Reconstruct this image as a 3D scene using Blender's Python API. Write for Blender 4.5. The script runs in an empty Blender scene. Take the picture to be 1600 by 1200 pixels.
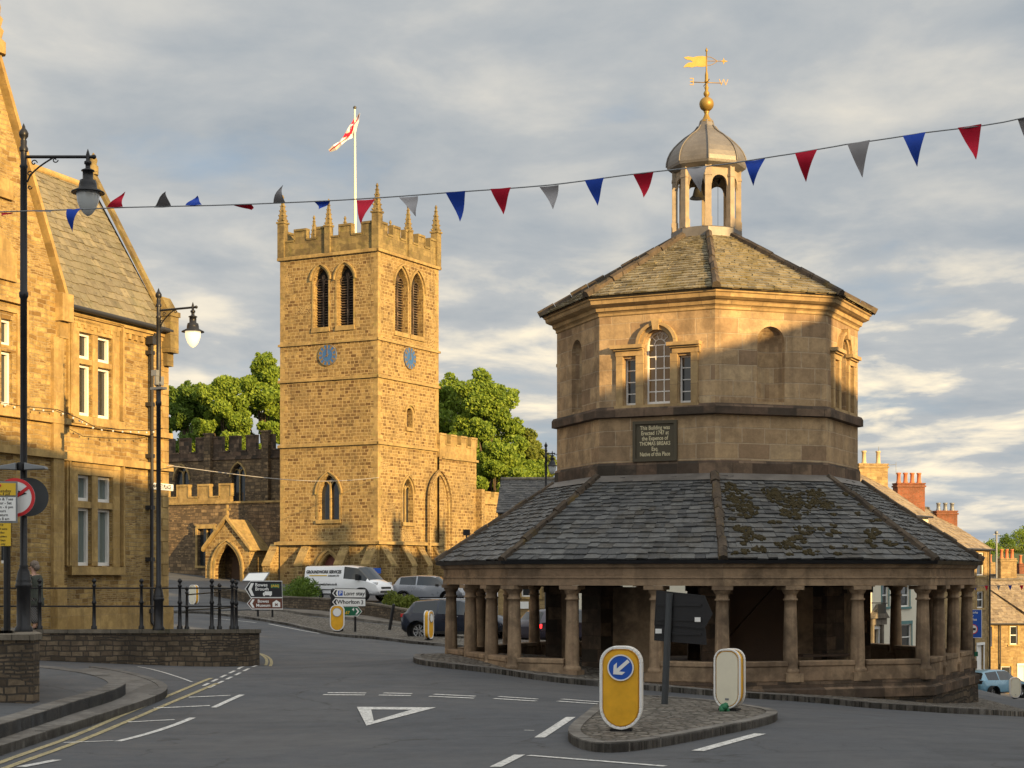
import bpy, math, random
import numpy as np
from mathutils import Vector, Matrix
from mathutils.geometry import tessellate_polygon, delaunay_2d_cdt
R = random.Random(7)
PI = math.pi
SC = bpy.context.scene
COL = SC.collection
V = Vector
# ------------------------------------------------------------------ camera
FP = 2650.0; EYE = 2.25; HOR = 900.0
cam = bpy.data.cameras.new('camera'); cam.sensor_width = 36; cam.lens = FP / 1600 * 36
cam.shift_y = (HOR - 600) / 1600; cam.clip_start = .2; cam.clip_end = 6000
co = bpy.data.objects.new('camera', cam); COL.objects.link(co)
co.location = (0, 0, EYE); co.rotation_euler = (PI / 2, 0, 0); SC.camera = co
# ------------------------------------------------------------------ light
AZ, EL = math.radians(38), math.radians(12)      # sun: behind the camera and to its right, low
SUN = V((math.sin(AZ) * math.cos(EL), -math.cos(AZ) * math.cos(EL), math.sin(EL)))
sl = bpy.data.lights.new('sun', 'SUN'); sl.energy = 4.6; sl.angle = math.radians(.4); sl.color = (1, .67, .28)
so = bpy.data.objects.new('sun', sl); COL.objects.link(so); so.rotation_euler = SUN.to_track_quat('Z', 'Y').to_euler()
so.location = (20, -20, 30)
SC.view_settings.view_transform = 'Standard'; SC.view_settings.look = 'None'
SC.view_settings.gamma = 1; SC.view_settings.exposure = 1.08; SC.view_settings.use_curve_mapping = False
W = bpy.data.worlds.new('World'); SC.world = W; W.use_nodes = True
try: SC.cycles.use_denoising = True
except Exception: pass

class NT:
    """tiny node helper"""
    def __init__(s, tree): s.t = tree; s.n = tree.nodes; s.l = tree.links
    def new(s, typ, ins=None, **kw):
        n = s.n.new(typ)
        for k, v in kw.items(): setattr(n, k, v)
        for k, v in (ins or {}).items():
            sock = n.inputs[k]
            if hasattr(v, 'links') or isinstance(v, bpy.types.NodeSocket): s.l.new(v, sock)
            else: sock.default_value = v
        return n
    def math(s, op, a, b=0.0, clamp=False):
        n = s.new('ShaderNodeMath', {0: a, 1: b}, operation=op); n.use_clamp = clamp; return n.outputs[0]
    def noise(s, vec, scale, detail=4, rough=.55, dist=0):
        return s.new('ShaderNodeTexNoise', {'Vector': vec, 'Scale': scale, 'Detail': detail, 'Roughness': rough, 'Distortion': dist}).outputs['Fac']
    def ramp(s, fac, stops, interp='LINEAR'):
        n = s.new('ShaderNodeValToRGB', {'Fac': fac}); cr = n.color_ramp; cr.interpolation = interp
        while len(cr.elements) > 1: cr.elements.remove(cr.elements[-1])
        for i, (p, c) in enumerate(stops):
            e = cr.elements[0] if i == 0 else cr.elements.new(p)
            e.position = p; e.color = (c, c, c, 1) if isinstance(c, (int, float)) else (*c[:3], 1)
        return n.outputs['Color']
    def mix(s, fac, a, b, typ='MIX'):
        n = s.new('ShaderNodeMix', data_type='RGBA', blend_type=typ)
        for k, v in ((0, fac), (6, a), (7, b)):
            if isinstance(v, bpy.types.NodeSocket): s.l.new(v, n.inputs[k])
            else: n.inputs[k].default_value = v if k == 0 else ((v, v, v, 1) if isinstance(v, (int, float)) else (*v[:3], 1))
        return n.outputs[2]
    def mapr(s, v, a, b, c, d):
        return s.new('ShaderNodeMapRange', {0: v, 1: a, 2: b, 3: c, 4: d}).outputs[0]

# world: physical sky under a broken deck of cloud
def build_world():
    n = NT(W.node_tree); bg = W.node_tree.nodes['Background']
    sky = n.new('ShaderNodeTexSky', sky_type='NISHITA', sun_disc=False, sun_elevation=EL, sun_rotation=PI - AZ)
    sky.air_density = 1.2; sky.dust_density = 1.5
    tc = n.new('ShaderNodeTexCoord').outputs['Generated']
    sp = n.new('ShaderNodeSeparateXYZ', {0: tc}); x, y, z = sp.outputs
    zz = n.math('MAXIMUM', z, 0.0); den = n.math('ADD', zz, .11)
    px = n.math('DIVIDE', x, den); py = n.math('DIVIDE', y, den)
    vec = n.new('ShaderNodeCombineXYZ', {0: n.math('MULTIPLY', px, 1.0), 1: n.math('MULTIPLY', py, .8), 2: z}).outputs[0]
    n1 = n.noise(vec, 1.0, 6, .52, .15)
    vec2 = n.new('ShaderNodeCombineXYZ', {0: n.math('ADD', px, 7.3), 1: n.math('MULTIPLY', py, .8), 2: n.math('MULTIPLY', z, 2.)}).outputs[0]
    n2 = n.noise(vec2, 2.9, 7, .55, .2)
    n3 = n.noise(vec2, .55, 3, .5, .2)
    d = n.math('ADD', n.math('MULTIPLY', n1, .75), n.math('MULTIPLY', n2, .32))
    # near the horizon the deck is more broken, higher up it closes
    d = n.math('ADD', d, n.mapr(z, 0.0, .28, -.05, .14))
    cov = n.mapr(d, .32, .54, 0.0, 1.0)
    clr = n.mix(.75, sky.outputs[0], (1.15, 1.75, 2.75))
    cloud = n.ramp(n.math('ADD', n.math('MULTIPLY', n2, .6), n.math('MULTIPLY', n3, .5)),
                   [(.38, (1.75, 1.98, 2.2)), (.50, (2.35, 2.46, 2.52)), (.60, (3.0, 2.98, 2.85)), (.72, (4.3, 3.95, 3.3))])
    # low bright banks catching the evening sun, strongest to the right
    bank = n.math('MULTIPLY', n.mapr(n2, .50, .66, 0., 1.), n.math('MULTIPLY', n.mapr(z, .02, .10, .3, 1.), n.mapr(z, .13, .20, 1., .08)))
    bank = n.math('MULTIPLY', bank, n.mapr(x, -.25, .30, .28, .9))
    cloud = n.mix(bank, cloud, (6.4, 5.4, 3.7))
    c = n.mix(cov, clr, cloud)
    # towards the low sun (behind the camera) and overhead the deck is brighter
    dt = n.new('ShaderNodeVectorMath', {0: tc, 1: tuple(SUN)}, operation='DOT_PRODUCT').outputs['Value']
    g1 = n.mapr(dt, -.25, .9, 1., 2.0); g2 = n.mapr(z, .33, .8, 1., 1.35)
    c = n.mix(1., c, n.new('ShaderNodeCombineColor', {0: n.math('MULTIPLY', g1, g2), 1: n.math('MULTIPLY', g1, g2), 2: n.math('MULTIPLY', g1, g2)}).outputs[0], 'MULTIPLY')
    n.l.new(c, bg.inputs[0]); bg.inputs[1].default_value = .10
build_world()

# ------------------------------------------------------------------ mesh helpers
OFF = {}
def tag(o, label=None, cat=None, group=None, kind=None):
    if label: o['label'] = label
    if cat: o['category'] = cat
    if group: o['group'] = group
    if kind: o['kind'] = kind
    return o
def empty(name, loc, label=None, cat=None, group=None, rz=0, parent=None):
    o = bpy.data.objects.new(name, None); COL.objects.link(o); loc = V(loc)
    o.empty_display_size = .2
    if parent: o.parent = parent; o.location = loc - OFF[parent]
    else: o.location = loc
    OFF[o] = loc; o.rotation_euler = (0, 0, rz)
    return tag(o, label, cat, group)
def copy_tree(o, parent=None):
    c = o.copy(); COL.objects.link(c); c.parent = parent
    for ch in [k for k in SC.objects if k.parent == o]: copy_tree(ch, c)
    return c

class MB:
    def __init__(s): s.v = []; s.f = []; s.r = []; s.cur = None; s.sm = []; s.smooth = False
    def add(s, vs, fs):
        b = len(s.v); s.v += [V(p) for p in vs]
        rv = s.cur if s.cur is not None else R.random()
        for f in fs: s.f.append([b + i for i in f]); s.r.append(rv); s.sm.append(s.smooth)
        return s
    def box(s, c, d, rz=0, ax=None):
        c = V(c); hx, hy, hz = d[0] / 2, d[1] / 2, d[2] / 2
        if ax is None: X, Y, Z = V((math.cos(rz), math.sin(rz), 0)), V((-math.sin(rz), math.cos(rz), 0)), V((0, 0, 1))
        else: X, Y, Z = ax
        vs = [c + X * (hx * i) + Y * (hy * j) + Z * (hz * k) for k in (-1, 1) for j in (-1, 1) for i in (-1, 1)]
        return s.add(vs, [(0, 2, 3, 1), (4, 5, 7, 6), (0, 1, 5, 4), (2, 6, 7, 3), (0, 4, 6, 2), (1, 3, 7, 5)])
    def prism(s, pts, off):
        """pts: 3-D polygon, extruded by vector off (concave allowed)"""
        n = len(pts); pts = [V(p) for p in pts]; off = V(off)
        tr = tessellate_polygon([pts]); vs = pts + [p + off for p in pts]
        nrm = V((0, 0, 0))
        for i in range(n): nrm += pts[i].cross(pts[(i + 1) % n])
        flip = nrm.dot(off) > 0
        fs = []
        for t in tr:
            a, b, c = t
            tn = (pts[b] - pts[a]).cross(pts[c] - pts[a])
            t = (a, b, c) if (tn.dot(off) < 0) else (a, c, b)
            fs.append(t); fs.append(tuple(n + i for i in reversed(t)))
        for i in range(n):
            j = (i + 1) % n
            fs.append((i, j, n + j, n + i) if flip else (i, n + i, n + j, j))
        return s.add(vs, fs)
    def lathe(s, c, prof, n=16, rot=0, cap=True, smooth=True, ax=None):
        c = V(c); vs = []; fs = []; m = len(prof)
        X, Y, Z = ax or (V((1, 0, 0)), V((0, 1, 0)), V((0, 0, 1)))
        for r, z in prof:
            for i in range(n):
                a = rot + 2 * PI * i / n
                vs.append(c + X * (r * math.cos(a)) + Y * (r * math.sin(a)) + Z * z)
        for k in range(m - 1):
            for i in range(n):
                j = (i + 1) % n; fs.append((k * n + i, k * n + j, (k + 1) * n + j, (k + 1) * n + i))
        o = s.smooth; s.smooth = smooth; s.add(vs, fs); s.smooth = o
        if cap:
            b = len(s.v)
            if prof[0][0] > 1e-4: s.add(vs[:n], [tuple(range(n - 1, -1, -1))])
            if prof[-1][0] > 1e-4: s.add(vs[-n:], [tuple(range(n))])
        return s
    def tube(s, pts, r, n=8, cap=True, rr=None):
        pts = [V(p) for p in pts]; vs = []; fs = []; m = len(pts); up = None
        for i, p in enumerate(pts):
            t = (pts[min(i + 1, m - 1)] - pts[max(i - 1, 0)]).normalized()
            if up is None:
                up = t.orthogonal().normalized()
            up = (up - t * up.dot(t)).normalized(); sd = t.cross(up)
            q = rr[i] if rr else r
            for k in range(n):
                a = 2 * PI * k / n; vs.append(p + up * (q * math.cos(a)) + sd * (q * math.sin(a)))
        for i in range(m - 1):
            for k in range(n):
                j = (k + 1) % n; fs.append((i * n + k, i * n + j, (i + 1) * n + j, (i + 1) * n + k))
        o = s.smooth; s.smooth = True; s.add(vs, fs); s.smooth = o
        if cap: s.add(vs[:n], [tuple(range(n - 1, -1, -1))]); s.add(vs[-n:], [tuple(range(n))])
        return s
    def ball(s, c, r, n=12, m=8, sc=(1, 1, 1), noise=0):
        c = V(c); vs = []; fs = []
        for j in range(m + 1):
            th = PI * j / m
            for i in range(n):
                a = 2 * PI * i / n; q = r * (1 + noise * (R.random() - .5))
                vs.append(c + V((q * sc[0] * math.sin(th) * math.cos(a), q * sc[1] * math.sin(th) * math.sin(a), q * sc[2] * math.cos(th))))
        for j in range(m):
            for i in range(n):
                k = (i + 1) % n; fs.append((j * n + i, (j + 1) * n + i, (j + 1) * n + k, j * n + k))
        o = s.smooth; s.smooth = True; s.add(vs, fs); s.smooth = o
        return s
    def mesh(s, m, T=None):
        """append a bpy mesh with matrix"""
        vs = [(T @ v.co) if T else v.co.copy() for v in m.vertices]
        return s.add(vs, [tuple(p.vertices) for p in m.polygons])
    def build(s, name, mat, parent=None, label=None, cat=None, group=None, kind=None, origin=None, bevel=0):
        me = bpy.data.meshes.new(name)
        off = OFF[parent] if parent else V((0, 0, 0))
        if origin is not None: off = V(origin)
        elif parent is None and kind is None and s.v:
            xs = [p.x for p in s.v]; ys = [p.y for p in s.v]
            off = V(((min(xs) + max(xs)) / 2, (min(ys) + max(ys)) / 2, min(p.z for p in s.v)))
        vv = np.array([tuple(p - off) for p in s.v], dtype=np.float32)
        me.from_pydata([tuple(p) for p in vv.tolist()], [], s.f)
        me.polygons.foreach_set('use_smooth', s.sm)
        at = me.attributes.new('rnd', 'FLOAT', 'FACE'); at.data.foreach_set('value', s.r)
        uv = me.uv_layers.new(name='UVMap'); data = np.zeros((len(me.loops), 2), dtype=np.float32)
        for p in me.polygons:
            nx, ny, nz = p.normal; h = math.hypot(nx, ny)
            if h < .02: tx, ty = 1., 0.; bx, by, bz = 0., 1., 0.
            else:
                tx, ty = -ny / h, nx / h; bx, by, bz = -nz * ty, nz * tx, nx * ty - ny * tx
            for li in p.loop_indices:
                q = s.v[me.loops[li].vertex_index]
                data[li] = (q.x * tx + q.y * ty, q.x * bx + q.y * by + q.z * bz)
        uv.data.foreach_set('uv', data.ravel())
        me.materials.append(mat); o = bpy.data.objects.new(name, me); COL.objects.link(o)
        if parent: o.parent = parent; OFF[o] = OFF[parent]; 
        else: o.location = off; OFF[o] = off
        if origin is not None and parent: o.location = V(origin) - OFF[parent]; OFF[o] = V(origin)
        if bevel:
            b = o.modifiers.new('bevel', 'BEVEL'); b.width = bevel; b.segments = 2; b.limit_method = 'ANGLE'
        return tag(o, label, cat, group, kind)

class Fr:
    """a vertical working plane: O a point, U horizontal unit, N outward unit"""
    def __init__(s, O, U): s.O = V((O[0], O[1], 0)); s.U = V((U[0], U[1], 0)).normalized(); s.N = V((s.U.y, -s.U.x, 0)); s.Z = V((0, 0, 1))
    def p(s, u, z, d=0): return s.O + s.U * u + s.Z * z + s.N * d
    def px(s, x, y, d=0):
        r = V(((x - 800) / FP, 1, (HOR - y) / FP)); o = s.O + s.N * d
        t = (o - V((0, 0, EYE))).dot(s.N) / r.dot(s.N); q = V((0, 0, EYE)) + r * t
        return (q - o).dot(s.U), q.z
    def box(s, mb, u0, u1, z0, z1, d0, d1):
        return mb.box(s.p((u0 + u1) / 2, (z0 + z1) / 2, (d0 + d1) / 2), (u1 - u0, d1 - d0, z1 - z0), ax=(s.U, s.N, s.Z))
    def poly(s, mb, pts, d0, d1): return mb.prism([s.p(u, z, d0) for u, z in pts], s.N * (d1 - d0))
    def wall(s, mb, outer, holes=(), depth=.3, d=0):
        """front skin with openings and their reveals"""
        loops = [[V((u, z, 0)) for u, z in outer]] + [[V((u, z, 0)) for u, z in h] for h in holes]
        flat = [p for l in loops for p in l]; tr = tessellate_polygon(loops)
        vs = [s.p(p.x, p.y, d) for p in flat]; fs = []
        for a, b, c in tr:
            n = (vs[b] - vs[a]).cross(vs[c] - vs[a]); fs.append((a, b, c) if n.dot(s.N) > 0 else (a, c, b))
        mb.add(vs, fs)
        for h in holes:
            n = len(h); ar = sum(h[i][0] * h[(i + 1) % n][1] - h[(i + 1) % n][0] * h[i][1] for i in range(n))
            vs = [s.p(u, z, d) for u, z in h] + [s.p(u, z, d - depth) for u, z in h]
            fs = [((i, (i + 1) % n, n + (i + 1) % n, n + i) if ar < 0 else (i, n + i, n + (i + 1) % n, (i + 1) % n)) for i in range(n)]
            mb.add(vs, fs)
    def band(s, mb, pts, w, d0, d1, closed=False):
        """a moulding of width w laid outside the path pts (u,z)"""
        n = len(pts); out = []
        for i in range(n):
            a = pts[(i - 1) % n] if (closed or i > 0) else pts[i]; b = pts[(i + 1) % n] if (closed or i < n - 1) else pts[i]
            tx, tz = b[0] - a[0], b[1] - a[1]; l = math.hypot(tx, tz) or 1
            out.append((pts[i][0] - tz / l * w, pts[i][1] + tx / l * w))
        m = n if closed else n - 1
        for i in range(m):
            j = (i + 1) % n; s.poly(mb, [pts[i], pts[j], out[j], out[i]], d0, d1)
def rect(u0, u1, z0, z1): return [(u0, z0), (u1, z0), (u1, z1), (u0, z1)]
def arch(u0, u1, z0, z1, kind='round', n=10, close=True):
    """opening outline; goes left jamb up, over, right jamb down"""
    w = u1 - u0; c = (u0 + u1) / 2; pts = [(u0, z0)]
    if kind == 'round':
        r = w / 2; zc = z1 - r
        for i in range(n + 1): a = PI - PI * i / n; pts.append((c + r * math.cos(a), zc + r * math.sin(a)))
    else:
        r = w * .95; h = math.sqrt(r * r - (r - w / 2) ** 2); zc = z1 - h; am = math.acos((r - w / 2) / r)
        for i in range(n // 2 + 1): a = am * i / (n // 2); pts.append((u0 + r - r * math.cos(a), zc + r * math.sin(a)))
        for i in range(n // 2 - 1, -1, -1): a = am * i / (n // 2); pts.append((u1 - r + r * math.cos(a), zc + r * math.sin(a)))
    pts.append((u1, z0))
    return pts
def glyphs(txt, size, bold=0, ext=.0, sx=1):
    cu = bpy.data.curves.new('t', 'FONT'); cu.body = txt; cu.size = size; cu.align_x = 'CENTER'; cu.align_y = 'CENTER'; cu.offset = bold; cu.extrude = ext; cu.space_line = .85
    cu.resolution_u = 3
    o = bpy.data.objects.new('t', cu); COL.objects.link(o); bpy.context.view_layer.update()
    me = bpy.data.meshes.new_from_object(o); bpy.data.objects.remove(o); bpy.data.curves.remove(cu)
    return me
def write(mb, F, txt, u, z, size, d, bold=0, sx=1, mirror=False):
    me = glyphs(txt, size, bold)
    m = Matrix.Identity(4); U = F.U * sx * (-1 if mirror else 1)
    for i in range(3): m[i][0] = U[i]; m[i][1] = F.Z[i]; m[i][2] = F.N[i]; m[i][3] = F.p(u, z, d)[i]
    mb.mesh(me, m)

# ------------------------------------------------------------------ ground height
def P(x, y, Y): return V(((x - 800) * Y / FP, Y, EYE - (y - HOR) * Y / FP))
cps = [(0,1200,19.5),(800,1200,19.9),(1600,1200,19.6),(970,1145,24.2),(1190,1120,27),(1126,1088,34.3),(1442,1104,36),(1564,1119,35.5),(1600,1121,37),
       (804,1053,36.7),(706,1026,40.6),(648,1037,39.6),(1515,1104,40),(400,1042,42.5),(150,1040,39),(544,996,71),(400,969,80),(696,1011,64),(270,958,92),
       (800,1003,76),(1550,1091,100),(1590,1092,89),(1528,1090,60),(540,945,96),(560,925,108),(690,944,100),(740,998,69),(900,1010,70),(440,960,84),(620,982,80),
       (1420,1040,84),(1528,1098,70),(1580,1099,72),(1528,1098,82),(1560,1101,82),(1640,1100,75),(1600,1085,125),(1300,1020,76),(500,1090,30),(300,1130,27)]
cp = [tuple(P(*c)) for c in cps] + [(0,0,0),(-12,10,.3),(12,8,-.1),(0,-30,.1),(25,20,-.5),(-25,40,.7),(-30,70,1.5),(-30,110,2.),(-10,160,3.5),(-60,200,6),(60,200,-10),(0,200,1),(40,60,-3.),(60,100,-7),(30,150,-8),(-60,20,1.5),(60,-20,0),(40,-60,0),(-50,-60,0),(20,130,-5.0)]
CP = np.array(cp)
def _k(r): return np.where(r > 1e-9, r, 0)
A_ = np.linalg.norm(CP[:, None, :2] - CP[None, :, :2], axis=2); A_ = _k(A_) - np.eye(len(CP)) * -.0
Q_ = np.c_[np.ones(len(CP)), CP[:, :2]]
M_ = np.block([[A_ + np.eye(len(CP)) * -1.2, Q_], [Q_.T, np.zeros((3, 3))]])
W_ = np.linalg.solve(M_, np.r_[CP[:, 2], 0, 0, 0])
# smooth radial kernel sqrt(r^2+c^2) keeps the slopes gentle
c2 = 16.0
A_ = np.sqrt(A_ ** 2 + c2); M_ = np.block([[A_ - np.eye(len(CP)) * .15, Q_], [Q_.T, np.zeros((3, 3))]]); W_ = np.linalg.solve(M_, np.r_[CP[:, 2], 0, 0, 0])
def gz(x, y):
    r = np.sqrt((CP[:, 0] - x) ** 2 + (CP[:, 1] - y) ** 2 + c2)
    return float(W_[:-3] @ r + W_[-3] + W_[-2] * x + W_[-1] * y)
def G(px, py, h=0.0):
    """where the sight line through a pixel meets the ground raised by h"""
    lo, hi = 12.0, 170.0; f = lambda Y: (EYE - (py - HOR) * Y / FP) - gz((px - 800) * Y / FP, Y) - h
    Y = lo
    while Y < hi and f(Y) > 0: Y += 1.0
    a, b = Y - 1, Y
    for _ in range(25):
        m = (a + b) / 2
        if f(m) > 0: a = m
        else: b = m
    return V(((px - 800) * a / FP, a))
def inpoly(x, y, poly):
    c = False; n = len(poly)
    for i in range(n):
        x1, y1 = poly[i][:2]; x2, y2 = poly[i - 1][:2]
        if (y1 > y) != (y2 > y) and x < (x2 - x1) * (y - y1) / (y2 - y1) + x1: c = not c
    return c
def dens(poly, step, closed=True):
    out = []; n = len(poly)
    for i in range(n if closed else n - 1):
        a = V(poly[i][:2]); b = V(poly[(i + 1) % n][:2]); k = max(1, int((b - a).length / step))
        for j in range(k): out.append(a.lerp(b, j / k))
    if not closed: out.append(V(poly[-1][:2]))
    return out
def smoothp(pts, it=2, closed=False):
    for _ in range(it):
        o = []; n = len(pts)
        for i in range(n if closed else n - 1):
            a = V(pts[i][:2]); b = V(pts[(i + 1) % n][:2]); o += [a.lerp(b, .25), a.lerp(b, .75)]
        if not closed: o = [V(pts[0][:2])] + o + [V(pts[-1][:2])]
        pts = o
    return pts
def sheet(mb, poly, h, step=1.0, skirt=0, zf=None, jit=0):
    zf = zf or (lambda x, y: gz(x, y))
    b = dens(poly, step); n = len(b); xs = [p.x for p in b]; ys = [p.y for p in b]; pts = list(b)
    x = min(xs) + step / 2
    while x < max(xs):
        y = min(ys) + step / 2
        while y < max(ys):
            if inpoly(x, y, b) and min((V((x, y)) - q).length_squared for q in b) > (step * .35) ** 2: pts.append(V((x, y)))
            y += step
        x += step
    vv, _, ff, *_ = delaunay_2d_cdt(pts, [(i, (i + 1) % n) for i in range(n)], [], 1, 1e-5)
    vs = [(p.x, p.y, zf(p.x, p.y) + h + (jit * R.random() if jit else 0)) for p in vv]; fs = []
    for f in ff:
        a, c, d = vv[f[0]], vv[f[1]], vv[f[2]]
        fs.append(tuple(f) if (c - a).cross(d - a) > 0 else tuple(reversed(f)))
    mb.cur = .5; mb.add(vs, fs)
    if skirt:
        ar = sum(b[i].x * b[(i + 1) % n].y - b[(i + 1) % n].x * b[i].y for i in range(n))
        vs = [(p.x, p.y, zf(p.x, p.y) + h) for p in b] + [(p.x, p.y, zf(p.x, p.y) + h - skirt) for p in b]
        mb.add(vs, [((i, n + i, n + (i + 1) % n, (i + 1) % n) if ar > 0 else (i, (i + 1) % n, n + (i + 1) % n, n + i)) for i in range(n)])
    mb.cur = None
def ribbon(mb, pts, w, h, down, step=.9, zf=None, gap=.012, side=1):
    """kerb stones along a polyline: separate blocks laid end to end"""
    zf = zf or gz; pts = dens(pts, .25, False); n = len(pts); offs = []
    for i in range(n):
        t = (pts[min(i + 1, n - 1)] - pts[max(i - 1, 0)]).normalized(); offs.append(V((-t.y, t.x)) * w * side)
    i = 0; k = max(1, int(step / .25))
    while i < n - 1:
        j = min(n - 1, i + k + R.choice([0, 0, 1]));  dz = (R.random() - .5) * .012
        ia = list(range(i, j + 1)); A = [pts[q] for q in ia]; B = [pts[q] + offs[q] for q in ia]
        if len(A) > 1:
            A[-1] = A[-1].lerp(A[-2], gap / .25); B[-1] = B[-1].lerp(B[-2], gap / .25)
        m = len(A)
        vs = [(p.x, p.y, zf(p.x, p.y) + h + dz) for p in A] + [(p.x, p.y, zf(p.x, p.y) + h + dz) for p in B] + \
             [(p.x, p.y, zf(p.x, p.y) + h - down) for p in A] + [(p.x, p.y, zf(p.x, p.y) + h - down) for p in B]
        fs = []
        for q in range(m - 1):
            fs += [(q, q + 1, m + q + 1, m + q), (2 * m + q, 2 * m + q + 1, q + 1, q), (m + q, m + q + 1, 3 * m + q + 1, 3 * m + q)]
        fs += [(0, m, 3 * m, 2 * m), (m - 1, 3 * m - 1, 4 * m - 1, 2 * m - 1)]
        if side < 0: fs = [tuple(reversed(f)) for f in fs]
        mb.add(vs, fs); i = j
def stripe(mb, pts, w, h=.008):
    pts = dens(pts, .4, False); n = len(pts); vs = []
    for i in range(n):
        t = (pts[min(i + 1, n - 1)] - pts[max(i - 1, 0)]).normalized(); o = V((-t.y, t.x)) * w / 2
        for q in (pts[i] - o, pts[i] + o): vs.append((q.x, q.y, gz(q.x, q.y) + h))
    mb.add(vs, [(2 * i, 2 * i + 2, 2 * i + 3, 2 * i + 1) for i in range(n - 1)])
# ------------------------------------------------------------------ materials
MATS = {}
def base(name, rough=.8, metal=0, spec=.4):
    m = bpy.data.materials.new(name); m.use_nodes = True; n = NT(m.node_tree); b = m.node_tree.nodes['Principled BSDF']
    b.inputs['Roughness'].default_value = rough; b.inputs['Metallic'].default_value = metal
    b.inputs['Specular IOR Level'].default_value = spec; MATS[name] = m
    return m, n, b
def bump(n, b, h, strength, dist=.02):
    bp = n.new('ShaderNodeBump', {'Height': h, 'Strength': strength, 'Distance': dist}); n.l.new(bp.outputs[0], b.inputs['Normal'])
def plain(name, c, rough=.6, metal=0, var=.15, scale=6, bmp=.0, spec=.4):
    m, n, b = base(name, rough, metal, spec); tc = n.new('ShaderNodeTexCoord').outputs['Object']
    f = n.noise(tc, scale, 5, .6); col = n.mix(f, tuple(x * (1 - var) for x in c), tuple(min(1, x * (1 + var)) for x in c))
    n.l.new(col, b.inputs['Base Color'])
    n.l.new(n.mapr(f, .3, .7, max(0, rough - .08), min(1, rough + .1)), b.inputs['Roughness'])
    if bmp: bump(n, b, n.noise(tc, scale * 8, 4), bmp, .01)
    return m
def stone(name, cols, bw, bh, mortar, ms=.012, distort=.03, bstr=.7, bdist=.03, soot=.5, soot_c=(.035, .03, .025), rub=.0, lich=None, streak=.30):
    m, n, b = base(name, .92, 0, .2)
    uv = n.new('ShaderNodeUVMap').outputs[0]; ob = n.new('ShaderNodeTexCoord').outputs['Object']
    dn = n.new('ShaderNodeTexNoise', {'Vector': ob, 'Scale': 1.6, 'Detail': 3}).outputs['Color']
    off = n.new('ShaderNodeVectorMath', {0: dn, 1: (.5, .5, .5)}, operation='SUBTRACT').outputs[0]
    off = n.new('ShaderNodeVectorMath', {0: off, 'Scale': distort * 4}, operation='SCALE').outputs[0]
    vec = n.new('ShaderNodeVectorMath', {0: uv, 1: off}, operation='ADD').outputs[0]
    def brick(w, h, o, vc):
        k = n.new('ShaderNodeTexBrick', {'Vector': vc, 'Color1': (0, 0, 0, 1), 'Color2': (1, 1, 1, 1), 'Mortar': (.5, .5, .5, 1), 'Scale': 1, 'Mortar Size': ms, 'Mortar Smooth': .25, 'Bias': 0, 'Brick Width': w, 'Row Height': h})
        k.offset = o; k.offset_frequency = 2; k.squash = .7; k.squash_frequency = 3
        return k.outputs['Color'], n.math('SUBTRACT', 1, k.outputs['Fac'])
    c1, f1 = brick(bw, bh, .43, vec)
    if rub:   # second coursing mixed in by patches, for random rubble
        c2_, f2 = brick(bw * .62, bh * .5, .37, vec)
        msk = n.ramp(n.new('ShaderNodeTexVoronoi', {'Vector': n.new('ShaderNodeVectorMath', {0: vec, 1: (1 / bw / 3, 1 / bh / 2, 1)}, operation='MULTIPLY').outputs[0], 'Scale': 1.}).outputs['Color'], [(0, 0), (1 - rub, 0), (1.001 - rub if rub < 1 else 1, 1)], 'CONSTANT')
        c1 = n.mix(msk, c1, c2_); f1 = n.mix(msk, f1, f2)
    st = [(i / (len(cols) - 1), c) for i, c in enumerate(cols)]
    fine = n.noise(ob, 14, 6, .65); big = n.noise(ob, .55, 5, .6, .4); mid = n.noise(ob, 3.0, 5, .65, .3)
    rn = n.math('ADD', c1, n.math('MULTIPLY', n.math('SUBTRACT', mid, .5), .28), True)
    col = n.ramp(rn, st)
    col = n.mix(f1, mortar, col)
    col = n.mix(n.mapr(fine, .3, .75, .0, .35), col, tuple(x * .45 for x in cols[0]))
    sm = n.math('MULTIPLY', n.mapr(n.math('ADD', n.math('MULTIPLY', big, .7), n.math('MULTIPLY', mid, .35)), .50, .68, 0., 1.), soot)
    col = n.mix(sm, col, soot_c)
    sv = n.new('ShaderNodeVectorMath', {0: ob, 1: (2.6, 2.6, .22)}, operation='MULTIPLY').outputs[0]
    st_ = n.math('MULTIPLY', n.mapr(n.noise(sv, 1.0, 5, .6, .3), .52, .70, 0, 1), streak)
    col = n.mix(st_, col, soot_c)
    jn = n.math('MULTIPLY', n.math('MULTIPLY', f1, n.mapr(mid, .42, .58, 0, 1)), .36); col = n.mix(jn, col, tuple(x * .5 for x in cols[0]))
    if lich: col = n.mix(n.math('MULTIPLY', n.mapr(n.noise(ob, 2.2, 6, .7), .56, .68, 0, 1), lich[0]), col, lich[1])
    n.l.new(col, b.inputs['Base Color'])
    hgt = n.math('ADD', n.math('MULTIPLY', f1, .8), n.math('ADD', n.math('MULTIPLY', fine, .5), n.math('MULTIPLY', n.math('MULTIPLY', c1, f1), .45)))
    bump(n, b, hgt, bstr, bdist)
    return m
ASH = stone('ashlar_cross', [(.32,.215,.13), (.42,.29,.165), (.49,.34,.19), (.54,.38,.215), (.45,.315,.175), (.60,.45,.27)], .78, .345, (.50,.38,.25), .013, .010, .7, .03, .45)
ASHC = stone('ashlar_dressed', [(.38,.26,.13), (.52,.365,.185), (.45,.315,.16)], 1.1, .5, (.2,.14,.09), .006, .004, .25, .012, .4)
ASHD = stone('ashlar_soot_shade', [(.06,.05,.04), (.15,.10,.07), (.26,.18,.12), (.09,.07,.055)], .7, .3, (.10,.07,.05), .01, .01, .5, .02, .75)
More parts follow.
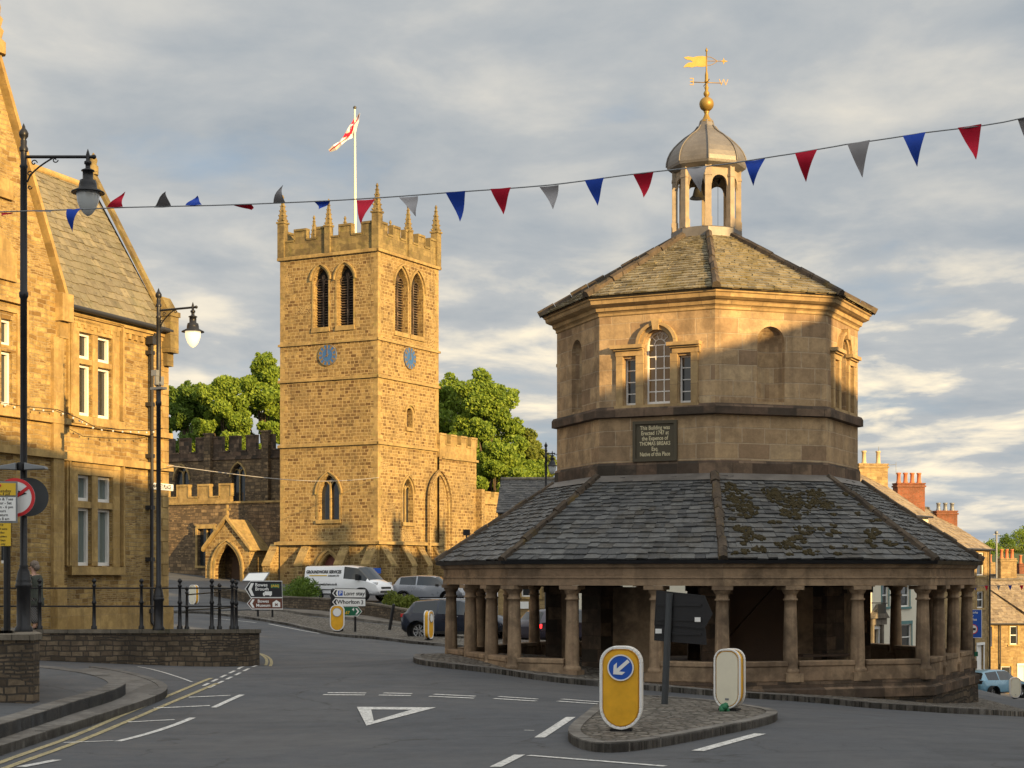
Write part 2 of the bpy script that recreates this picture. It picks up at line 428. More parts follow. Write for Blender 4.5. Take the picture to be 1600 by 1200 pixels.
COLM = stone('column_stone', [(.29,.20,.13), (.40,.285,.18), (.33,.235,.15)], 3, 3, (.28,.20,.13), .001, .02, .5, .02, .8)
RUB = stone('rubble_dark', [(.05,.042,.035), (.12,.09,.065), (.20,.15,.10), (.09,.07,.05)], .36, .15, (.04,.035,.03), .02, .05, 1., .05, .6, rub=.4)
TOW = stone('tower_stone', [(.15,.085,.035), (.25,.16,.065), (.34,.23,.09), (.43,.30,.12), (.29,.19,.075), (.48,.34,.14)], .44, .215, (.52,.38,.18), .026, .022, 1., .05, .36, rub=.15, lich=(.3, (.22,.17,.055)))
NAV = stone('nave_stone', [(.10,.075,.05), (.20,.14,.085), (.33,.23,.13), (.14,.105,.07), (.40,.28,.15)], .5, .24, (.12,.09,.06), .02, .02, .9, .04, .5, rub=.4)
PIN = stone('pinnacle_stone', [(.20,.15,.07), (.32,.235,.10), (.26,.20,.085)], 1.2, .4, (.2,.15,.08), .008, .01, .6, .03, .7, lich=(.6, (.17,.15,.04)))
DRS = stone('dressed_stone', [(.32,.22,.09), (.45,.32,.135), (.39,.27,.11)], 1.2, .4, (.36,.26,.14), .008, .01, .35, .02, .35, lich=(.5, (.22,.20,.06)))
HALL = stone('hall_rubble', [(.22,.13,.045), (.37,.24,.085), (.47,.32,.12), (.54,.38,.15), (.41,.275,.10)], .42, .125, (.42,.31,.165), .012, .035, 1., .035, .28, rub=.35)
HALLD = stone('hall_dressed', [(.38,.25,.095), (.52,.36,.145), (.46,.315,.13)], .8, .38, (.38,.27,.14), .007, .004, .3, .012, .3)
WALLB = stone('boundary_wall', [(.09,.07,.05), (.17,.125,.085), (.25,.19,.125), (.20,.15,.10)], .30, .13, (.07,.06,.05), .016, .03, 1., .04, .5, rub=.4)
COP = stone('wall_coping', [(.16,.14,.11), (.24,.205,.16)], .9, 2., (.08,.07,.06), .012, .02, .5, .02, .5, lich=(.6, (.10,.10,.05)))
KERB = stone('kerb_stone', [(.15,.14,.13), (.25,.235,.215), (.20,.185,.165)], 9, 9, (.2,.19,.17), .001, .01, .4, .012, .5)
HOUS = stone('house_stone', [(.28,.19,.09), (.42,.30,.14), (.50,.36,.18)], .45, .2, (.36,.26,.14), .015, .02, .6, .03, .25, rub=.4)
BRK = stone('chimney_brick', [(.20,.07,.035), (.32,.10,.05), (.25,.08,.04)], .23, .075, (.25,.17,.12), .01, .005, .5, .01, .3)
def slate(name, cols, moss, mossc, scale=1.2, rough=.6):
    m, n, b = base(name, rough, 0, .45); at = n.new('ShaderNodeAttribute', attribute_name='rnd').outputs['Fac']
    ob = n.new('ShaderNodeTexCoord').outputs['Object']
    col = n.ramp(n.math('ADD', at, n.math('MULTIPLY', n.math('SUBTRACT', n.noise(ob, 5, 5, .7), .5), .5), True), [(i / (len(cols) - 1), c) for i, c in enumerate(cols)])
    lich = n.mapr(n.noise(ob, 9, 6, .75), .57, .72, 0, .75); col = n.mix(lich, col, (.30, .30, .27))
    dk = n.mapr(n.noise(ob, 4, 6, .7), .54, .70, 0, .7); col = n.mix(dk, col, (.022, .02, .018))
    mm = n.math('MULTIPLY', n.mapr(n.math('ADD', n.math('MULTIPLY', n.noise(ob, scale, 6, .72), .8), n.math('MULTIPLY', n.noise(ob, 11, 3), .2)), .5, .62, 0, 1), moss)
    col = n.mix(mm, col, mossc); n.l.new(col, b.inputs['Base Color'])
    bump(n, b, n.noise(ob, 22, 6, .7), .7, .02); return m
SL1 = slate('slate_lower', [(.05,.052,.055), (.075,.078,.08), (.095,.098,.10), (.13,.132,.13), (.07,.066,.06)], .5, (.045,.036,.02))
SL2 = slate('slate_upper', [(.10,.085,.055), (.19,.165,.11), (.25,.215,.14), (.15,.125,.08)], .6, (.15,.115,.03), 2., .8)
SL3 = slate('slate_hall', [(.13,.11,.07), (.20,.17,.11), (.16,.14,.09), (.25,.21,.13)], .3, (.12,.12,.05), 1.5, .85)
SL4 = slate('slate_house', [(.16,.12,.08), (.26,.20,.13), (.32,.25,.16), (.20,.15,.10)], .3, (.15,.11,.05), 1., .8)
SLD = slate('slate_dark', [(.04,.04,.042), (.07,.068,.066), (.10,.095,.09)], .2, (.06,.055,.03), 1., .7)
RIDGE = stone('hip_stone', [(.07,.055,.042), (.145,.11,.08), (.10,.08,.06)], 1, 9, (.05,.04,.03), .02, .05, 1., .04, .6, lich=(.7, (.13,.09,.025)))
MOSS = plain('moss', (.042,.031,.010), .95, 0, .6, 9, 1.)
LEAD = plain('lead', (.17,.155,.14), .5, .35, .55, 3, .4)
OAKP = plain('cupola_wood', (.33,.265,.19), .8, 0, .5, 6, .5)
GOLD = plain('gilding', (.30,.19,.045), .5, .4, .15, 6, .1)
BRONZ = plain('bell_bronze', (.10,.09,.07), .4, .8)
BLACK = plain('black_iron', (.018,.018,.02), .38, .3, .25, 5, .1)
DKGREY = plain('dark_grey_paint', (.055,.06,.065), .5, .2, .15, 3)
WHITE = plain('white_paint', (.74,.73,.70), .5, 0, .08, 4)
CREAM = plain('cream_render', (.66,.62,.50), .85, 0, .12, 1.5, .3)
TEAL = plain('teal_paint', (.06,.17,.17), .5)
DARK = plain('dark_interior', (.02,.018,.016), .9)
WOODD = plain('dark_wood', (.10,.065,.045), .8, 0, .3, 4, .4)
REDOAK = plain('red_door', (.16,.05,.035), .6, 0, .3, 5)
PIPE = plain('pipe_black', (.025,.025,.028), .5)
RUBBER = plain('rubber', (.018,.018,.018), .8)
CHROME = plain('alloy', (.45,.45,.46), .3, .8)
RED = plain('red_vinyl', (.62,.03,.035), .45); REDC = plain('red_cloth', (.55,.008,.035), .8, 0, .1, 9)
BLUEC = plain('blue_cloth', (.008,.05,.36), .8, 0, .1, 9); GREYC = plain('grey_cloth', (.30,.29,.30), .8, 0, .1, 9); WHITEC = plain('white_cloth', (.72,.70,.68), .8)
BLUE = plain('sign_blue', (.015,.09,.45), .4, 0, .04); YEL = plain('bollard_yellow', (.80,.40,.02), .45, 0, .32, 5); YELS = plain('sign_yellow', (.72,.47,.03), .5, 0, .08)
SBLACK = plain('sign_black', (.012,.012,.014), .4, 0, .1); BROWN = plain('sign_brown', (.13,.04,.022), .45, 0, .08); GREEN = plain('sign_green', (.01,.12,.06), .4, 0, .08)
SIGNW = plain('sign_white', (.80,.80,.78), .45, 0, .04, 4); SGREY = plain('sign_back_grey', (.22,.23,.24), .5, .3)
CLKB = plain('clock_blue', (.035,.11,.28), .5, 0, .1, 4)
TERRA = plain('terracotta', (.48,.16,.07), .8, 0, .2, 3, .2); POT = plain('buff_pot', (.50,.38,.22), .85, 0, .2, 3, .2)
LINE = None
def marking(name, c, wear):
    m, n, b = base(name, .8, 0, .3); ob = n.new('ShaderNodeTexCoord').outputs['Object']
    f = n.mapr(n.noise(ob, 18, 8, .75), .5 - wear * .25, .72 - wear * .2, 0, .85)
    n.l.new(n.mix(f, c, (.06, .06, .062)), b.inputs['Base Color']); return m
LINEW = marking('line_white', (.70,.69,.66), .25); LINEY = marking('line_yellow', (.55,.46,.24), .5)
def asphalt(name, c, tint):
    m, n, b = base(name, .82, 0, .35); ob = n.new('ShaderNodeTexCoord').outputs['Object']
    sp = n.math('ADD', n.math('MULTIPLY', n.noise(ob, 38, 3, .8), .6), n.math('MULTIPLY', n.noise(ob, 9, 4, .85), .4)); big = n.noise(ob, .22, 4, .6, .8); mid = n.noise(ob, 1.7, 5, .65, .3)
    wv = n.new('ShaderNodeVectorMath', {0: ob, 1: (.16, .9, 1)}, operation='MULTIPLY').outputs[0]
    track = n.noise(wv, .9, 4, .6, .2)
    col = n.mix(sp, tuple(x * .25 for x in c), tuple(x * 1.9 for x in c))
    col = n.mix(n.mapr(big, .4, .62, 0, .5), col, tuple(x * 1.25 for x in tint))
    col = n.mix(n.mapr(track, .52, .66, 0, .38), col, tuple(x * .62 for x in c))
    col = n.mix(n.mapr(mid, .58, .7, 0, .35), col, tuple(x * .7 for x in tint))
    n.l.new(col, b.inputs['Base Color']); n.l.new(n.mapr(mid, .3, .7, .7, .92), b.inputs['Roughness'])
    cr = n.new('ShaderNodeTexVoronoi', {'Vector': n.new('ShaderNodeVectorMath', {0: ob, 1: n.new('ShaderNodeTexNoise', {'Vector': ob, 'Scale': 1.2, 'Detail': 4}).outputs['Color']}, operation='ADD').outputs[0], 'Scale': .32}, feature='DISTANCE_TO_EDGE').outputs[0]
    ck = n.math('MULTIPLY', n.mapr(cr, .0, .012, 1, 0), n.mapr(n.noise(ob, .4, 2), .5, .56, 0, .7))
    pt = n.new('ShaderNodeTexBrick', {'Vector': ob, 'Color1': (0, 0, 0, 1), 'Color2': (1, 1, 1, 1), 'Mortar': (.5, .5, .5, 1), 'Scale': 1, 'Mortar Size': .03, 'Brick Width': 5.3, 'Row Height': 2.9}).outputs['Color']
    col = n.mix(n.mapr(pt, .80, .82, 0, .22), col, tuple(x * .55 for x in c)); col = n.mix(ck, col, (.03, .03, .03)); n.l.new(col, b.inputs['Base Color'])
    bump(n, b, sp, .5, .012); return m
ROAD = asphalt('asphalt', (.068,.073,.082), (.084,.083,.083)); PAVE = asphalt('pavement_asphalt', (.075,.08,.088), (.085,.085,.085))
def cobble(name, cols, sc):
    m, n, b = base(name, .85, 0, .35); ob = n.new('ShaderNodeTexCoord').outputs['Object']
    v = n.new('ShaderNodeVectorMath', {0: ob, 1: (1, 1.45, 0)}, operation='MULTIPLY').outputs[0]
    vo = n.new('ShaderNodeTexVoronoi', {'Vector': v, 'Scale': sc, 'Randomness': .75}, feature='F1')
    ed = n.new('ShaderNodeTexVoronoi', {'Vector': v, 'Scale': sc, 'Randomness': .75}, feature='DISTANCE_TO_EDGE').outputs[0]
    r = n.new('ShaderNodeSeparateColor', {0: vo.outputs['Color']}).outputs[0]
    col = n.ramp(n.math('ADD', r, n.math('MULTIPLY', n.math('SUBTRACT', n.noise(ob, 12, 4), .5), .6), True), [(i / (len(cols) - 1), c) for i, c in enumerate(cols)])
    e = n.mapr(ed, 0.02, .13, 0, 1); col = n.mix(e, (.045,.04,.03), col); n.l.new(col, b.inputs['Base Color'])
    bump(n, b, n.math('ADD', n.mapr(ed, 0, .3, 0, 1), n.math('MULTIPLY', n.noise(ob, 30, 4), .2)), 1., .05); return m
COB = cobble('cobbles', [(.10,.09,.08), (.20,.18,.155), (.28,.255,.22), (.15,.125,.10)], 6.5)
FLAG = stone('flagstones', [(.16,.145,.125), (.24,.215,.185), (.20,.18,.155)], .8, .6, (.09,.08,.07), .012, .01, .4, .012, .4)
GRASS = plain('grass', (.06,.085,.025), .95, 0, .4, 2, .6)
def glass(name, c, rough=.06, em=None):
    m, n, b = base(name, rough, 0, .7); b.inputs['Base Color'].default_value = (*c, 1)
    ob = n.new('ShaderNodeTexCoord').outputs['Object']; bump(n, b, n.noise(ob, 1.3, 2), .12, .05)
    if em: b.inputs['Emission Color'].default_value = (*em[0], 1); b.inputs['Emission Strength'].default_value = em[1]
    return m
GLASS = glass('window_glass', (.02,.024,.028)); GLASSC = glass('curtained_glass', (.13,.16,.15)); CGLASS = glass('car_glass', (.015,.02,.025), .04)
WGLASS = glass('glass_warm_reflection', (.02,.014,.01), .1, ((1, .50, .12), .03))  # faint orange emission paints a warm reflection into the pane
LAMPG = glass('lantern_glass', (.72,.66,.55), .15, ((1, .78, .45), .5)); LAMPO = glass('lantern_glass_unlit', (.50,.52,.52), .15)  # LAMPG: weak emission stands in for sun on the lantern bowl
TAIL = glass('tail_light', (.5,.01,.01), .2); TAILON = glass('tail_light_lit', (.6,.01,.01), .2, ((1, .02, .02), 2.2)); HEADL = glass('head_light', (.6,.62,.65), .1)
def paint(name, c, metal=.4):
    m, n, b = base(name, .3, metal, .5); b.inputs['Base Color'].default_value = (*c, 1); b.inputs['Coat Weight'].default_value = .8; b.inputs['Coat Roughness'].default_value = .05
    ob = n.new('ShaderNodeTexCoord').outputs['Object']; n.l.new(n.mapr(n.noise(ob, 2.5, 5), .3, .7, .22, .42), b.inputs['Roughness']); return m
VWHITE = paint('van_white', (.84,.85,.87), 0); CNAVY = paint('car_navy', (.006,.012,.03)); CGREY = paint('car_grey', (.30,.32,.36)); CBLUE = paint('car_light_blue', (.16,.33,.45), .2); CDARK = paint('car_dark', (.03,.025,.045))
def leafm(name, a, c):
    m, n, b = base(name, .6, 0, .3); at = n.new('ShaderNodeAttribute', attribute_name='rnd').outputs['Fac']
    ob = n.new('ShaderNodeTexCoord').outputs['Object']
    f = n.math('ADD', n.math('MULTIPLY', at, .6), n.math('MULTIPLY', n.noise(ob, .35, 3), .5), True)
    col = n.mix(f, a, c); n.l.new(col, b.inputs['Base Color'])
    tr = n.new('ShaderNodeBsdfTranslucent', {'Color': col}); mx = n.new('ShaderNodeMixShader', {0: .35, 1: b.outputs[0], 2: tr.outputs[0]})
    n.l.new(mx.outputs[0], m.node_tree.nodes['Material Output'].inputs[0]); return m
LEAF = leafm('leaves', (.045,.11,.014), (.30,.39,.045)); LEAFD = leafm('leaves_dark', (.03,.075,.013), (.16,.24,.03)); LEAFY = leafm('leaves_yellow', (.08,.12,.02), (.22,.25,.04))
BARK = plain('bark', (.09,.065,.045), .95, 0, .4, 3, .8)
SKIN = plain('skin', (.50,.30,.22), .6); HAIRM = plain('grey_hair', (.20,.16,.13), .8, 0, .5, 60, .8); COATM = plain('green_coat', (.055,.062,.05), .85, 0, .25, 12, .4)
def herring():
    m, n, b = base('patterned_trousers', .9); uv = n.new('ShaderNodeTexCoord').outputs['Object']
    w = n.new('ShaderNodeTexWave', {'Vector': uv, 'Scale': 9., 'Distortion': 3., 'Detail': 1.}, wave_type='BANDS', bands_direction='DIAGONAL').outputs['Fac']
    n.l.new(n.ramp(w, [(.45, (.03,.03,.035)), (.55, (.20,.19,.18))]), b.inputs['Base Color']); return m
TROU = herring()
# ------------------------------------------------------------------ ground
def structure(name, mb, mat): return mb.build(name, mat, None, kind='structure', origin=(0, 0, 0))
def ground():
    xs = sorted(set([-900, -500, -300, -200, -150, -110, -80, -60] + [x * 2. for x in range(-25, -9)] + [x * .5 for x in range(-36, 49)] + [x * 2. for x in range(12, 36)] + [80, 110, 150, 200, 300, 500, 900]))
    ys = sorted(set([-600, -300, -150, -80, -40, -20, -10, 0] + [y * .5 for y in range(8, 180)] + [y * 2. for y in range(45, 86)] + [180, 200, 230, 270, 330, 400, 550, 800, 1200, 2000]))
    def h(x, y):
        ex = max(0, abs(x) - 70); ey = max(0, y - 200, -60 - y); d = math.hypot(ex, ey)
        cx, cy = max(-70, min(70, x)), max(-60, min(200, y)); z = gz(cx, cy)
        return z + (-.0 * d)
    mb = MB(); nx = len(xs); vs = [(x, y, h(x, y)) for y in ys for x in xs]
    mb.smooth = True; mb.cur = .5
    mb.add(vs, [(j * nx + i, j * nx + i + 1, (j + 1) * nx + i + 1, (j + 1) * nx + i) for j in range(len(ys) - 1) for i in range(nx - 1)])
    structure('road', mb, ROAD)
ground()
GP = lambda L, h=0: [G(x, y, h) for x, y in L]
# far hillside
def hill():
    mb = MB(); mb.smooth = True; mb.cur = .5; n = 40; vs = []
    for j in range(9):
        for i in range(n):
            x = -150 + 560 * i / (n - 1); y = 420 + j * 40; t = j / 8
            vs.append((x, y, -25 + (35 + 1.5 * math.sin(i * .4)) * min(1, t / .40) * (.35 + .65 * min(1, max(0, (x - 20) / 140)))))
    mb.add(vs, [(j * n + i, j * n + i + 1, (j + 1) * n + i + 1, (j + 1) * n + i) for j in range(8) for i in range(n - 1)])
    structure('hill', mb, GRASS)
hill()
def zplat(x, y): return 1.35 - .032 * (y - 28)
# ---- pavements and kerbs
def pavements():
    # near left: a low outer kerb and a raised footway
    k1 = GP([(-140,1204),(-60,1187),(0,1166),(73,1143),(130,1125),(180,1109),(235,1091),(264,1079)], .12)
    back = [V((-9.4, 30.6)), V((-12, 32.0)), V((-20, 33)), V((-24, 16)), V((-12, 15))]
    tip = GP([(258,1066),(205,1050),(150,1042)], .12)
    edge = smoothp(k1 + tip, 2); mb = MB(); sheet(mb, edge + back, .12, .8, .2); structure('lower_footway', mb, KERB)
    mb = MB(); ribbon(mb, edge, .16, .135, .3, 1.1, side=1); structure('outer_kerb', mb, KERB)
    k2 = GP([(-140,1160),(-60,1150),(0,1133),(50,1117),(113,1097),(160,1084),(190,1074)], .30) 
    tip2 = GP([(200,1066),(170,1054),(120,1046),(60,1040)], .30); edge2 = smoothp(k2 + tip2, 2)
    b2 = [V((-12, 30.5)), V((-20, 31.5)), V((-23, 17)), V((-12, 17))]
    mb = MB(); sheet(mb, edge2 + b2, .30, .8, .25); structure('raised_footway', mb, PAVE)
    mb = MB(); ribbon(mb, edge2, .30, .315, .25, .9, side=1); structure('inner_kerb', mb, KERB)
    # cobbled skirt round the market cross
    f = GP([(652,1029),(643,1035),(660,1040),(702,1045),(771,1052),(860,1066),(947,1074),(1040,1081),(1120,1088),(1200,1093),(1287,1099),(1362,1107),(1440,1112),(1503,1116),(1562,1118)], .0)
    e = smoothp(f, 2); bk = [V((11.6, 37.6)), V((12.0, 44)), V((9, 50)), V((3, 51)), V((-2.6, 45.5))]
    mb = MB(); sheet(mb, e + bk, .11, .8, .3); structure('cobbled_apron', mb, COB)
    mb = MB(); ribbon(mb, e, .17, .125, .3, 1.0, side=1); structure('apron_kerb', mb, KERB)
    # traffic island
    isl = smoothp([G(*q) for q in [(886,1160),(890,1147),(915,1125),(945,1104),(965,1097),(1002,1096),(1060,1100),(1120,1106),(1180,1114),(1213,1121),(1216,1127),(1190,1136),(1100,1155),(1020,1170),(960,1177),(915,1174)]], 2, True)
    mb = MB(); sheet(mb, isl, .11, .5, .2); structure('traffic_island', mb, COB)
    mb = MB(); ribbon(mb, isl + [isl[0]], .17, .13, .25, .9, side=1 if sum(isl[i].x*isl[(i+1)%len(isl)].y-isl[(i+1)%len(isl)].x*isl[i].y for i in range(len(isl)))>0 else -1); structure('island_kerb', mb, KERB)
    # verge with the direction signs, and the footway behind it
    f = GP([(250,958),(330,961),(400,969),(470,981),(544,996),(620,1004),(700,1011),(780,1017),(860,1022)]); b = GP([(860,1004),(780,999),(700,992),(630,983),(540,972),(470,965),(400,957),(330,951),(250,950)])
    mb = MB(); sheet(mb, smoothp(f, 1) + smoothp(b, 1), .10, 1.2, .2); structure('cobbled_verge', mb, COB)
    mb = MB(); ribbon(mb, smoothp(f, 1), .2, .12, .3, 1.2, side=1); structure('verge_kerb', mb, KERB)
    f = GP([(266,943),(330,946),(400,953),(470,961),(540,968),(630,979),(700,988),(800,995)]); mb = MB()
    b = [p + V((1.3, 4.0)) for p in reversed(f)]
    sheet(mb, f + b, .13, 1.5, .25); structure('far_footway', mb, FLAG)
    # churchyard grass
    b = [V((-40, 92)), V((-26, 91)), V((-18.5, 88.8))] + GP([(440,955),(512,957),(560,962),(640,975),(690,984)]) + [V((-4, 96)), V((2, 106)), V((4, 135)), V((-45, 135))]
    mb = MB(); sheet(mb, b, .16, 2.5, .3); structure('church_forecourt', mb, PAVE)
pavements()
def platform():
    zf = zplat
    front = [V((-12.4, 42.0)), V((-11, 42.0)), V((-9, 41.95)), V((-7.3, 41.95)), V((-6.62, 42.15)), V((-6.42, 42.8)), V((-6.5, 43.8)), V((-7.0, 46)), V((-8.0, 50)), V((-9.6, 54)), V((-12, 60))]
    front = smoothp(front, 1)
    left = [V((-22, 60)), V((-22, 31.5)), V((-13.4, 30.4)), V((-13.0, 36)), V((-12.8, 40))]
    mb = MB(); sheet(mb, front + left, 0, 1.0, 0, zf); structure('forecourt_paving', mb, FLAG)
    def wallrun(pts, name, label, w=.32, over=.04, side=1):
        t = empty(name, (*pts[0][:2], gz(*pts[0][:2])), label, 'wall')
        q = dens(pts, .5, False); n = len(q); mb = MB(); cp_ = MB(); mb.cur = .4
        o = [((q[min(i + 1, n - 1)] - q[max(i - 1, 0)]).normalized()) for i in range(n)]; o = [V((-k.y, k.x)) * w * side for k in o]
        L = []
        for i in range(n):
            g = gz(q[i].x, q[i].y) - .3; zt = zf(q[i].x, q[i].y) - .06
            L.append([(q[i].x, q[i].y, g), (q[i].x, q[i].y, zt), (q[i].x + o[i].x, q[i].y + o[i].y, zt), (q[i].x + o[i].x, q[i].y + o[i].y, g)])
        vs = [p for r in L for p in r]; fs = []
        for i in range(n - 1):
            for k in range(3): a, b = 4 * i + k, 4 * i + k + 1; fs.append((a, a + 4, b + 4, b) if side > 0 else (a, b, b + 4, a + 4))
        fs += [(0, 1, 2, 3), tuple(4 * (n - 1) + k for k in (3, 2, 1, 0))]; mb.add(vs, fs)
        mb.build('masonry', WALLB, t)
        qo = [q[i] - o[i] * (over / w) for i in range(n)]
        ribbon(cp_, qo, w + 2 * over, .03, .1, 1.0, lambda x, y: zf(x, y) + .0, .008, side); cp_.build('coping', COP, t)
        return t
    wallrun(front, 'retaining_wall', 'low rubble stone wall with flat coping curving round below the black railings')
    # near wall with square pier
    zn = lambda x, y: 1.33
    t = empty('stone_wall', (-8, 26.8, gz(-8, 26.8)), 'tall near rubble wall with flat coping behind the raised footway at the left edge', 'wall')
    mb = MB(); cpn = MB(); X1 = (52 - 800) * 26.6 / FP
    mb.cur = .4; mb.box(((-13.5 + X1) / 2, 26.775, .5), (X1 + 13.5, .35, 1.5)); e0, e1 = V((X1 - .18, 26.96)), V((X1 - .18 - 1.25, 30.4)); dd = (e1 - e0).normalized(); pp = V((dd.y, -dd.x)) * .17
    mb.prism([(e0.x + pp.x, e0.y + pp.y, -.25), (e1.x + pp.x, e1.y + pp.y, -.25), (e1.x - pp.x, e1.y - pp.y, -.25), (e0.x - pp.x, e0.y - pp.y, -.25)], (0, 0, 1.5))
    x = -13.5
    while x < X1: 
        w = min(.85, X1 - x + .03); cpn.box((x + w / 2, 26.78, 1.29), (w - .01, .46, .085 + R.random() * .01)); x += w
    for i in range(4): c_ = e0 + dd * (.45 + .86 * i); cpn.box((c_.x, c_.y, 1.29), (.85, .44, .085), math.atan2(dd.y, dd.x))
    mb.build('masonry', WALLB, t); cpn.build('coping', COP, t)
    mb = MB(); mb.cur = .5; sheet(mb, [V((-13.3, 27)), V((X1 - .4, 27)), V((X1 - 1.5, 30.4)), V((-13.2, 31))], 0, 1.0, 0, zf); structure('upper_paving', mb, FLAG)
    # black railing
    rl = empty('iron_railing', (-8, 42.1, zf(-8, 42.1)), 'black iron railing with ball-topped posts on the low wall in front of the stone hall', 'railing')
    path = [V(((62 - 800) * 42.12 / FP, 42.12))]
    pts = []
    for px_, Y in ((-60, 42.15), (62, 42.12), (147, 42.1), (221, 42.1), (281, 42.1), (331, 42.1), (363, 42.2)): pts.append(V(((px_ - 800) * Y / FP, Y)))
    for px_, Y in ((369, 43.6), (343, 46.3), (292, 50.0)): pts.append(V(((px_ - 800) * Y / FP, Y)))
    for p in pts:
        z = zf(p.x, p.y); mb = MB(); s = 1.18
        mb.lathe((p.x, p.y, z), [(.075, 0), (.075, .1), (.05, .13), (.042, .55 * s), (.06, .57 * s), (.06, .6 * s), (.04, .63 * s), (.032, .9 * s), (.055, .93 * s), (.055, .95 * s), (.03, .97 * s), (.03, 1.0 * s), (.055, 1.02 * s), (.06, 1.045 * s), (.035, 1.08 * s), (0, 1.1 * s)], 12)
        mb.build('post', BLACK, rl)
    for h in (.60, 1.05):
        mb = MB()
        for a, b in zip(pts[:-1], pts[1:]):
            mb.tube([(a.x, a.y, zf(a.x, a.y) + h), (b.x, b.y, zf(b.x, b.y) + h)], .02, 8)
        mb.build('rail', BLACK, rl)
platform()
# ---- road markings
def markings():
    y1 = [(-60,1214),(0,1190),(83,1173),(157,1143),(233,1110),(300,1080),(318,1072)]
    off = lambda L, dx, dy: [(x + dx, y + dy) for x, y in L]
    mb = MB(); mb.cur = .5
    yl = [(-60,1216),(0,1192),(75,1165),(157,1131),(233,1100),(290,1077),(330,1060)]
    for o in (0, 8): stripe(mb, smoothp([G(x + o * 1.3, y + o) for x, y in yl], 2), .10)
    yr = [(388,1018),(402,1020),(414,1025),(420,1032),(417,1040)]
    for k in (0, 1): stripe(mb, smoothp([G(x + k * 7 - 2, y + k * 1.2) for x, y in yr], 2), .08)
    structure('yellow_lines', mb, LINEY)
    mb = MB(); mb.cur = .5
    L = lambda a, b, w=.11: stripe(mb, [G(*a), G(*b)], w)
    L((184,1159),(301,1122)); L((334,1106),(378,1086)); L((33,1199),(90,1188), .12)
    for a, b in (((100,1161),(177,1158)),((197,1129),(273,1125)),((240,1107),(328,1103)),((295,1090),(360,1087))): L(a, b, .09)
    # give-way dashes across the side street
    for i in range(6):
        x0 = 318 + i * 13.5; y0 = 1072 - i * 6.5
        L((x0, y0), (x0 + 8, y0 - 4), .07); L((x0 + 9, y0 + 3), (x0 + 17, y0 - 1), .07)
    L((215,1042),(300,1066), .05)
    for x0, x1, ya, yb in ((505,572,1086,1087),(592,644,1086.5,1088),(671,743,1088.5,1092),(772,840,1092,1096.5),(871,938,1096,1101)):
        L((x0, ya), (x1 - 2, yb - .5), .14); L((x0 + 7, ya - 3.2), (x1, yb - 3.6), .14)
    L((843,1153),(892,1121), .15); L((774,1199),(812,1180), .14); L((826,1181),(1040,1198), .10); L((1090,1174),(1188,1147), .17)
    L((819,1141.5),(835,1142), .05)
    # far edge line
    L((420,975),(500,990), .12); L((330,966),(400,973), .12)
    # give-way triangle
    o = [G(557.5,1105), G(681,1106), G(572.5,1134.5)]; i_ = [G(580,1109), G(643,1109.5), G(584,1127)]
    vs = [(p.x, p.y, gz(p.x, p.y) + .008) for p in o + i_]
    mb.add(vs, [(0, 3, 4, 1), (1, 4, 5, 2), (2, 5, 3, 0)]); mb.f[-3:] = [tuple(reversed(f)) for f in mb.f[-3:]]
    structure('white_lines', mb, LINEW)
markings()
# ------------------------------------------------------------------ slates
def slates(mb, A, B, C_, D, ch, sw, th, ov=.3):
    A, B, C_, D = map(V, (A, B, C_, D)); n = (B - A).cross(D - A).normalized()
    L = ((D - A).length + (C_ - B).length) / 2; m = max(1, int(L / ch))
    gg = lambda i: 1.28 * (i / m) - .28 * (i / m) ** 2
    for i in range(m):
        t0, t1 = gg(i), min(1, gg(min(m, i + 1)) + ov / m); a0, b0, a1, b1 = A.lerp(D, t0), B.lerp(C_, t0), A.lerp(D, t1), B.lerp(C_, t1)
        w = (b0 - a0).length; x = -R.random() * sw; sh = 1 - .35 * i / m
        while x < w:
            q = sw * (.65 + .7 * R.random()) * sh; s0, s1 = max(0, x) / w, min(w, x + q - .006) / w; x += q
            if s1 <= s0: continue
            j = (R.random() - .5) * .38 * ch / L; lift = th * (1 + .9 * R.random() * R.random()); tw = (R.random() - .5) * th * .5
            p0 = A.lerp(D, max(0, t0 + j)).lerp(B.lerp(C_, max(0, t0 + j)), s0); p1 = A.lerp(D, max(0, t0 + j)).lerp(B.lerp(C_, max(0, t0 + j)), s1)
            p2 = a1.lerp(b1, s1); p3 = a1.lerp(b1, s0)
            mb.cur = R.random()
            mb.add([p0 + n * (lift + tw), p1 + n * (lift - tw), p2 + n * .003, p3 + n * .003, p0, p1, p2 - n*.01, p3 - n*.01],
                   [(0, 1, 2, 3), (0, 4, 5, 1), (0, 3, 7, 4), (1, 5, 6, 2)])
    mb.cur = None
# ------------------------------------------------------------------ market cross
CX, CY, PH = 4.68, 40.8, -.063
R1, R2 = 3.6, 6.17
oc = lambda k, r, z: V((CX + r * math.sin(PH + k * PI / 4), CY - r * math.cos(PH + k * PI / 4), z))
def face(k, r):
    a, b = oc(k, r, 0), oc(k + 1, r, 0); f = Fr(a, b - a); f.w = (b - a).length; return f
def ring(mb, r0, r1, z0, z1, seams=None):
    """octagonal band with a rectangular section"""
    for k in range(8):
        a, b, c, d = oc(k, r0, z0), oc(k + 1, r0, z0), oc(k + 1, r1, z0), oc(k, r1, z0)
        mb.prism([a, b, c, d], (0, 0, z1 - z0))
def octprof(mb, prof, n=8):
    vs = []; fs = []; m = len(prof)
    for r, z in prof: vs += [oc(k, r, z) for k in range(8)]
    for j in range(m - 1):
        for k in range(8): l = (k + 1) % 8; fs.append((j * 8 + k, j * 8 + l, (j + 1) * 8 + l, (j + 1) * 8 + k))
    mb.add(vs, fs)
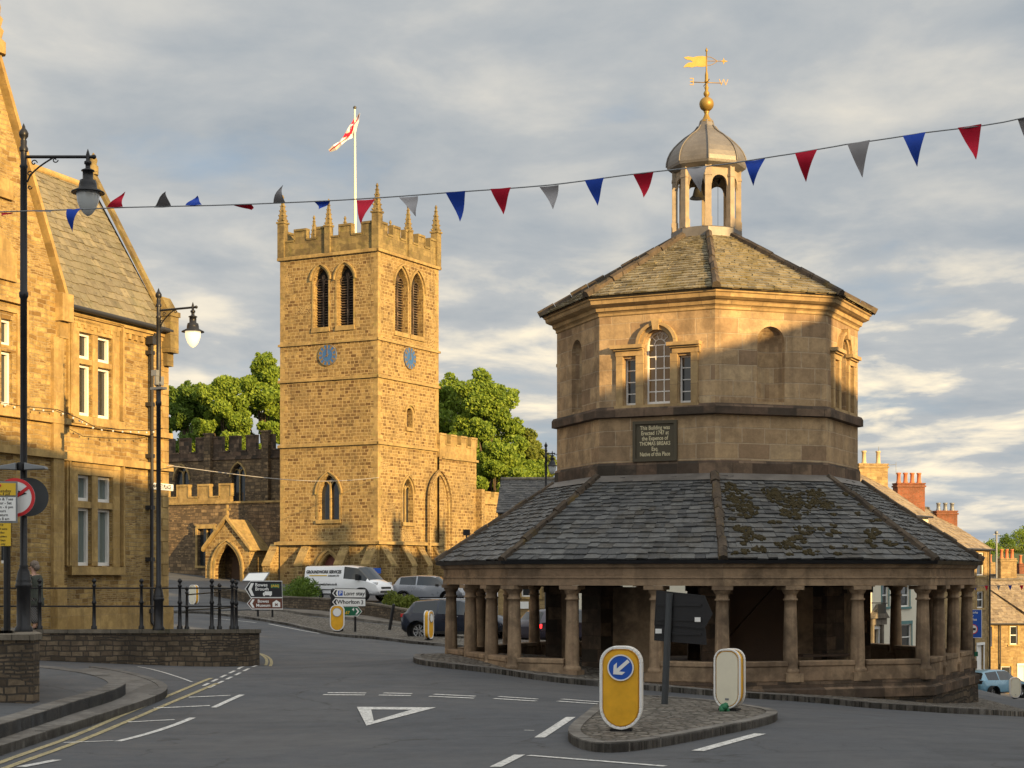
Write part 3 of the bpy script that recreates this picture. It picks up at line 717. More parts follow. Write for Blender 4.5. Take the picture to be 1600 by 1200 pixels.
def market_cross():
    t = empty('market_cross', (CX, CY, gz(CX, CY)), 'octagonal two-storey sandstone market hall with columned arcade and belled cupola', 'building')
    # plinth, low walls, columns
    mb = MB(); mb.cur = .5; octprof(mb, [(R2 + .30, -1.5), (R2 + .26, -.28)]); mb.build('rubble_base', RUB, t)
    mb = MB(); mb.cur = .5; octprof(mb, [(R2 + .30, -.28), (R2 + .30, -.1), (R2 + .20, -.06), (R2 + .20, .07), (0.01, .07)]); mb.build('plinth', ASHD, t)
    zt = .49
    fr = {-1: None}
    for k in range(-4, 4):
        f = face(k, R2); ts = [0, f.w / 3, 2 * f.w / 3]
        if k == -1: ts = [0, f.px(894, 1000)[0], f.px(1026, 1000)[0]]
        if k == 0: ts = [0, f.px(1235, 1000)[0], f.px(1340, 1000)[0]]
        ends = ts + [f.w]
        for u in ts:
            c = MB(); p = f.p(u, 0, 0); rb, rt = .155, .125
            rot = math.atan2(f.U.y, f.U.x)
            if u == 0: rot -= PI / 8
            c.box(p + V((0, 0, .15)), (.40, .40, .18), rot)
            prof = [(.19, .24), (.20, .27), (.19, .31), (rb + .01, .33), (rb, .36)]
            for j in range(1, 9):
                s = j / 8; prof.append((rb + (rt - rb) * (s ** 1.4), .36 + s * 1.38))
            prof += [(.155, 1.745), (.155, 1.775), (.128, 1.79), (.126, 1.87), (.145, 1.885), (.175, 1.93), (.185, 1.965)]
            c.lathe(p, prof, 20, rot)
            c.box(p + V((0, 0, 2.005)), (.42, .42, .08), rot)
            c.build('column', COLM, t)
        for i in range(3):
            if k == -1 and i == 1: continue
            if k in (3,) and i == 1: continue
            low = MB(); f.box(low, ends[i] + .15, ends[i + 1] - .15, .07, zt - .11, -.14, .14)
            f.box(low, ends[i] + .14, ends[i + 1] - .14, zt - .11, zt, -.16, .16); low.build('low_wall', COLM, t, bevel=.02)
    mb = MB(); f = face(-1, R2)
    a, b = f.px(894, 1000)[0], f.px(1026, 1000)[0]
    f.box(mb, a - .2, b + .2, -.2, -.02, .1, .62); mb.build('doorstep', ASHD, t)
    # entablature
    mb = MB(); mb.cur = .5
    octprof(mb, [(R2 - .20, 2.05), (R2 + .20, 2.05), (R2 + .20, 2.20), (R2 + .225, 2.205), (R2 + .225, 2.235), (R2 + .18, 2.245), (R2 + .18, 2.40), (R2 + .24, 2.43), (R2 + .27, 2.50), (R2 + .27, 2.53), (R2 - .2, 2.53)])
    octprof(mb, [(R2 - .20, 2.53), (R2 - .20, 2.05)]); mb.build('entablature', COLM, t)
    mb = MB()
    octprof(mb, [(R2 + .27, 2.50), (R2 + .37, 2.51), (R2 + .39, 2.58), (R2 + .30, 2.58), (R2 + .28, 2.53)]); mb.build('gutter', BLACK, t)
    # lower roof
    E0, E1, T0, T1 = R2 + .34, 2.585, R1 + .05, 4.47
    mb = MB(); bd = MB(); octprof(bd, [(E0 - .03, E1 - .03), (T0 - .03, T1 - .04)]); bd.build('roof_boarding', DARK, t)
    for k in range(8): slates(mb, oc(k, E0, E1), oc(k + 1, E0, E1), oc(k + 1, T0, T1), oc(k, T0, T1), .165, .27, .03)
    mb.build('lower_slates', SL1, t)
    for k in range(8):
        mb = MB(); a, b = oc(k, E0 + .02, E1 + .01), oc(k, T0, T1 + .02); n = 9; d = (b - a) / n; rad = V((math.sin(PH + k * PI / 4), -math.cos(PH + k * PI / 4), 0)); sd = V((rad.y, -rad.x, 0)); up = sd.cross(d).normalized()
        if up.z < 0: up = -up
        for i in range(n):
            p = a + d * i + up * R.uniform(-.012, .02) + sd * R.uniform(-.015, .015); q = p + d * .97; h = .075 + R.random() * .03; w = .105 * R.uniform(.85, 1.12)
            mb.prism([p - sd * w - up * .04, p - sd * w * .8 + up * h * .6, p + up * h, p + sd * w * .8 + up * h * .6, p + sd * w - up * .04], q - p)
        mb.build('hip_ridge', RIDGE, t)
    # lead flashing under the drum
    mb = MB(); octprof(mb, [(R1 + .30, 4.36), (R1 + .03, 4.53)]); mb.build('flashing', LEAD, t)
    # moss on the front right slope
    f0 = [oc(0, E0, E1), oc(1, E0, E1), oc(1, T0, T1), oc(0, T0, T1)]
    nn = (f0[1] - f0[0]).cross(f0[3] - f0[0]).normalized()
    spots = [(1145,772,22),(1152,790,26),(1168,798,18),(1205,770,16),(1225,782,26),(1245,795,24),(1238,806,14),(1265,782,26),(1285,790,18),(1275,772,14),(1210,778,12),(1170,840,14),(1155,828,10),(1186,842,9),(1225,853,14),(1256,829,16),(1268,866,13),(1185,860,10),(1362,834,12),(1310,868,8),(1140,760,9),(1250,842,8),(1390,850,11)]
    spots += [(R.uniform(1140, 1420), R.uniform(765, 872), R.uniform(2, 6)) for _ in range(70)]
    m1 = MB()
    for x, y, s in spots:
        r = V(((x - 800) / FP, 1, (HOR - y) / FP)); tt = (f0[0] - V((0, 0, EYE))).dot(nn) / r.dot(nn); c = V((0, 0, EYE)) + r * tt
        e1 = (f0[1] - f0[0]).normalized(); e2 = nn.cross(e1)
        for _ in range(int(s * 2.6) + 1):
            a = R.random() * 2 * PI; q = math.sqrt(R.random()) * s * .0125; p = c + e1 * (q * math.cos(a) * 1.2) + e2 * (q * math.sin(a) * .9)
            if any((f0[(z_ + 1) % 4] - f0[z_]).cross(p - f0[z_]).dot(nn) / (f0[(z_ + 1) % 4] - f0[z_]).length < .14 for z_ in range(4)): continue
            rr = .02 + .04 * R.random(); n = 7; hh = .035 + rr * .4
            vs = []
            for l, (q1, q2) in enumerate(((1, 0), (.85, .6), (.45, .92))): vs += [p + (e1 * math.cos(2 * PI * i / n) + e2 * math.sin(2 * PI * i / n)) * (rr * q1 * R.uniform(.75, 1.2)) + nn * (.005 + hh * q2 * R.uniform(.9, 1.1)) for i in range(n)]
            vs.append(p + nn * (hh + .005)); fs = [(l * n + i, l * n + (i + 1) % n, (l + 1) * n + (i + 1) % n, (l + 1) * n + i) for l in range(2) for i in range(n)] + [(2 * n + i, 2 * n + (i + 1) % n, 3 * n) for i in range(n)]
            m1.add(vs, fs)
    m1.smooth = False; o = m1.build('moss', MOSS, t, kind='stuff')
    # drum walls, a frame per face
    zB, zT = 4.45, 8.22; dr = MB(); dr.cur = .4; nich = MB(); nich.cur = .4
    ven = {}
    for k in (-1, 0, 1, 2, 3, -4, -3, -2):
        f = face(k, R1)
        if k == -1:
            cu0, _ = f.px(1008, 600); cu1, _ = f.px(1047, 600); su0, _ = f.px(975, 600); su1, _ = f.px(994, 600); tu0, _ = f.px(1060, 600); tu1, _ = f.px(1080, 600)
            zs, zb = f.px(985, 560)[1], f.px(985, 633)[1]; zc = f.px(1027, 517)[1]; zc0 = f.px(1027, 631)[1]
            V_ = dict(c=(cu0 - cu0, cu1 - cu0), off=cu0)
            geo = (cu0, cu1, su0, su1, tu0, tu1, zs, zb, zc, zc0)
            mid = (cu0 + cu1) / 2; geo0 = geo
        if k % 2 == 1 or k == -1 or k == 1 or k == -3 or k == 3:      # venetian windows on alternate faces
            shift = 0 if k == -1 else f.w / 2 - mid
            g = [x + shift for x in geo0[:6]] + list(geo0[6:])
            f.wall(dr, rect(0, f.w, zB, zT), [arch(g[0], g[1], g[9], g[8]), rect(g[2], g[3], g[7], g[6]), rect(g[4], g[5], g[7], g[6])], .28)
            ven[k] = (f, g)
        else:
            if k == 0: n0, n1 = f.px(1183, 600)[0], f.px(1226, 600)[0]; z0, z1 = f.px(1205, 628)[1], f.px(1205, 510)[1]
            else: hw = .32; n0, n1 = f.w / 2 - hw, f.w / 2 + hw
            if k == -2: n0, n1 = f.px(893, 600)[0], f.px(909, 600)[0]; n0 = n1 - .66
            f.wall(dr, rect(0, f.w, zB, zT), [arch(n0, n1, z0, z1, n=14)], .01)
            # semicircular niche
            a_ = arch(n0, n1, z0, z1, n=14); cm = (n0 + n1) / 2; r = (n1 - n0) / 2; N_ = 10; vs = []; fs = []
            for i in range(N_ + 1):
                an = PI * i / N_; uu = cm - r * math.cos(an); dd = -.30 * math.sin(an); vs += [f.p(uu, z0, dd), f.p(uu, z1 - r, dd)]
            fs = [(2 * i, 2 * i + 2, 2 * i + 3, 2 * i + 1) for i in range(N_)]
            dr.add(vs, fs)
            vs = []; M = 6
            for j in range(M + 1):
                b = PI / 2 * j / M
                for i in range(N_ + 1): an = PI * i / N_; vs.append(f.p(cm - r * math.cos(an) * math.cos(b), z1 - r + r * math.sin(b), -.30 * math.sin(an) * math.cos(b)))
            dr.add(vs, [(j * (N_ + 1) + i, j * (N_ + 1) + i + 1, (j + 1) * (N_ + 1) + i + 1, (j + 1) * (N_ + 1) + i) for j in range(M) for i in range(N_)])
            dr.add([f.p(cm - r * math.cos(PI * i / N_), z0, -.3 * math.sin(PI * i / N_)) for i in range(N_ + 1)], [tuple(range(N_, -1, -1))])
    dr.build('drum_wall', ASH, t)
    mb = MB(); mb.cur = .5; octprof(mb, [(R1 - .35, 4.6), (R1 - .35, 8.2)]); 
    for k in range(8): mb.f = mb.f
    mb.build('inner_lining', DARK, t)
    # string courses and cornice
    mb = MB(); mb.cur = .5; octprof(mb, [(R1, 5.80), (R1 + .13, 5.82), (R1 + .13, 5.98), (R1 + .09, 6.04), (R1, 6.06)]); octprof(mb, [(R1 + .06, 4.44), (R1 + .06, 4.74), (R1 + .035, 4.79), (R1, 4.80)]); mb.build('string_course', ASHD, t)
    mb = MB(); mb.cur = .5; octprof(mb, [(R1, 8.10), (R1 + .03, 8.12), (R1 + .03, 8.17), (R1 + .06, 8.20), (R1 + .10, 8.22), (R1 + .12, 8.30), (R1 + .19, 8.32), (R1 + .27, 8.36), (R1 + .29, 8.44), (R1 + .33, 8.46), (R1 + .34, 8.53), (R1 - .3, 8.53)]); mb.build('cornice', ASHC, t)
    # venetian windows
    for k, (f, g) in ven.items():
        cu0, cu1, su0, su1, tu0, tu1, zs, zb, zc, zc0 = g
        surr = MB()
        for a, b in ((su0 - .17, su0 - .01), (su1 + .01, cu0 - .02), (cu1 + .02, tu0 - .01), (tu1 + .01, tu1 + .17)): f.box(surr, a, b, zb - .03, zs + .05, 0, .06)
        for a, b in ((su0 - .22, cu0 - .03), (cu1 + .03, tu1 + .22)):
            f.box(surr, a + .04, b, zs + .05, zs + .17, 0, .07); f.box(surr, a, b, zs + .17, zs + .21, 0, .12); f.box(surr, a - .06, b + .02, zs + .21, zs + .29, 0, .18)
        c = (cu0 + cu1) / 2; r = (cu1 - cu0) / 2 + .03; zz = zc - (cu1 - cu0) / 2; ap = [(c - r * math.cos(PI * i / 12), zz + r * math.sin(PI * i / 12)) for i in range(13)]
        f.band(surr, ap, .10, 0, .06); f.band(surr, [(c - (r + .09) * math.cos(PI * i / 12), zz + (r + .09) * math.sin(PI * i / 12)) for i in range(13)], .07, 0, .12)
        f.poly(surr, [(c - .06, zz + r - .02), (c + .06, zz + r - .02), (c + .10, zz + r + .22), (c - .10, zz + r + .22)], 0, .16)
        f.box(surr, su0 - .2, tu1 + .2, zc0 - .12, zc0 - .015, 0, .10)
        surr.build('window_surround', ASHC, t)
        for (a, b, z0, z1, ar) in ((cu0, cu1, zc0, zc, 1), (su0, su1, zb, zs, 0), (tu0, tu1, zb, zs, 0)):
            fm = MB(); d0, d1 = -.20, -.14; w = .035
            if ar: 
                o = arch(a + .001, b - .001, z0, z1); f.band(fm, [(u, z) for u, z in o], -w, d0, d1)
                f.box(fm, a + w, b - w, z0, z0 + w + .03, d0, d1); r2 = (b - a) / 2; zs_ = z1 - r2
                for u in (a + (b - a) / 3, a + 2 * (b - a) / 3): f.box(fm, u - .011, u + .011, z0 + .06, zs_, d0 + .01, d1 - .01)
                m = 5
                for i in range(1, m + 1): zz_ = z0 + .03 + (zs_ - z0 - .03) * i / m; f.box(fm, a + w, b - w, zz_ - .011, zz_ + .011, d0 + .012, d1 - .012)
                cc = (a + b) / 2
                f.band(fm, [(cc - r2 * .42 * math.cos(PI * i / 8), zs_ + r2 * .42 * math.sin(PI * i / 8)) for i in range(9)], .018, d0 + .01, d1 - .01)
                for an in (45, 75, 105, 135):
                    q = math.radians(an); e = V((math.cos(q), math.sin(q))); nrm = V((-e.y, e.x)) * .009
                    p0, p1 = e * r2 * .43, e * (r2 - .03); f.poly(fm, [(cc + p0.x - nrm.x, zs_ + p0.y - nrm.y), (cc + p1.x - nrm.x, zs_ + p1.y - nrm.y), (cc + p1.x + nrm.x, zs_ + p1.y + nrm.y), (cc + p0.x + nrm.x, zs_ + p0.y + nrm.y)], d0 + .011, d1 - .011)
            else:
                f.box(fm, a, a + w, z0, z1, d0, d1); f.box(fm, b - w, b, z0, z1, d0, d1); f.box(fm, a + w, b - w, z1 - w, z1, d0, d1); f.box(fm, a + w, b - w, z0, z0 + w + .02, d0, d1)
                for i in (1, 2, 3): zz_ = z0 + (z1 - z0) * i / 4; f.box(fm, a + w, b - w, zz_ - .011, zz_ + .011, d0 + .01, d1 - .01)
            wn = fm.build('window', WHITE, t)
            gm = MB(); f.poly(gm, (arch(a + .01, b - .01, z0 + .01, z1 - .01) if ar else rect(a + .01, b - .01, z0 + .01, z1 - .01)), -.185, -.175); gm.build('pane', WGLASS if (ar and k == -1) else GLASS, wn)
    # inscription plaque
    f = face(-1, R1); u0, z0 = f.px(990, 722); u1, z1 = f.px(1059, 656); mb = MB()
    for a, b, c, d in ((u0, u1, z0, z0 + .07), (u0, u1, z1 - .07, z1), (u0, u0 + .07, z0 + .07, z1 - .07), (u1 - .07, u1, z0 + .07, z1 - .07)): f.box(mb, a, b, c, d, 0, .07)
    f.box(mb, u0 + .07, u1 - .07, z0 + .07, z1 - .07, 0, .035)
    pl = mb.build('plaque', plain('plaque_stone', (.075, .062, .038), .7), t)
    mb = MB(); lines = ['This Building was', 'Erected 1747 at', 'the Expence of', 'THOMAS BREAKS', 'Esq.', 'Native of this Place']; n = 6; H = z1 - z0 - .2
    for i, s in enumerate(lines): write(mb, f, s, (u0 + u1) / 2, z1 - .1 - H * (i + .5) / n, .128 if i != 3 else .118, .041, .002, sx=.80 if len(s) < 19 else .72)
    mb.build('lettering', plain('faded_gilt_letters', (.62, .54, .34), .7), pl)
    # upper roof
    a0, h0, a1, h1 = R1 + .40, 8.50, .80, 10.30
    bd = MB(); octprof(bd, [(a0 - .02, h0 - .0), (a1 - .02, h1 - .03)]); octprof(bd, [(R1 + .2, h0 + .02), (a0 - .02, h0)]); bd.build('upper_boarding', DARK, t)
    mb = MB()
    for k in range(8): slates(mb, oc(k, a0, h0 + .03), oc(k + 1, a0, h0 + .03), oc(k + 1, a1, h1), oc(k, a1, h1), .14, .21, .028)
    mb.build('upper_slates', SL2, t)
    for k in range(8):
        mb = MB(); a, b = oc(k, a0 + .03, h0 + .04), oc(k, a1 + .0, h1 + .02); n = 8; d = (b - a) / n; rad = V((math.sin(PH + k * PI / 4), -math.cos(PH + k * PI / 4), 0)); sd = V((rad.y, -rad.x, 0)); up = sd.cross(d).normalized()
        if up.z < 0: up = -up
        for i in range(n):
            p = a + d * i + up * R.uniform(-.012, .02) + sd * R.uniform(-.012, .012); q = p + d * .97; h = .085 + R.random() * .03; w = .09 * R.uniform(.85, 1.15)
            mb.prism([p - sd * w - up * .04, p - sd * w * .8 + up * h * .6, p + up * h, p + sd * w * .8 + up * h * .6, p + sd * w - up * .04], q - p)
        mb.build('hip_ridge', RIDGE, t)
    # cupola
    cu = empty('cupola', (CX, CY, 10.2), parent=t)
    r = .82; mb = MB(); octprof(mb, [(r + .03, 10.15), (r + .03, 10.50), (r - .02, 10.53), (r - .14, 10.53)]); mb.build('lead_base', LEAD, cu)
    for k in range(8):
        mb = MB(); p = oc(k, r - .06, 11.25); a = PH + k * PI / 4; mb.box(p, (.15, .13, 1.46), a); mb.box(oc(k, r - .06, 10.62), (.18, .16, .22), a); mb.box(oc(k, r - .06, 11.74), (.175, .155, .05), a); mb.build('post', OAKP, cu)
        f = face(k, r - .04); mb = MB(); hw = f.w / 2 - .075; c = f.w / 2; zt = 11.98; zs_ = 11.56
        pts = [(c - hw, 11.45)] + [(c - (hw - .03) * math.cos(PI * i / 10), zs_ + (hw - .03) * math.sin(PI * i / 10)) for i in range(11)] + [(c + hw, 11.45), (c + hw, zt), (c - hw, zt)]
        f.poly(mb, pts, -.06, -.01); mb.build('arch_panel', OAKP, cu)
    mb = MB(); octprof(mb, [(.80, 11.93), (.84, 11.95), (.94, 12.02), (.955, 12.08), (.95, 12.18), (.92, 12.30), (.86, 12.43), (.77, 12.55), (.66, 12.66), (.52, 12.78), (.38, 12.87), (.27, 12.96), (.20, 13.06), (.16, 13.2), (.12, 13.22)]); octprof(mb, [(.8, 11.93), (.01, 11.9)]); mb.build('dome', LEAD, cu)
    mb = MB(); pf = [(.955, 12.08), (.95, 12.18), (.92, 12.30), (.86, 12.43), (.77, 12.55), (.66, 12.66), (.52, 12.78), (.38, 12.87), (.27, 12.96), (.20, 13.06)]
    for k in range(8): mb.tube([oc(k, a + .01, z + .005) for a, z in pf], .018, 6)
    mb.build('lead_rolls', LEAD, cu)
    mb = MB(); mb.lathe((CX - .22, CY - .1, 11.30), [(.20, 0), (.19, .02), (.13, .08), (.10, .2), (.08, .26), (.0, .28)], 16); mb.box((CX - .2, CY - .1, 11.63), (.06, .5, .1)); mb.build('bell', BRONZ, cu)
    mb = MB(); mb.tube([(CX + .02, CY - .3, 11.75), (CX + .25, CY - .2, 11.6), (CX + .3, CY - .1, 11.75)], .035, 6); mb.tube([(CX + .25, CY - .2, 11.6), (CX + .25, CY - .2, 10.5)], .006, 4); mb.build('bell_rope', BRONZ, cu)
    # weathervane
    wv = empty('weathervane', (CX, CY, 13.2), parent=t)
    mb = MB(); c = (CX, CY, 0)
    mb.lathe(c, [(.17, 13.16), (.15, 13.2), (.09, 13.26), (.055, 13.34), (.05, 13.38), (.075, 13.42), (.04, 13.44)], 14); mb.lathe(c, [(.03, 13.76), (.07, 13.82), (.075, 13.87), (.035, 13.93), (.055, 14.0), (.03, 14.04), (.028, 14.1), (.055, 14.13), (.04, 14.18), (.04, 14.3), (.02, 14.4), (.016, 14.86), (.035, 14.88), (.02, 14.93), (0, 14.97)], 10)
    mb.build('spindle', GOLD, wv)
    mb = MB(); mb.ball((CX, CY, 13.60), .175, 20, 12); mb.build('ball', GOLD, wv)
    F = Fr((CX, CY), (1, .12)); mb = MB(); mb.tube([F.p(-.38, 14.12), F.p(.38, 14.12)], .011, 6); mb.tube([F.p(0, 14.12, -.3), F.p(0, 14.12, .3)], .011, 6)
    write(mb, F, 'E', -.36, 14.12, .26, -.0, -.003, 1, True); write(mb, F, 'W', .42, 14.13, .23, -.0, -.003, 1)
    o = mb.build('compass_arms', GOLD, wv); so_ = o.modifiers.new('thick', 'SOLIDIFY'); so_.thickness = .01
    mb = MB(); pts = [(0, 14.74), (-.10, 14.755), (-.22, 14.745), (-.33, 14.715), (-.45, 14.73), (-.56, 14.705), (-.50, 14.66), (-.38, 14.64), (-.33, 14.60), (-.45, 14.58), (-.52, 14.53), (-.57, 14.46), (-.47, 14.48), (-.36, 14.47), (-.25, 14.50), (-.12, 14.49), (0, 14.51)]
    F.poly(mb, pts, -.008, .008); mb.build('banner', GOLD, wv)
    mb = MB(); mb.tube([F.p(0, 14.64), F.p(.46, 14.65)], .009, 6)
    for s in (1, -1): mb.tube([F.p(.02, 14.64 + s * .1), F.p(.09, 14.64 + s * .1), F.p(.16, 14.64 + s * .07), F.p(.27, 14.645)], .008, 6)
    F.poly(mb, [(.53, 14.65), (.44, 14.675), (.42, 14.73), (.40, 14.67), (.34, 14.65), (.40, 14.63), (.42, 14.57), (.44, 14.625)], -.006, .006); mb.build('pointer', GOLD, wv)
    # inner core: piers, walling and a boarded stair
    ri = 3.55
    for k in range(8):
        p = oc(k, ri, 0); a = PH + k * PI / 4
        pr = MB(); pr.box(p + V((0, 0, 1.25)), (.62, .62, 2.5), a); pr.box(p + V((0, 0, 1.93)), (.72, .72, .14), a); pr.build('inner_pier', ASHD, t)  # sooty stone chosen to put the arcade's inner shade into the colour
    mb = MB()
    for k, (a, b) in {-1: (.0, .55), -2: (.0, .3), 0: (.72, 1.), 1: (.0, .9), 3: (0, 1), 2: (.1, 1)}.items():
        mb = MB(); f = face(k, ri); f.box(mb, f.w * a, f.w * b, 0.05, 1.86, -.2, .05); f.box(mb, f.w * a, f.w * b, 1.86, 2.0, -.24, .10); mb.build('inner_wall', COLM, t)
    mb = MB(); f = face(0, ri - .2); f.box(mb, .2, f.w * .70, .1, 2.5, -.05, 0); mb.build('boarding', WOODD, t)
    mb = MB(); f.poly(mb, [(.2, .6), (.2, .75), (f.w * .68, 2.3), (f.w * .68, 2.15)], 0, .05); mb.build('stair_string', WOODD, t)
    mb = MB(); octprof(mb, [(R2 - .2, 2.5), (.01, 2.5)]); mb.f = [tuple(reversed(q)) for q in mb.f]; mb.build('ceiling', DARK, t)  # near-black colour stands for the shade under the roof
    # bench inside the right bays
    mb = MB(); f = face(0, ri + .5); f.box(mb, f.w * .62, f.w * 1.12, .48, .53, 0, .35); mb.build('bench', WOODD, t)
market_cross()
# ------------------------------------------------------------------ church
TC = V((-8.71, 110.0)); UL = V((-.882, .471)); UB = V((.471, .882)); TW = 7.73
TZ = lambda y: EYE + (900 - y) * 110 / FP
def cpt(u, v): return TC + UL * u + UB * v
def front(v, uL): return Fr(cpt(uL, v), -UL)          # faces the camera, u runs to the right
def side(u, v0=0): return Fr(cpt(u, v0), UB)          # right-hand faces
def battlement(mb, f, u0, u1, z0, z1, z2, t, n, cop=.07, start=1):
    f.box(mb, u0, u1, z0, z1, -t, 0); w = (u1 - u0) / (2 * n + (1 if start else 0))
    for i in range(2 * n + (1 if start else 0)):
        a, b = u0 + i * w, u0 + (i + 1) * w
        if i % 2 == (0 if start else 1):
            f.box(mb, a + .002, b - .002, z1, z2, -t + .004, -.004); f.box(mb, a - .06, b + .06, z2, z2 + cop * 1.6, -t - .06, .06)
            f.box(mb, a - .07, a + .0, z1 + cop, z2, -t - .03, .04); f.box(mb, b - .0, b + .07, z1 + cop, z2, -t - .03, .04)
        else: f.box(mb, a + .062, b - .062, z1, z1 + cop * 1.3, -t - .05, .055)
def pinnacle(p, w, z0, z1, z2, parent, rot):
    mb = MB(); p = V((p[0], p[1], 0)); mb.box(p + V((0, 0, (z0 + z1) / 2)), (w, w, z1 - z0), rot); mb.box(p + V((0, 0, z1)), (w * 1.25, w * 1.25, .12), rot)
    ct, sn = math.cos(rot), math.sin(rot); X, Y = V((ct, sn, 0)), V((-sn, ct, 0)); h = z2 - z1 - .2; r = w * .42
    b = [p + X * (r * i) + Y * (r * j) + V((0, 0, z1 + .06)) for i, j in ((-1, -1), (1, -1), (1, 1), (-1, 1))]; tp = [p + X * (.04 * i) + Y * (.04 * j) + V((0, 0, z1 + .06 + h)) for i, j in ((-1, -1), (1, -1), (1, 1), (-1, 1))]
    mb.add(b + tp, [(0, 1, 5, 4), (1, 2, 6, 5), (2, 3, 7, 6), (3, 0, 4, 7), (4, 5, 6, 7)])
    for q in range(4):
        for i in range(5):
            e = b[q].lerp(tp[q], (i + .4) / 5.2); mb.ball(e, .085 * (1 - i * .09) * w / .5, 6, 4, (1, 1, .8), .2)
    mb.ball(p + V((0, 0, z2 - .12)), .10, 6, 5, (1, 1, 1.1)); mb.ball(p + V((0, 0, z2)), .05, 6, 4)
    return mb.build('pinnacle', PIN, parent)
def hood(mb, f, a, w, d0, d1): f.band(mb, a[1:-1], w, d0, d1)
def shrink(a, k):
    u0, u1 = a[0][0], a[-1][0]; c = (u0 + u1) / 2; z0 = a[0][1]; h = (u1 - u0) / 2; s = (h - k) / h; zt = max(p[1] for p in a)
    return [(c + (u - c) * s, z0 + (z - z0) * (zt - k - z0) / (zt - z0)) for u, z in a]
def church():
    t = empty('church', (*cpt(3.8, 6)[:], gz(*cpt(3.8, 6))), 'golden sandstone parish church with tall battlemented clock tower and lower dark nave', 'church')
    L = front(0, TW); Rr = side(0); zb = .3; rot = math.atan2(UB.y, UB.x)
    z4, z3, z2, z1, zp = TZ(844), TZ(688), TZ(584), TZ(526), TZ(386)
    mb = MB(); mb.cur = .5
    # openings
    bl = [(L.px(490, 500)[0], L.px(513, 500)[0]), (L.px(527, 500)[0], L.px(552, 500)[0])]; bzt, bzb = L.px(500, 418)[1], L.px(500, 512)[1]
    br = [(Rr.px(617, 500)[0], Rr.px(637, 500)[0]), (Rr.px(642, 500)[0], Rr.px(661, 500)[0])]; brt, brb = Rr.px(630, 420)[1], Rr.px(630, 520)[1]
    holesL = [arch(a, b, bzb, bzt, 'point', 12) for a, b in bl]; holesR = [arch(a, b, brb, brt, 'point', 12) for a, b in br]
    wl = arch(L.px(498, 780)[0], L.px(530, 780)[0], L.px(512, 812)[1], L.px(512, 742)[1], 'point', 12)
    wr = arch(Rr.px(629, 780)[0], Rr.px(645, 780)[0], Rr.px(637, 816)[1], Rr.px(637, 748)[1], 'point', 12)
    ws = arch(Rr.px(635, 650)[0], Rr.px(644, 650)[0], Rr.px(640, 668)[1], Rr.px(640, 638)[1], 'round', 8)
    dr = arch(L.px(500, 900)[0], L.px(530, 900)[0], .8, L.px(515, 866)[1], 'point', 12)
    L.wall(mb, rect(0, TW, zb, zp), holesL + [wl, dr], .55); Rr.wall(mb, rect(0, TW, zb, zp), holesR + [wr, ws], .5)
    front(TW, 0); bk = Fr(cpt(0, TW), UL); bk.wall(mb, rect(0, TW, zb, zp)); ls = Fr(cpt(TW, TW), -UB); ls.wall(mb, rect(0, TW, zb, zp))
    mb.build('tower_wall', TOW, t)
    mb = MB(); mb.cur = .5; A = [cpt(.2, .2), cpt(TW - .2, .2), cpt(TW - .2, TW - .2), cpt(.2, TW - .2)]
    mb.prism([(q.x, q.y, zp - .3) for q in A], (0, 0, .2)); mb.build('tower_roof', LEAD, t)
    # quoins: slim dressed strips at the corners, alternate lengths
    mb = MB(); ql, qr = MB(), MB(); z = zb; i = 0
    while z < zp - .35:
        a = .55 if i % 2 else .32; b = .32 if i % 2 else .55; h = .36
        L.box(mb, TW - a, TW + .012, z + .004, z + h - .004, -.1, .012); Rr.box(mb, .001, b, z + .006, z + h - .006, -.1, .014); L.box(ql, -.01, b, z + .004, z + h - .004, -.1, .012); Rr.box(qr, TW - a, TW + .01, z + .006, z + h - .006, -.1, .014)
        z += h; i += 1
    for m_ in (mb, ql, qr): m_.build('quoins', DRS, t)
    for z, w, d in ((z4, .26, .30), (z3, .24, .14), (z2, .22, .13), (z1, .20, .12), (zp, .26, .16)):
        mb = MB(); f4 = [(L, TW), (Rr, TW), (bk, TW), (ls, TW)]
        for f, ww in f4: f.poly(mb, [(-d, z - w), (ww + d, z - w), (ww + d, z - w * .3), (-d, z - w * .3)], 0, d); f.prismtop = 0; mb.add([f.p(-d, z - w * .3, d), f.p(ww + d, z - w * .3, d), f.p(ww, z, 0), f.p(0, z, 0)], [(0, 1, 2, 3)])
        mb.build('string_course', DRS, t)
    # parapet with battlements, wing walls between pinnacles
    zl, zh = zp + .95, zp + 1.62; 
    for f in (L, Rr, bk, ls):
        mb = MB(); battlement(mb, f, .3, TW - .3, zp, zl, zh, .32, 4, .09, 0 if f in (L,) else 1); mb.build('parapet', PIN, t)
    for u, v in ((.12, .12), (TW - .12, .12), (.12, TW - .12), (TW - .12, TW - .12)): pinnacle(cpt(u, v), .52, zp - .1, zp + 2.3, zp + 4.15, t, rot)
    for u, v in ((TW / 2 - .0, .06), (.06, TW / 2), (TW / 2, TW - .06), (TW - .06, TW / 2)): pinnacle(cpt(u, v), .42, zp - .1, zp + 1.75, zp + 3.5, t, rot)
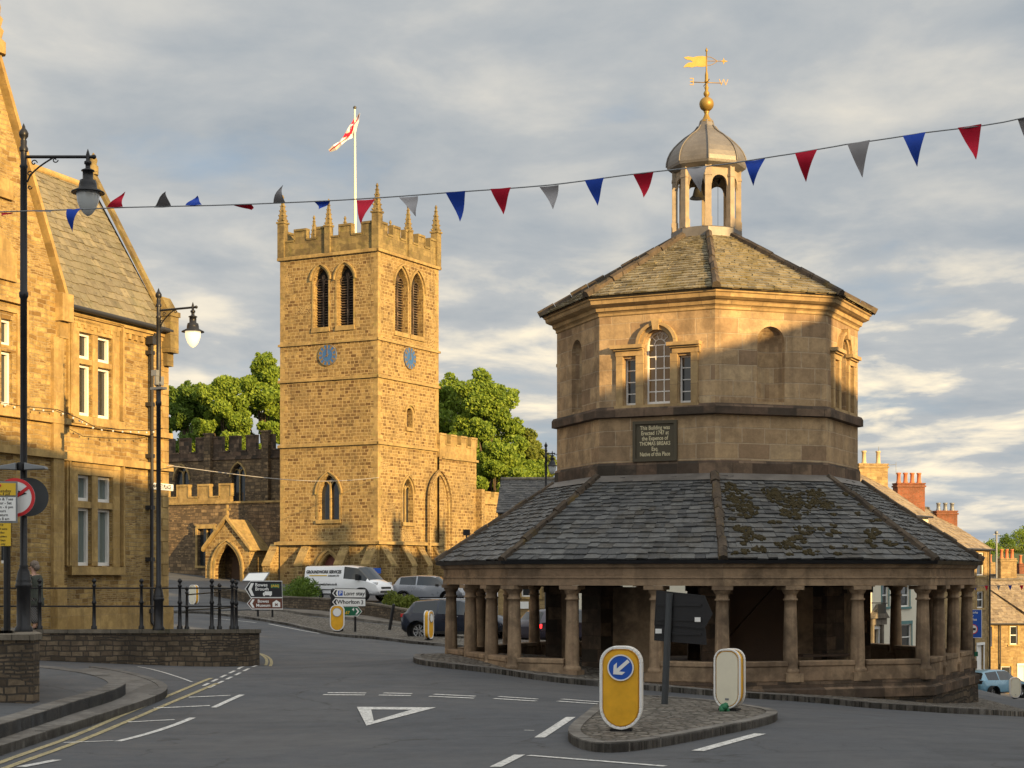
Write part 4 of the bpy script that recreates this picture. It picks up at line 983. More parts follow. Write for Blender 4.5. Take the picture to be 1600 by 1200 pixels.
    # belfry: mullion, tracery, louvres
    for f, hs, zb_, zt_, spl in ((L, holesL, bzb, bzt, 0), (Rr, holesR, brb, brt, 0)):
        for a in hs:
            mb = MB(); hood(mb, f, shrink(a, -.16), .10, 0, .14); f.band(mb, shrink(a, -.02)[0:], .12, 0, .03); u0, u1 = a[0][0], a[-1][0]; c = (u0 + u1) / 2
            f.poly(mb, [(u0 - .15, zb_ - .3), (u1 + .15, zb_ - .3), (u1 + .1, zb_), (u0 - .1, zb_)], 0, .10); mb.build('belfry_surround', DRS, t)
            mb = MB(); f.box(mb, c - .05, c + .05, zb_, zt_ - .55, -.42, -.28)
            for s in (-1, 1):
                cc = c + s * (u1 - u0) / 4; r = (u1 - u0) / 4 - .03
                f.band(mb, [(cc - r * math.cos(PI * i / 8), zt_ - 1.15 + r * 1.5 * math.sin(PI * i / 8)) for i in range(9)], .05, -.42, -.30)
            f.band(mb, [(c + .13 * math.cos(2 * PI * i / 8), zt_ - .62 + .17 * math.sin(2 * PI * i / 8)) for i in range(8)], .05, -.42, -.30, True)
            z = zb_ + .05
            while z < zt_ - .75: f.poly(mb, [(u0, z), (u1, z), (u1, z + .05), (u0, z + .05)], -.52, -.36); z += .17
            fm = mb.build('louvres', ASHD, t); mb = MB(); f.poly(mb, shrink(a, .005), -.54, -.50); mb.build('opening', DARK, fm)
    # tower windows and door
    for f, a, m in ((L, wl, GLASS), (Rr, wr, GLASS), (Rr, ws, None)):
        mb = MB(); u0, u1 = a[0][0], a[-1][0]; c = (u0 + u1) / 2; zt_ = max(p[1] for p in a); z0 = a[0][1]
        f.band(mb, shrink(a, -.02), .15, 0, .035); hood(mb, f, shrink(a, -.18), .08, 0, .12); f.poly(mb, [(u0 - .15, z0 - .25), (u1 + .15, z0 - .25), (u1 + .15, z0 - .01), (u0 - .15, z0 - .01)], 0, .14); wn = mb.build('window', DRS, t)
        mb = MB()
        if m:
            f.box(mb, c - .05, c + .05, z0, zt_ - .45, -.3, -.16)
            for s in (-1, 1):
                cc = c + s * (u1 - u0) / 4; r = (u1 - u0) / 4 - .03
                f.band(mb, [(cc - r * math.cos(PI * i / 8), zt_ - .95 + r * 1.4 * math.sin(PI * i / 8)) for i in range(9)], .06, -.3, -.18)
            mb.build('mullion', DRS, wn); mb = MB()
        f.poly(mb, shrink(a, .004), -.42, -.36); mb.build('pane', m or ASHD, wn)
    mb = MB(); L.band(mb, shrink(dr, -.05), .16, 0, .06); L.band(mb, shrink(dr, -.22), .16, 0, .16); mb.build('door_surround', DRS, t)
    mb = MB(); L.poly(mb, shrink(dr, .005), -.45, -.35); mb.build('door', REDOAK, t)
    # stepped buttresses
    for f, us, dp in ((L, (-.45, L.px(479, 900)[0], L.px(541, 900)[0], TW - .35), .95), (Rr, (.55, Rr.px(630, 900)[0], Rr.px(655, 900)[0], TW - .4), .85)):
        for i, u in enumerate(us):
            mb = MB(); w = .62; z = z4 - .25; u0, u1 = u - w / 2, u + w / 2
            side_ = [f.p(u0, zb, 0), f.p(u0, zb, dp), f.p(u0, z - 1.35, dp), f.p(u0, z - .05, .12), f.p(u0, z, 0)]
            mb.cur = .5; mb.prism(side_, f.U * w); mb.build('buttress', TOW, t)
            mb = MB(); mb.prism([f.p(u0 - .04, z - 1.42, dp + .05), f.p(u0 - .04, z - 1.30, dp + .05), f.p(u0 - .04, z + .06, 0), f.p(u0 - .04, z - .10, 0)], f.U * (w + .08)); mb.build('weathering', DRS, t)
    # clocks, showing eight
    for f, (x, y), r in ((L, (512.5, 555), .70), (Rr, (639.5, 560), .74)):
        u, z = f.px(x, y); c = f.p(u, z, 0); ax = (f.U, f.Z, f.N)
        mb = MB(); mb.lathe(c, [(0, .09), (r, .09), (r, .0)], 32, ax=ax, cap=False, smooth=False); ck = mb.build('clock', CLKB, t)
        mb = MB()
        for q, w in ((r, .03), (r * .62, .018)):
            f.band(mb, [(u + q * math.cos(2 * PI * i / 32), z + q * math.sin(2 * PI * i / 32)) for i in range(32)], w, .088, .105, True)
        for i in range(12):
            a = i * PI / 6; e = V((math.sin(a), math.cos(a))); n_ = V((e.y, -e.x))
            for o in (-.04, 0, .04): p0, p1 = e * r * .67 + n_ * o, e * r * .94 + n_ * o; q = n_ * .014; f.poly(mb, [(u + (p0 - q).x, z + (p0 - q).y), (u + (p1 - q).x, z + (p1 - q).y), (u + (p1 + q).x, z + (p1 + q).y), (u + (p0 + q).x, z + (p0 + q).y)], .092, .102)
        mb.build('dial_numerals', GOLD, ck)
        for nm, a, l in (('minute_hand', 0, .9), ('hour_hand', 240, .55)):
            a = math.radians(a); e = V((math.sin(a), math.cos(a))); n_ = V((e.y, -e.x)); mb = MB(); p0, p1 = -e * r * .15, e * r * l
            f.poly(mb, [(u + (p0 - n_ * .03).x, z + (p0 - n_ * .03).y), (u + p1.x, z + p1.y), (u + (p0 + n_ * .03).x, z + (p0 + n_ * .03).y)], .11, .13); mb.build(nm, GOLD, ck)
    # ---- nave
    vN = TW - .1; nf = front(vN, TW + 24); wN = 24 + TW + .0; zt = nf.px(350, 716)[1]; zh = nf.px(350, 682)[1]
    mb = MB(); mb.cur = .5; hl = []
    for a, b in ((273, 295), (362, 383)):
        hl.append(arch(nf.px(a, 740)[0], nf.px(b, 740)[0], nf.px(280, 790)[1], nf.px(280, 728)[1], 'point', 12))
    nf.wall(mb, rect(0, wN, .5, zt), hl, .35)
    ne = side(-.25, vN + .1); wE = 4.9
    mb2 = MB(); mb2.cur = .5; zte = ne.px(710, 716)[1]; ba = arch(ne.px(672, 800)[0], ne.px(699, 800)[0], .6, ne.px(690, 742)[1], 'point', 12)
    ne.wall(mb2, rect(-.3, wE, .5, zte), [], .3); ne.band(mb2, ba, .22, 0, .10); ne.band(mb2, shrink(ba, -.25), .10, 0, .2)
    b2 = Fr(cpt(-.25, vN + wE), UL); b2.wall(mb2, rect(0, wN, .5, zte)); mb2.build('nave_end_wall', TOW, t); mb.build('nave_wall', NAV, t)
    mb = MB(); q = [cpt(-.1, vN + .1), cpt(TW + 24, vN + .1), cpt(TW + 24, vN + wE), cpt(-.1, vN + wE)]; mb.prism([(p.x, p.y, zt - .3) for p in q], (0, 0, .1)); mb.build('nave_roof', LEAD, t)
    mb = MB(); nf.box(mb, 0, wN, zt - .12, zt + .02, 0, .12); battlement(mb, nf, 0, wN - TW, zt, zt + .45, zh - .1, .3, 15, .08); mb.build('nave_parapet', ASHD, t)
    mb = MB(); ne.box(mb, 0, wE + .1, zte - .12, zte + .03, 0, .14); battlement(mb, ne, -.2, wE, zte, zte + .85, zte + 1.5, .3, 3, .08); mb.build('end_parapet', DRS, t)
    for u in (nf.px(328, 740)[0], nf.px(418, 740)[0]):
        mb = MB(); nf.box(mb, u - .3, u + .3, .5, zh + .15, -.02, .35); nf.box(mb, u - .36, u + .36, zh + .15, zh + .28, -.06, .42); mb.build('nave_buttress', NAV, t)
    for a in hl:
        mb = MB(); u0, u1 = a[0][0], a[-1][0]; c = (u0 + u1) / 2; zt_ = max(p[1] for p in a); z0 = a[0][1]
        hood(mb, nf, shrink(a, -.05), .12, 0, .1); nf.box(mb, c - .04, c + .04, z0, zt_ - .4, -.26, -.14)
        for s in (-1, 1):
            cc = c + s * (u1 - u0) / 4; r = (u1 - u0) / 4 - .03; nf.band(mb, [(cc - r * math.cos(PI * i / 8), zt_ - .8 + r * 1.4 * math.sin(PI * i / 8)) for i in range(9)], .05, -.26, -.16)
        wn = mb.build('window', DRS, t); mb = MB(); nf.poly(mb, shrink(a, .004), -.34, -.28); mb.build('pane', GLASS, wn)
    # ---- aisle in front of the nave
    af = front(2.3, TW + 20); wA = 20; xs = af.px(360, 790)[0]; zt = af.px(300, 786)[1]; zh = af.px(300, 764)[1]
    wa = rect(af.px(309, 850)[0], af.px(334, 850)[0], af.px(320, 884)[1], af.px(320, 826)[1])
    mb = MB(); mb.cur = .5; af.wall(mb, rect(0, wA, .3, zt), [wa], .35); 
    mb.build('aisle_wall', NAV, t)
    mb = MB(); q = [cpt(TW, 2.4), cpt(TW + 20, 2.4), cpt(TW + 20, vN), cpt(TW, vN)]; mb.prism([(p.x, p.y, zt - .2) for p in q], (0, 0, .1)); mb.build('aisle_roof', LEAD, t)
    mb = MB(); af.box(mb, 0, wA, zt - .1, zt + .04, 0, .12); battlement(mb, af, 0, xs, zt, zt + .35, zh + .18, .35, 7, .09); mb.build('aisle_parapet', DRS, t)
    mb = MB(); af.band(mb, wa[::-1], -.0001, 0, .02, True); u0, u1 = wa[0][0], wa[1][0]; z0, z1_ = wa[0][1], wa[2][1]
    for a, b, c, d in ((u0 - .16, u0, z0, z1_), (u1, u1 + .16, z0, z1_), (u0 - .16, u1 + .16, z1_, z1_ + .2), (u0 - .25, u1 + .25, z1_ + .2, z1_ + .3), (u0 - .2, u1 + .2, z0 - .16, z0), ((u0 + u1) / 2 - .05, (u0 + u1) / 2 + .05, z0, z1_)): af.box(mb, a, b, c, d, -.25 if b - a < .12 else 0, -.1 if b - a < .12 else .09)
    wn = mb.build('window', DRS, t); mb = MB(); af.box(mb, u0 + .004, u1 - .004, z0 + .004, z1_ - .004, -.33, -.28); mb.build('pane', GLASS, wn)
    # ---- porch
    pu0, pu1 = 0, 0; pf = front(.1, TW + 20); a, b = pf.px(321, 880)[0], pf.px(389, 880)[0]; c = (a + b) / 2; ze = pf.px(350, 858)[1]; za = pf.px(356, 815)[1]
    dr = arch(pf.px(336, 880)[0], pf.px(376, 880)[0], .6, pf.px(357, 850)[1], 'point', 14); mb = MB(); mb.cur = .5
    pf.wall(mb, [(a, .4), (b, .4), (b, ze), (c, za), (a, ze)], [dr], .35); sp = Fr(pf.p(b, 0), UB); sp.wall(mb, rect(0, 2.2, .4, ze)); sp2 = Fr(pf.p(a, 0) + V((UB.x, UB.y, 0)) * 2.2, -UB); sp2.wall(mb, rect(0, 2.2, .4, ze)); mb.build('porch_wall', TOW, t)
    mb = MB(); bk_ = V((UB.x, UB.y, 0)) * 2.5
    for s, e in ((a - .18, -1), (b + .18, 1)):
        ea = pf.p(s, ze - .16, .12); ra = pf.p(c, za + .10, .12)
        n_ = bk_.cross(ra - ea).normalized(); n_ = n_ if n_.z > 0 else -n_
        mb.prism([ea, ra, ra + bk_, ea + bk_], n_ * .10)
    mb.build('porch_roof', DRS, t)
    mb = MB()
    for s in (a - .2, b + .2): mb.prism([pf.p(s, ze - .1, -.05), pf.p(c, za + .18, -.05), pf.p(c, za + .42, -.05), pf.p(s, ze + .12, -.05)], pf.N * .26)
    pf.band(mb, shrink(dr, -.02), .18, 0, .10); pf.band(mb, shrink(dr, -.22), .10, 0, .18); mb.build('porch_coping', DRS, t)
    mb = MB(); pf.box(mb, c - .06, c + .06, za + .3, za + 1.15, -.1, .04); pf.box(mb, c - .24, c + .24, za + .78, za + .90, -.09, .03); mb.build('cross', DRS, t)
    mb = MB(); pf.poly(mb, shrink(dr, .01), -1.9, -1.8); mb.build('porch_door', WOODD, t)
    # ---- low building at the right of the nave
    rf = side(-.25, vN + wE + .1); zt = rf.px(755, 785)[1]; zh = rf.px(755, 770)[1]; mb = MB(); mb.cur = .5; rf.wall(mb, rect(-.1, 6, .2, zt)); rf.box(mb, -.1, .35, .2, zt + .9, 0, .5); mb.build('chancel_wall', TOW, t)
    mb = MB(); rf.box(mb, 0, 6, zt - .1, zt + .03, 0, .1); battlement(mb, rf, 0, 6, zt, zt + .3, zh, .3, 4, .08); mb.build('chancel_parapet', DRS, t)
church()
# flagpole and flag on the tower
def flag():
    b = cpt(TW * .52, TW * .45); zb = TZ(386) - .1; t = empty('flagpole', (b.x, b.y, zb), 'tall white flagpole rising from the church tower roof', 'flagpole')
    xx = b.x; Yp = b.y; ztop = EYE + (900 - 170) * Yp / FP; mb = MB(); mb.tube([(b.x, b.y, zb), (b.x - .04, b.y, ztop)], .09, 10, rr=[.11, .06]); mb.build('pole', plain('pole_cream', (.75, .70, .52), .5), t)
    mb = MB(); mb.ball((b.x - .04, b.y, ztop + .08), .12, 8, 6); mb.build('finial', BRONZ, t)
    # tattered flag blowing to the left and down
    pts = [(562,176),(556,186),(549,197),(545,206),(538,213),(530,222),(522,229),(514,235)]; wd = [.0, .35, .5, .62, .45, .38, .32, .12]
    P0 = [V(((x - 800) * Yp / FP, Yp, EYE + (900 - y) * Yp / FP)) for x, y in pts]
    for nm, m, lo, hi in (('flag_cloth', WHITEC, 0, 1), ('red_cross', REDC, .38, .62)):
        mb = MB(); vs = []; n = len(P0)
        for i, p in enumerate(P0):
            t_ = (P0[min(i + 1, n - 1)] - P0[max(0, i - 1)]).normalized(); sd = V((t_.z, 0, -t_.x)); sd = sd if sd.x > 0 else -sd
            for s in (lo, (lo + hi) / 2, hi): vs.append(p + sd * (wd[i] * (s - .2) * 1.0) + V((0, .22 * math.sin(i * 1.7 + s * 3) - (.02 if m is REDC else 0), 0)))
        mb.add(vs, [(3 * i + k, 3 * i + k + 1, 3 * i + k + 4, 3 * i + k + 3) for i in range(n - 1) for k in range(2)])
        if m is REDC:
            mb.add([P0[3] + V((-.12, -.04, .12)), P0[3] + V((.10, -.04, .25)), P0[4] + V((.42, -.04, .10)), P0[4] + V((-.1, -.04, -.1))], [(0, 1, 2, 3)]); mb.add([P0[1] + V((-.1, -.04, .06)), P0[2] + V((.32, -.04, .2)), P0[2] + V((.2, -.04, -.15)), P0[2] + V((-.15, -.04, -.12))], [(0, 1, 2, 3)])
        if m is WHITEC: fl = mb.build('flag', m, t); 
        else: mb.build(nm, m, fl)
flag()
# ------------------------------------------------------------------ stone hall at the left
HO = V((-10.55, 52.0)); HD = V((.354, .935)).normalized()
def hall():
    f = Fr(HO - HD * 30, HD); W_ = 30.0; t = empty('stone_hall', (*(HO - HD * 8)[:], .8), 'gabled Victorian hall of golden rubble stone with paired white sash windows and slate roof', 'building')
    px = f.px; ztop = px(252, 512)[1]; z0 = 0.2
    ub = px(90, 600)[0]      # right edge of the projecting gable bay
    wins = []
    def W4(x0, x1, xm0, xm1, ya0, ya1, yb0, yb1, xr, m):
        return [rect(px(x0, 600)[0], px(xm0, 600)[0], px(x0, yb1)[1] if 0 else zb_, zt_) for zb_, zt_ in ((0, 0),)]
    grid = []   # (u0,u1,z0,z1,material)
    um = px(150, 600)[0]
    def addw(xs, ys, m, f_=f):
        g = [(f_.px(xs[0], ys[0])[0], f_.px(xs[1], ys[0])[0]), (f_.px(xs[2], ys[0])[0], f_.px(xs[3], ys[0])[0])]
        xc = (xs[1] + xs[2]) / 2; zz = [f_.px(xc, y)[1] for y in ys]
        return [(a, b, zz[1], zz[0], m) for a, b in g] + [(a, b, zz[3], zz[2], m) for a, b in g]
    up = addw((122, 143, 152, 174), (524, 564, 573, 652), GLASS); lo = addw((120, 142, 152, 175), (744, 784, 795, 884), GLASSC)
    mb = MB(); mb.cur = .5; hs = [rect(a, b, c, d) for a, b, c, d, m in up + lo]
    f.wall(mb, rect(ub, W_, z0, ztop), hs, .32)
    fe = Fr(HO, V((-HD.y, HD.x))); fe.wall(mb, [(0, z0), (5.1, z0), (5.1, ztop), (2.55, ztop + 4.3), (0, ztop)]); mb.build('wall', HALL, t)
    # window dressings and frames
    for wsx in (up, lo):
        u0, u1 = wsx[0][0], wsx[1][1]; zb, zt = wsx[2][2], wsx[0][3]; mb = MB(); um0, um1 = wsx[0][1], wsx[1][0]; zm0, zm1 = wsx[2][3], wsx[0][2]
        f.box(mb, um0 + .01, um1 - .01, zb, zt, -.1, .03); 
        for a, b in ((u0, um0), (um1, u1)): f.box(mb, a, b, zm0 + .01, zm1 - .01, -.1, .028)
        for a, b in ((u0 - .30, u0 - .005), (u1 + .005, u1 + .34)): f.box(mb, a, b, zb - .02, zt + .22, 0, .045)
        f.box(mb, u0 - .30, u1 + .34, zt + .22, zt + .34, 0, .06); f.box(mb, u0 + .0, u1 - .0, zt + .01, zt + .215, 0, .04)
        for k, (w_, d_) in enumerate(((.42, .12), (.5, .08))): f.band(mb, [(u0 - w_, zb), (u0 - w_, zt + w_), (u1 + w_, zt + w_), (u1 + w_, zb)], .07, 0, d_)
        f.poly(mb, [(u0 - .45, zb - .26), (u1 + .45, zb - .26), (u1 + .45, zb - .03), (u0 - .45, zb - .03)], 0, .16); mb.build('window_dressing', HALLD, t)
        for a, b, c, d, m in wsx:
            mb = MB(); w = .075
            for q in ((a, a + w, c, d), (b - w, b, c, d), (a + w, b - w, d - w, d), (a + w, b - w, c, c + w + .02)): f.box(mb, *q, -.22, -.10)
            if d - c > 1.3 and wsx is up: pass
            wn = mb.build('window', WHITE, t); mb = MB(); f.box(mb, a + w + .002, b - w - .002, c + w, d - w, -.20, -.19); mb.build('pane', m, wn)
            if wsx is up:
                mb = MB(); s = .06
                f.box(mb, a + w + .004, a + w + (b - a) * .22, c + w + .02, d - w - .01, -.186, -.18); mb.build('curtain', WHITEC, wn)
    # string courses
    for ya, xa, h, d in ((676, 253, .16, .12), (723, 230, .20, .14)):
        z = f.px(xa, ya)[1]; mb = MB(); f.poly(mb, [(ub - .1, z - h), (W_ + .1, z - h), (W_ + .1, z), (ub - .1, z)], 0, d); mb.build('string_course', HALLD, t)
    mb = MB(); z = ztop; f.box(mb, ub, W_, z - .42, z - .30, 0, .06)
    u = ub + .2
    while u < W_ - .2: f.box(mb, u, u + .14, z - .58, z - .43, 0, .07); u += .32
    f.box(mb, ub, W_, z - .29, z - .1, 0, .12); mb.build('eaves_corbels', HALLD, t)
    # quoins at the far corner, plinth
    mb = MB(); z = z0; i = 0
    while z < ztop - .7: a = .55 if i % 2 else .33; f.box(mb, W_ - a, W_ + .015, z + .005, z + .33, -.2, .02); z += .345; i += 1
    mb.build('quoins', HALLD, t)
    mb = MB(); f.box(mb, ub, W_ + .1, z0, f.px(200, 948)[1], 0, .14); mb.build('plinth', HALLD, t)
    # main roof
    ri = 2.55; zr = px(0, 0)[1] * 0 + ztop + 4.45; inn = V((-HD.y, HD.x, 0)); ea = f.p(ub - 3, ztop - .05, .18); eb = f.p(W_ - .35, ztop - .05, .18); rb = f.p(W_ - .35, zr, -ri); ra = f.p(ub - 3, zr, -ri)
    mb = MB(); slates(mb, ea, eb, rb, ra, .24, .38, .022); mb.build('roof_slates', SL3, t)
    mb = MB(); mb.add([ea + V((0, 0, -.03)), eb + V((0, 0, -.03)), rb - V((0, 0, .03)), ra - V((0, 0, .03))], [(0, 1, 2, 3)]); mb.add([rb, ra, ra + inn * 3 - V((0, 0, 5)), rb + inn * 3 - V((0, 0, 5))], [(0, 1, 2, 3)]); mb.build('roof_boarding', DARK, t)
    mb = MB(); mb.tube([ra, rb], .12, 8); mb.build('ridge', HALLD, t)
    mb = MB(); mb.tube([f.p(ub, ztop - .10, .26), f.p(W_ - .2, ztop - .10, .26)], .075, 8); mb.build('gutter', PIPE, t)
    # raised gable coping with kneeler and finial
    mb = MB(); a = f.p(W_ - .33, ztop - .2, .25); b = f.p(W_ - .33, zr + .35, -ri); n_ = V((0, 0, .22)); mb.prism([a, b, b + n_, a + n_], f.U * .24)
    a2 = b; b2 = b + inn * 2.5 - V((0, 0, 4.4)); mb.prism([a2, b2, b2 + n_, a2 + n_], f.U * .24)
    f.box(mb, W_ - .36, W_ + .10, ztop - .75, ztop + .35, -.3, .32); f.box(mb, W_ - .40, W_ + .14, ztop + .35, ztop + .5, -.3, .36); mb.prism([f.p(W_ - .4, ztop + .5, .3), f.p(W_ - .4, ztop + .95, .02), f.p(W_ - .4, ztop + .5, -.25)], f.U * .5)
    f.box(mb, W_ - .30, W_ + .06, ztop - 1.15, ztop - .75, -.2, .16); mb.build('gable_coping', PIN, t)
    mb = MB(); mb.lathe(b + f.U * .12, [(.16, .1), (.16, .35), (.10, .42), (.13, .55), (.04, .75), (0, .8)], 8); mb.build('gable_finial', PIN, t)
    # projecting gable bay
    fb = Fr(f.p(0, 0, .55), HD); px = fb.px; ue = px(95, 600)[0]; zk = px(90, 470)[1]; zpk = px(0, 118)[1]; upk = px(-6, 300)[0]; half = ue - upk
    ul = upk - half; mb = MB(); mb.cur = .5
    bw = addw((-60, -42, 2, 19), (492, 533, 543, 628), GLASS, fb); bw = [q for q in bw if q[1] > -100]
    bl = addw((-60, -42, 2, 19), (760, 790, 800, 880), GLASSC, fb)
    hs = [rect(a, b, c, d) for a, b, c, d, m in bw + bl]
    fb.wall(mb, [(ul, z0), (ue, z0), (ue, zk), (upk, zpk), (ul, zk)], hs, .3); fs = Fr(fb.p(ue, 0), V((-HD.y, HD.x))); fs.wall(mb, rect(0, 4, z0, zk)); mb.build('bay_wall', HALL, t)
    for a, b, c, d, m in bw + bl:
        mb = MB(); f_ = fb; w = .075
        for q in ((a, a + w, c, d), (b - w, b, c, d), (a + w, b - w, d - w, d), (a + w, b - w, c, c + w)): f_.box(mb, *q, -.22, -.1)
        wn = mb.build('window', WHITE, t); mb = MB(); fb.box(mb, a + .07, b - .07, c + .07, d - .07, -.2, -.19); mb.build('pane', GLASS, wn)
    mb = MB(); ru = bw[1][1]; zt = bw[0][3]; zb = bw[-1][2]; fb.band(mb, [(ru + .45, zb - .3), (ru + .45, zt + .45), (ru - 3.2, zt + .45)][::-1], .12, 0, .12); fb.band(mb, [(ru + .16, zb - .3), (ru + .16, zt + .2), (ru - 3.2, zt + .2)][::-1], .12, 0, .05)
    fb.box(mb, ru - 4, ru + .4, zb - .3, zb - .05, 0, .14); zt2 = px(10, 375)[1]; fb.box(mb, px(0, 300)[0] - .5, px(16, 300)[0], px(5, 310)[1], px(5, 280)[1], 0, .10); fb.band(mb, [(px(20, 400)[0], zt + .9), (px(28, 400)[0], zt2 - .3)][::-1], .01, 0, .01)
    fb.poly(mb, [(ru - 2.2, zt + 1.0), (ru + .1, zt + 1.0), (ru + .1, zt2 - .3), (ru - 1.0, zt2 + .6), (ru - 2.2, zt2 - .3)], 0, .08); mb.build('bay_dressing', HALLD, t)
    for ya, h, d in ((640, .16, .12), (695, .2, .14)): z = px(0, ya)[1]; mb = MB(); fb.box(mb, ul, ue + .1, z - h, z, 0, d); mb.build('string_course', HALLD, t)
    mb = MB()
    for s, e in ((ue, 1), (ul, -1)):
        a = fb.p(s + .22 * e, zk - .1, -.2); b = fb.p(upk, zpk + .35, -.2); mb.prism([a, b, b + V((0, 0, .26)), a + V((0, 0, .26))], fb.N * .32)
        fb.box(mb, s - .25, s + .25, zk - .55, zk + .2, -.25, .24); fb.box(mb, s - .2, s + .18, zk - 1.0, zk - .55, -.2, .12)
    mb.build('bay_coping', HALLD, t)
    mb = MB(); mb.lathe(fb.p(upk, zpk + .5, 0), [(.25, 0), (.25, .3), (.14, .4), (.2, .6), (.12, .7), (.18, .9), (.1, 1.0), (.12, 1.2), (.04, 1.6), (0, 1.8)], 8); mb.build('bay_finial', HALLD, t)
    mb = MB(); inw = V((-HD.y, HD.x, 0)); 
    A = fb.p(ue + .1, zk + .1, -.15); B = fb.p(upk, zpk + .3, -.15); slates(mb, A, A + inw * 6, B + inw * 6, B, .24, .38, .02); A = fb.p(ul - .1, zk + .1, -.15); slates(mb, A + inw * 6, A, B, B + inw * 6, .24, .38, .02); mb.build('bay_slates', SL3, t)
    # pilasters of the bay
    mb = MB(); fb.box(mb, ue - .45, ue + .02, z0, zk - 1.0, 0, .10); fb.box(mb, ue - .42, ue + .0, z0, z0 + 1.8, .1, .2); mb.build('bay_pilaster', HALLD, t)
    # downpipes
    for x, y0 in ((230, 512),):
        u = f.px(x, 700)[0]; mb = MB(); mb.tube([f.p(u, ztop - .3, .30), f.p(u, ztop - .55, .16), f.p(u, .9, .16), f.p(u, .75, .25)], .055, 8)
        for z in np.arange(1.2, ztop - .6, 1.55): f.box(mb, u - .11, u + .11, z - .06, z + .06, .0, .20)
        f.box(mb, u - .14, u + .14, ztop - .62, ztop - .38, .05, .28); mb.build('downpipe', PIPE, t)
    # street nameplate
    a, b = f.px(233, 760)[0], f.px(258, 760)[0]; zc = f.px(245, 760)[1]; mb = MB(); f.box(mb, a, b + .4, zc - .10, zc + .10, .02, .04); np_ = mb.build('nameplate', SIGNW, t); mb = MB(); write(mb, f, 'MARKET PLACE', (a + b + .4) / 2, zc, .17, .045, .004, .85); mb.build('lettering', SBLACK, np_)
hall()
def festoon():
    f = Fr(HO - HD * 30, HD); pts = []
    for x, y in ((-40,622),(0,629),(30,634),(60,637),(90,640),(122,653),(130,657),(150,668),(185,671),(210,672),(235,673),(254,669)):
        u, z = f.px(x, y, .75); pts.append((u, z))
    mb = MB(); mb.tube([f.p(u, z, .75) for u, z in pts], .012, 5); t = empty('festoon_lights', f.p(pts[6][0], pts[6][1], .75), 'string of small white bulbs strung along the front of the stone hall', 'string lights'); mb.build('cable', BLACK, t)
    for i in range(len(pts) - 1):
        for k in (0.25, .75):
            p = f.p(pts[i][0], pts[i][1], .75).lerp(f.p(pts[i + 1][0], pts[i + 1][1], .75), k); mb = MB(); mb.ball(p - V((0, 0, .06)), .03, 8, 6); mb.build('bulb', LAMPO, t)
festoon()
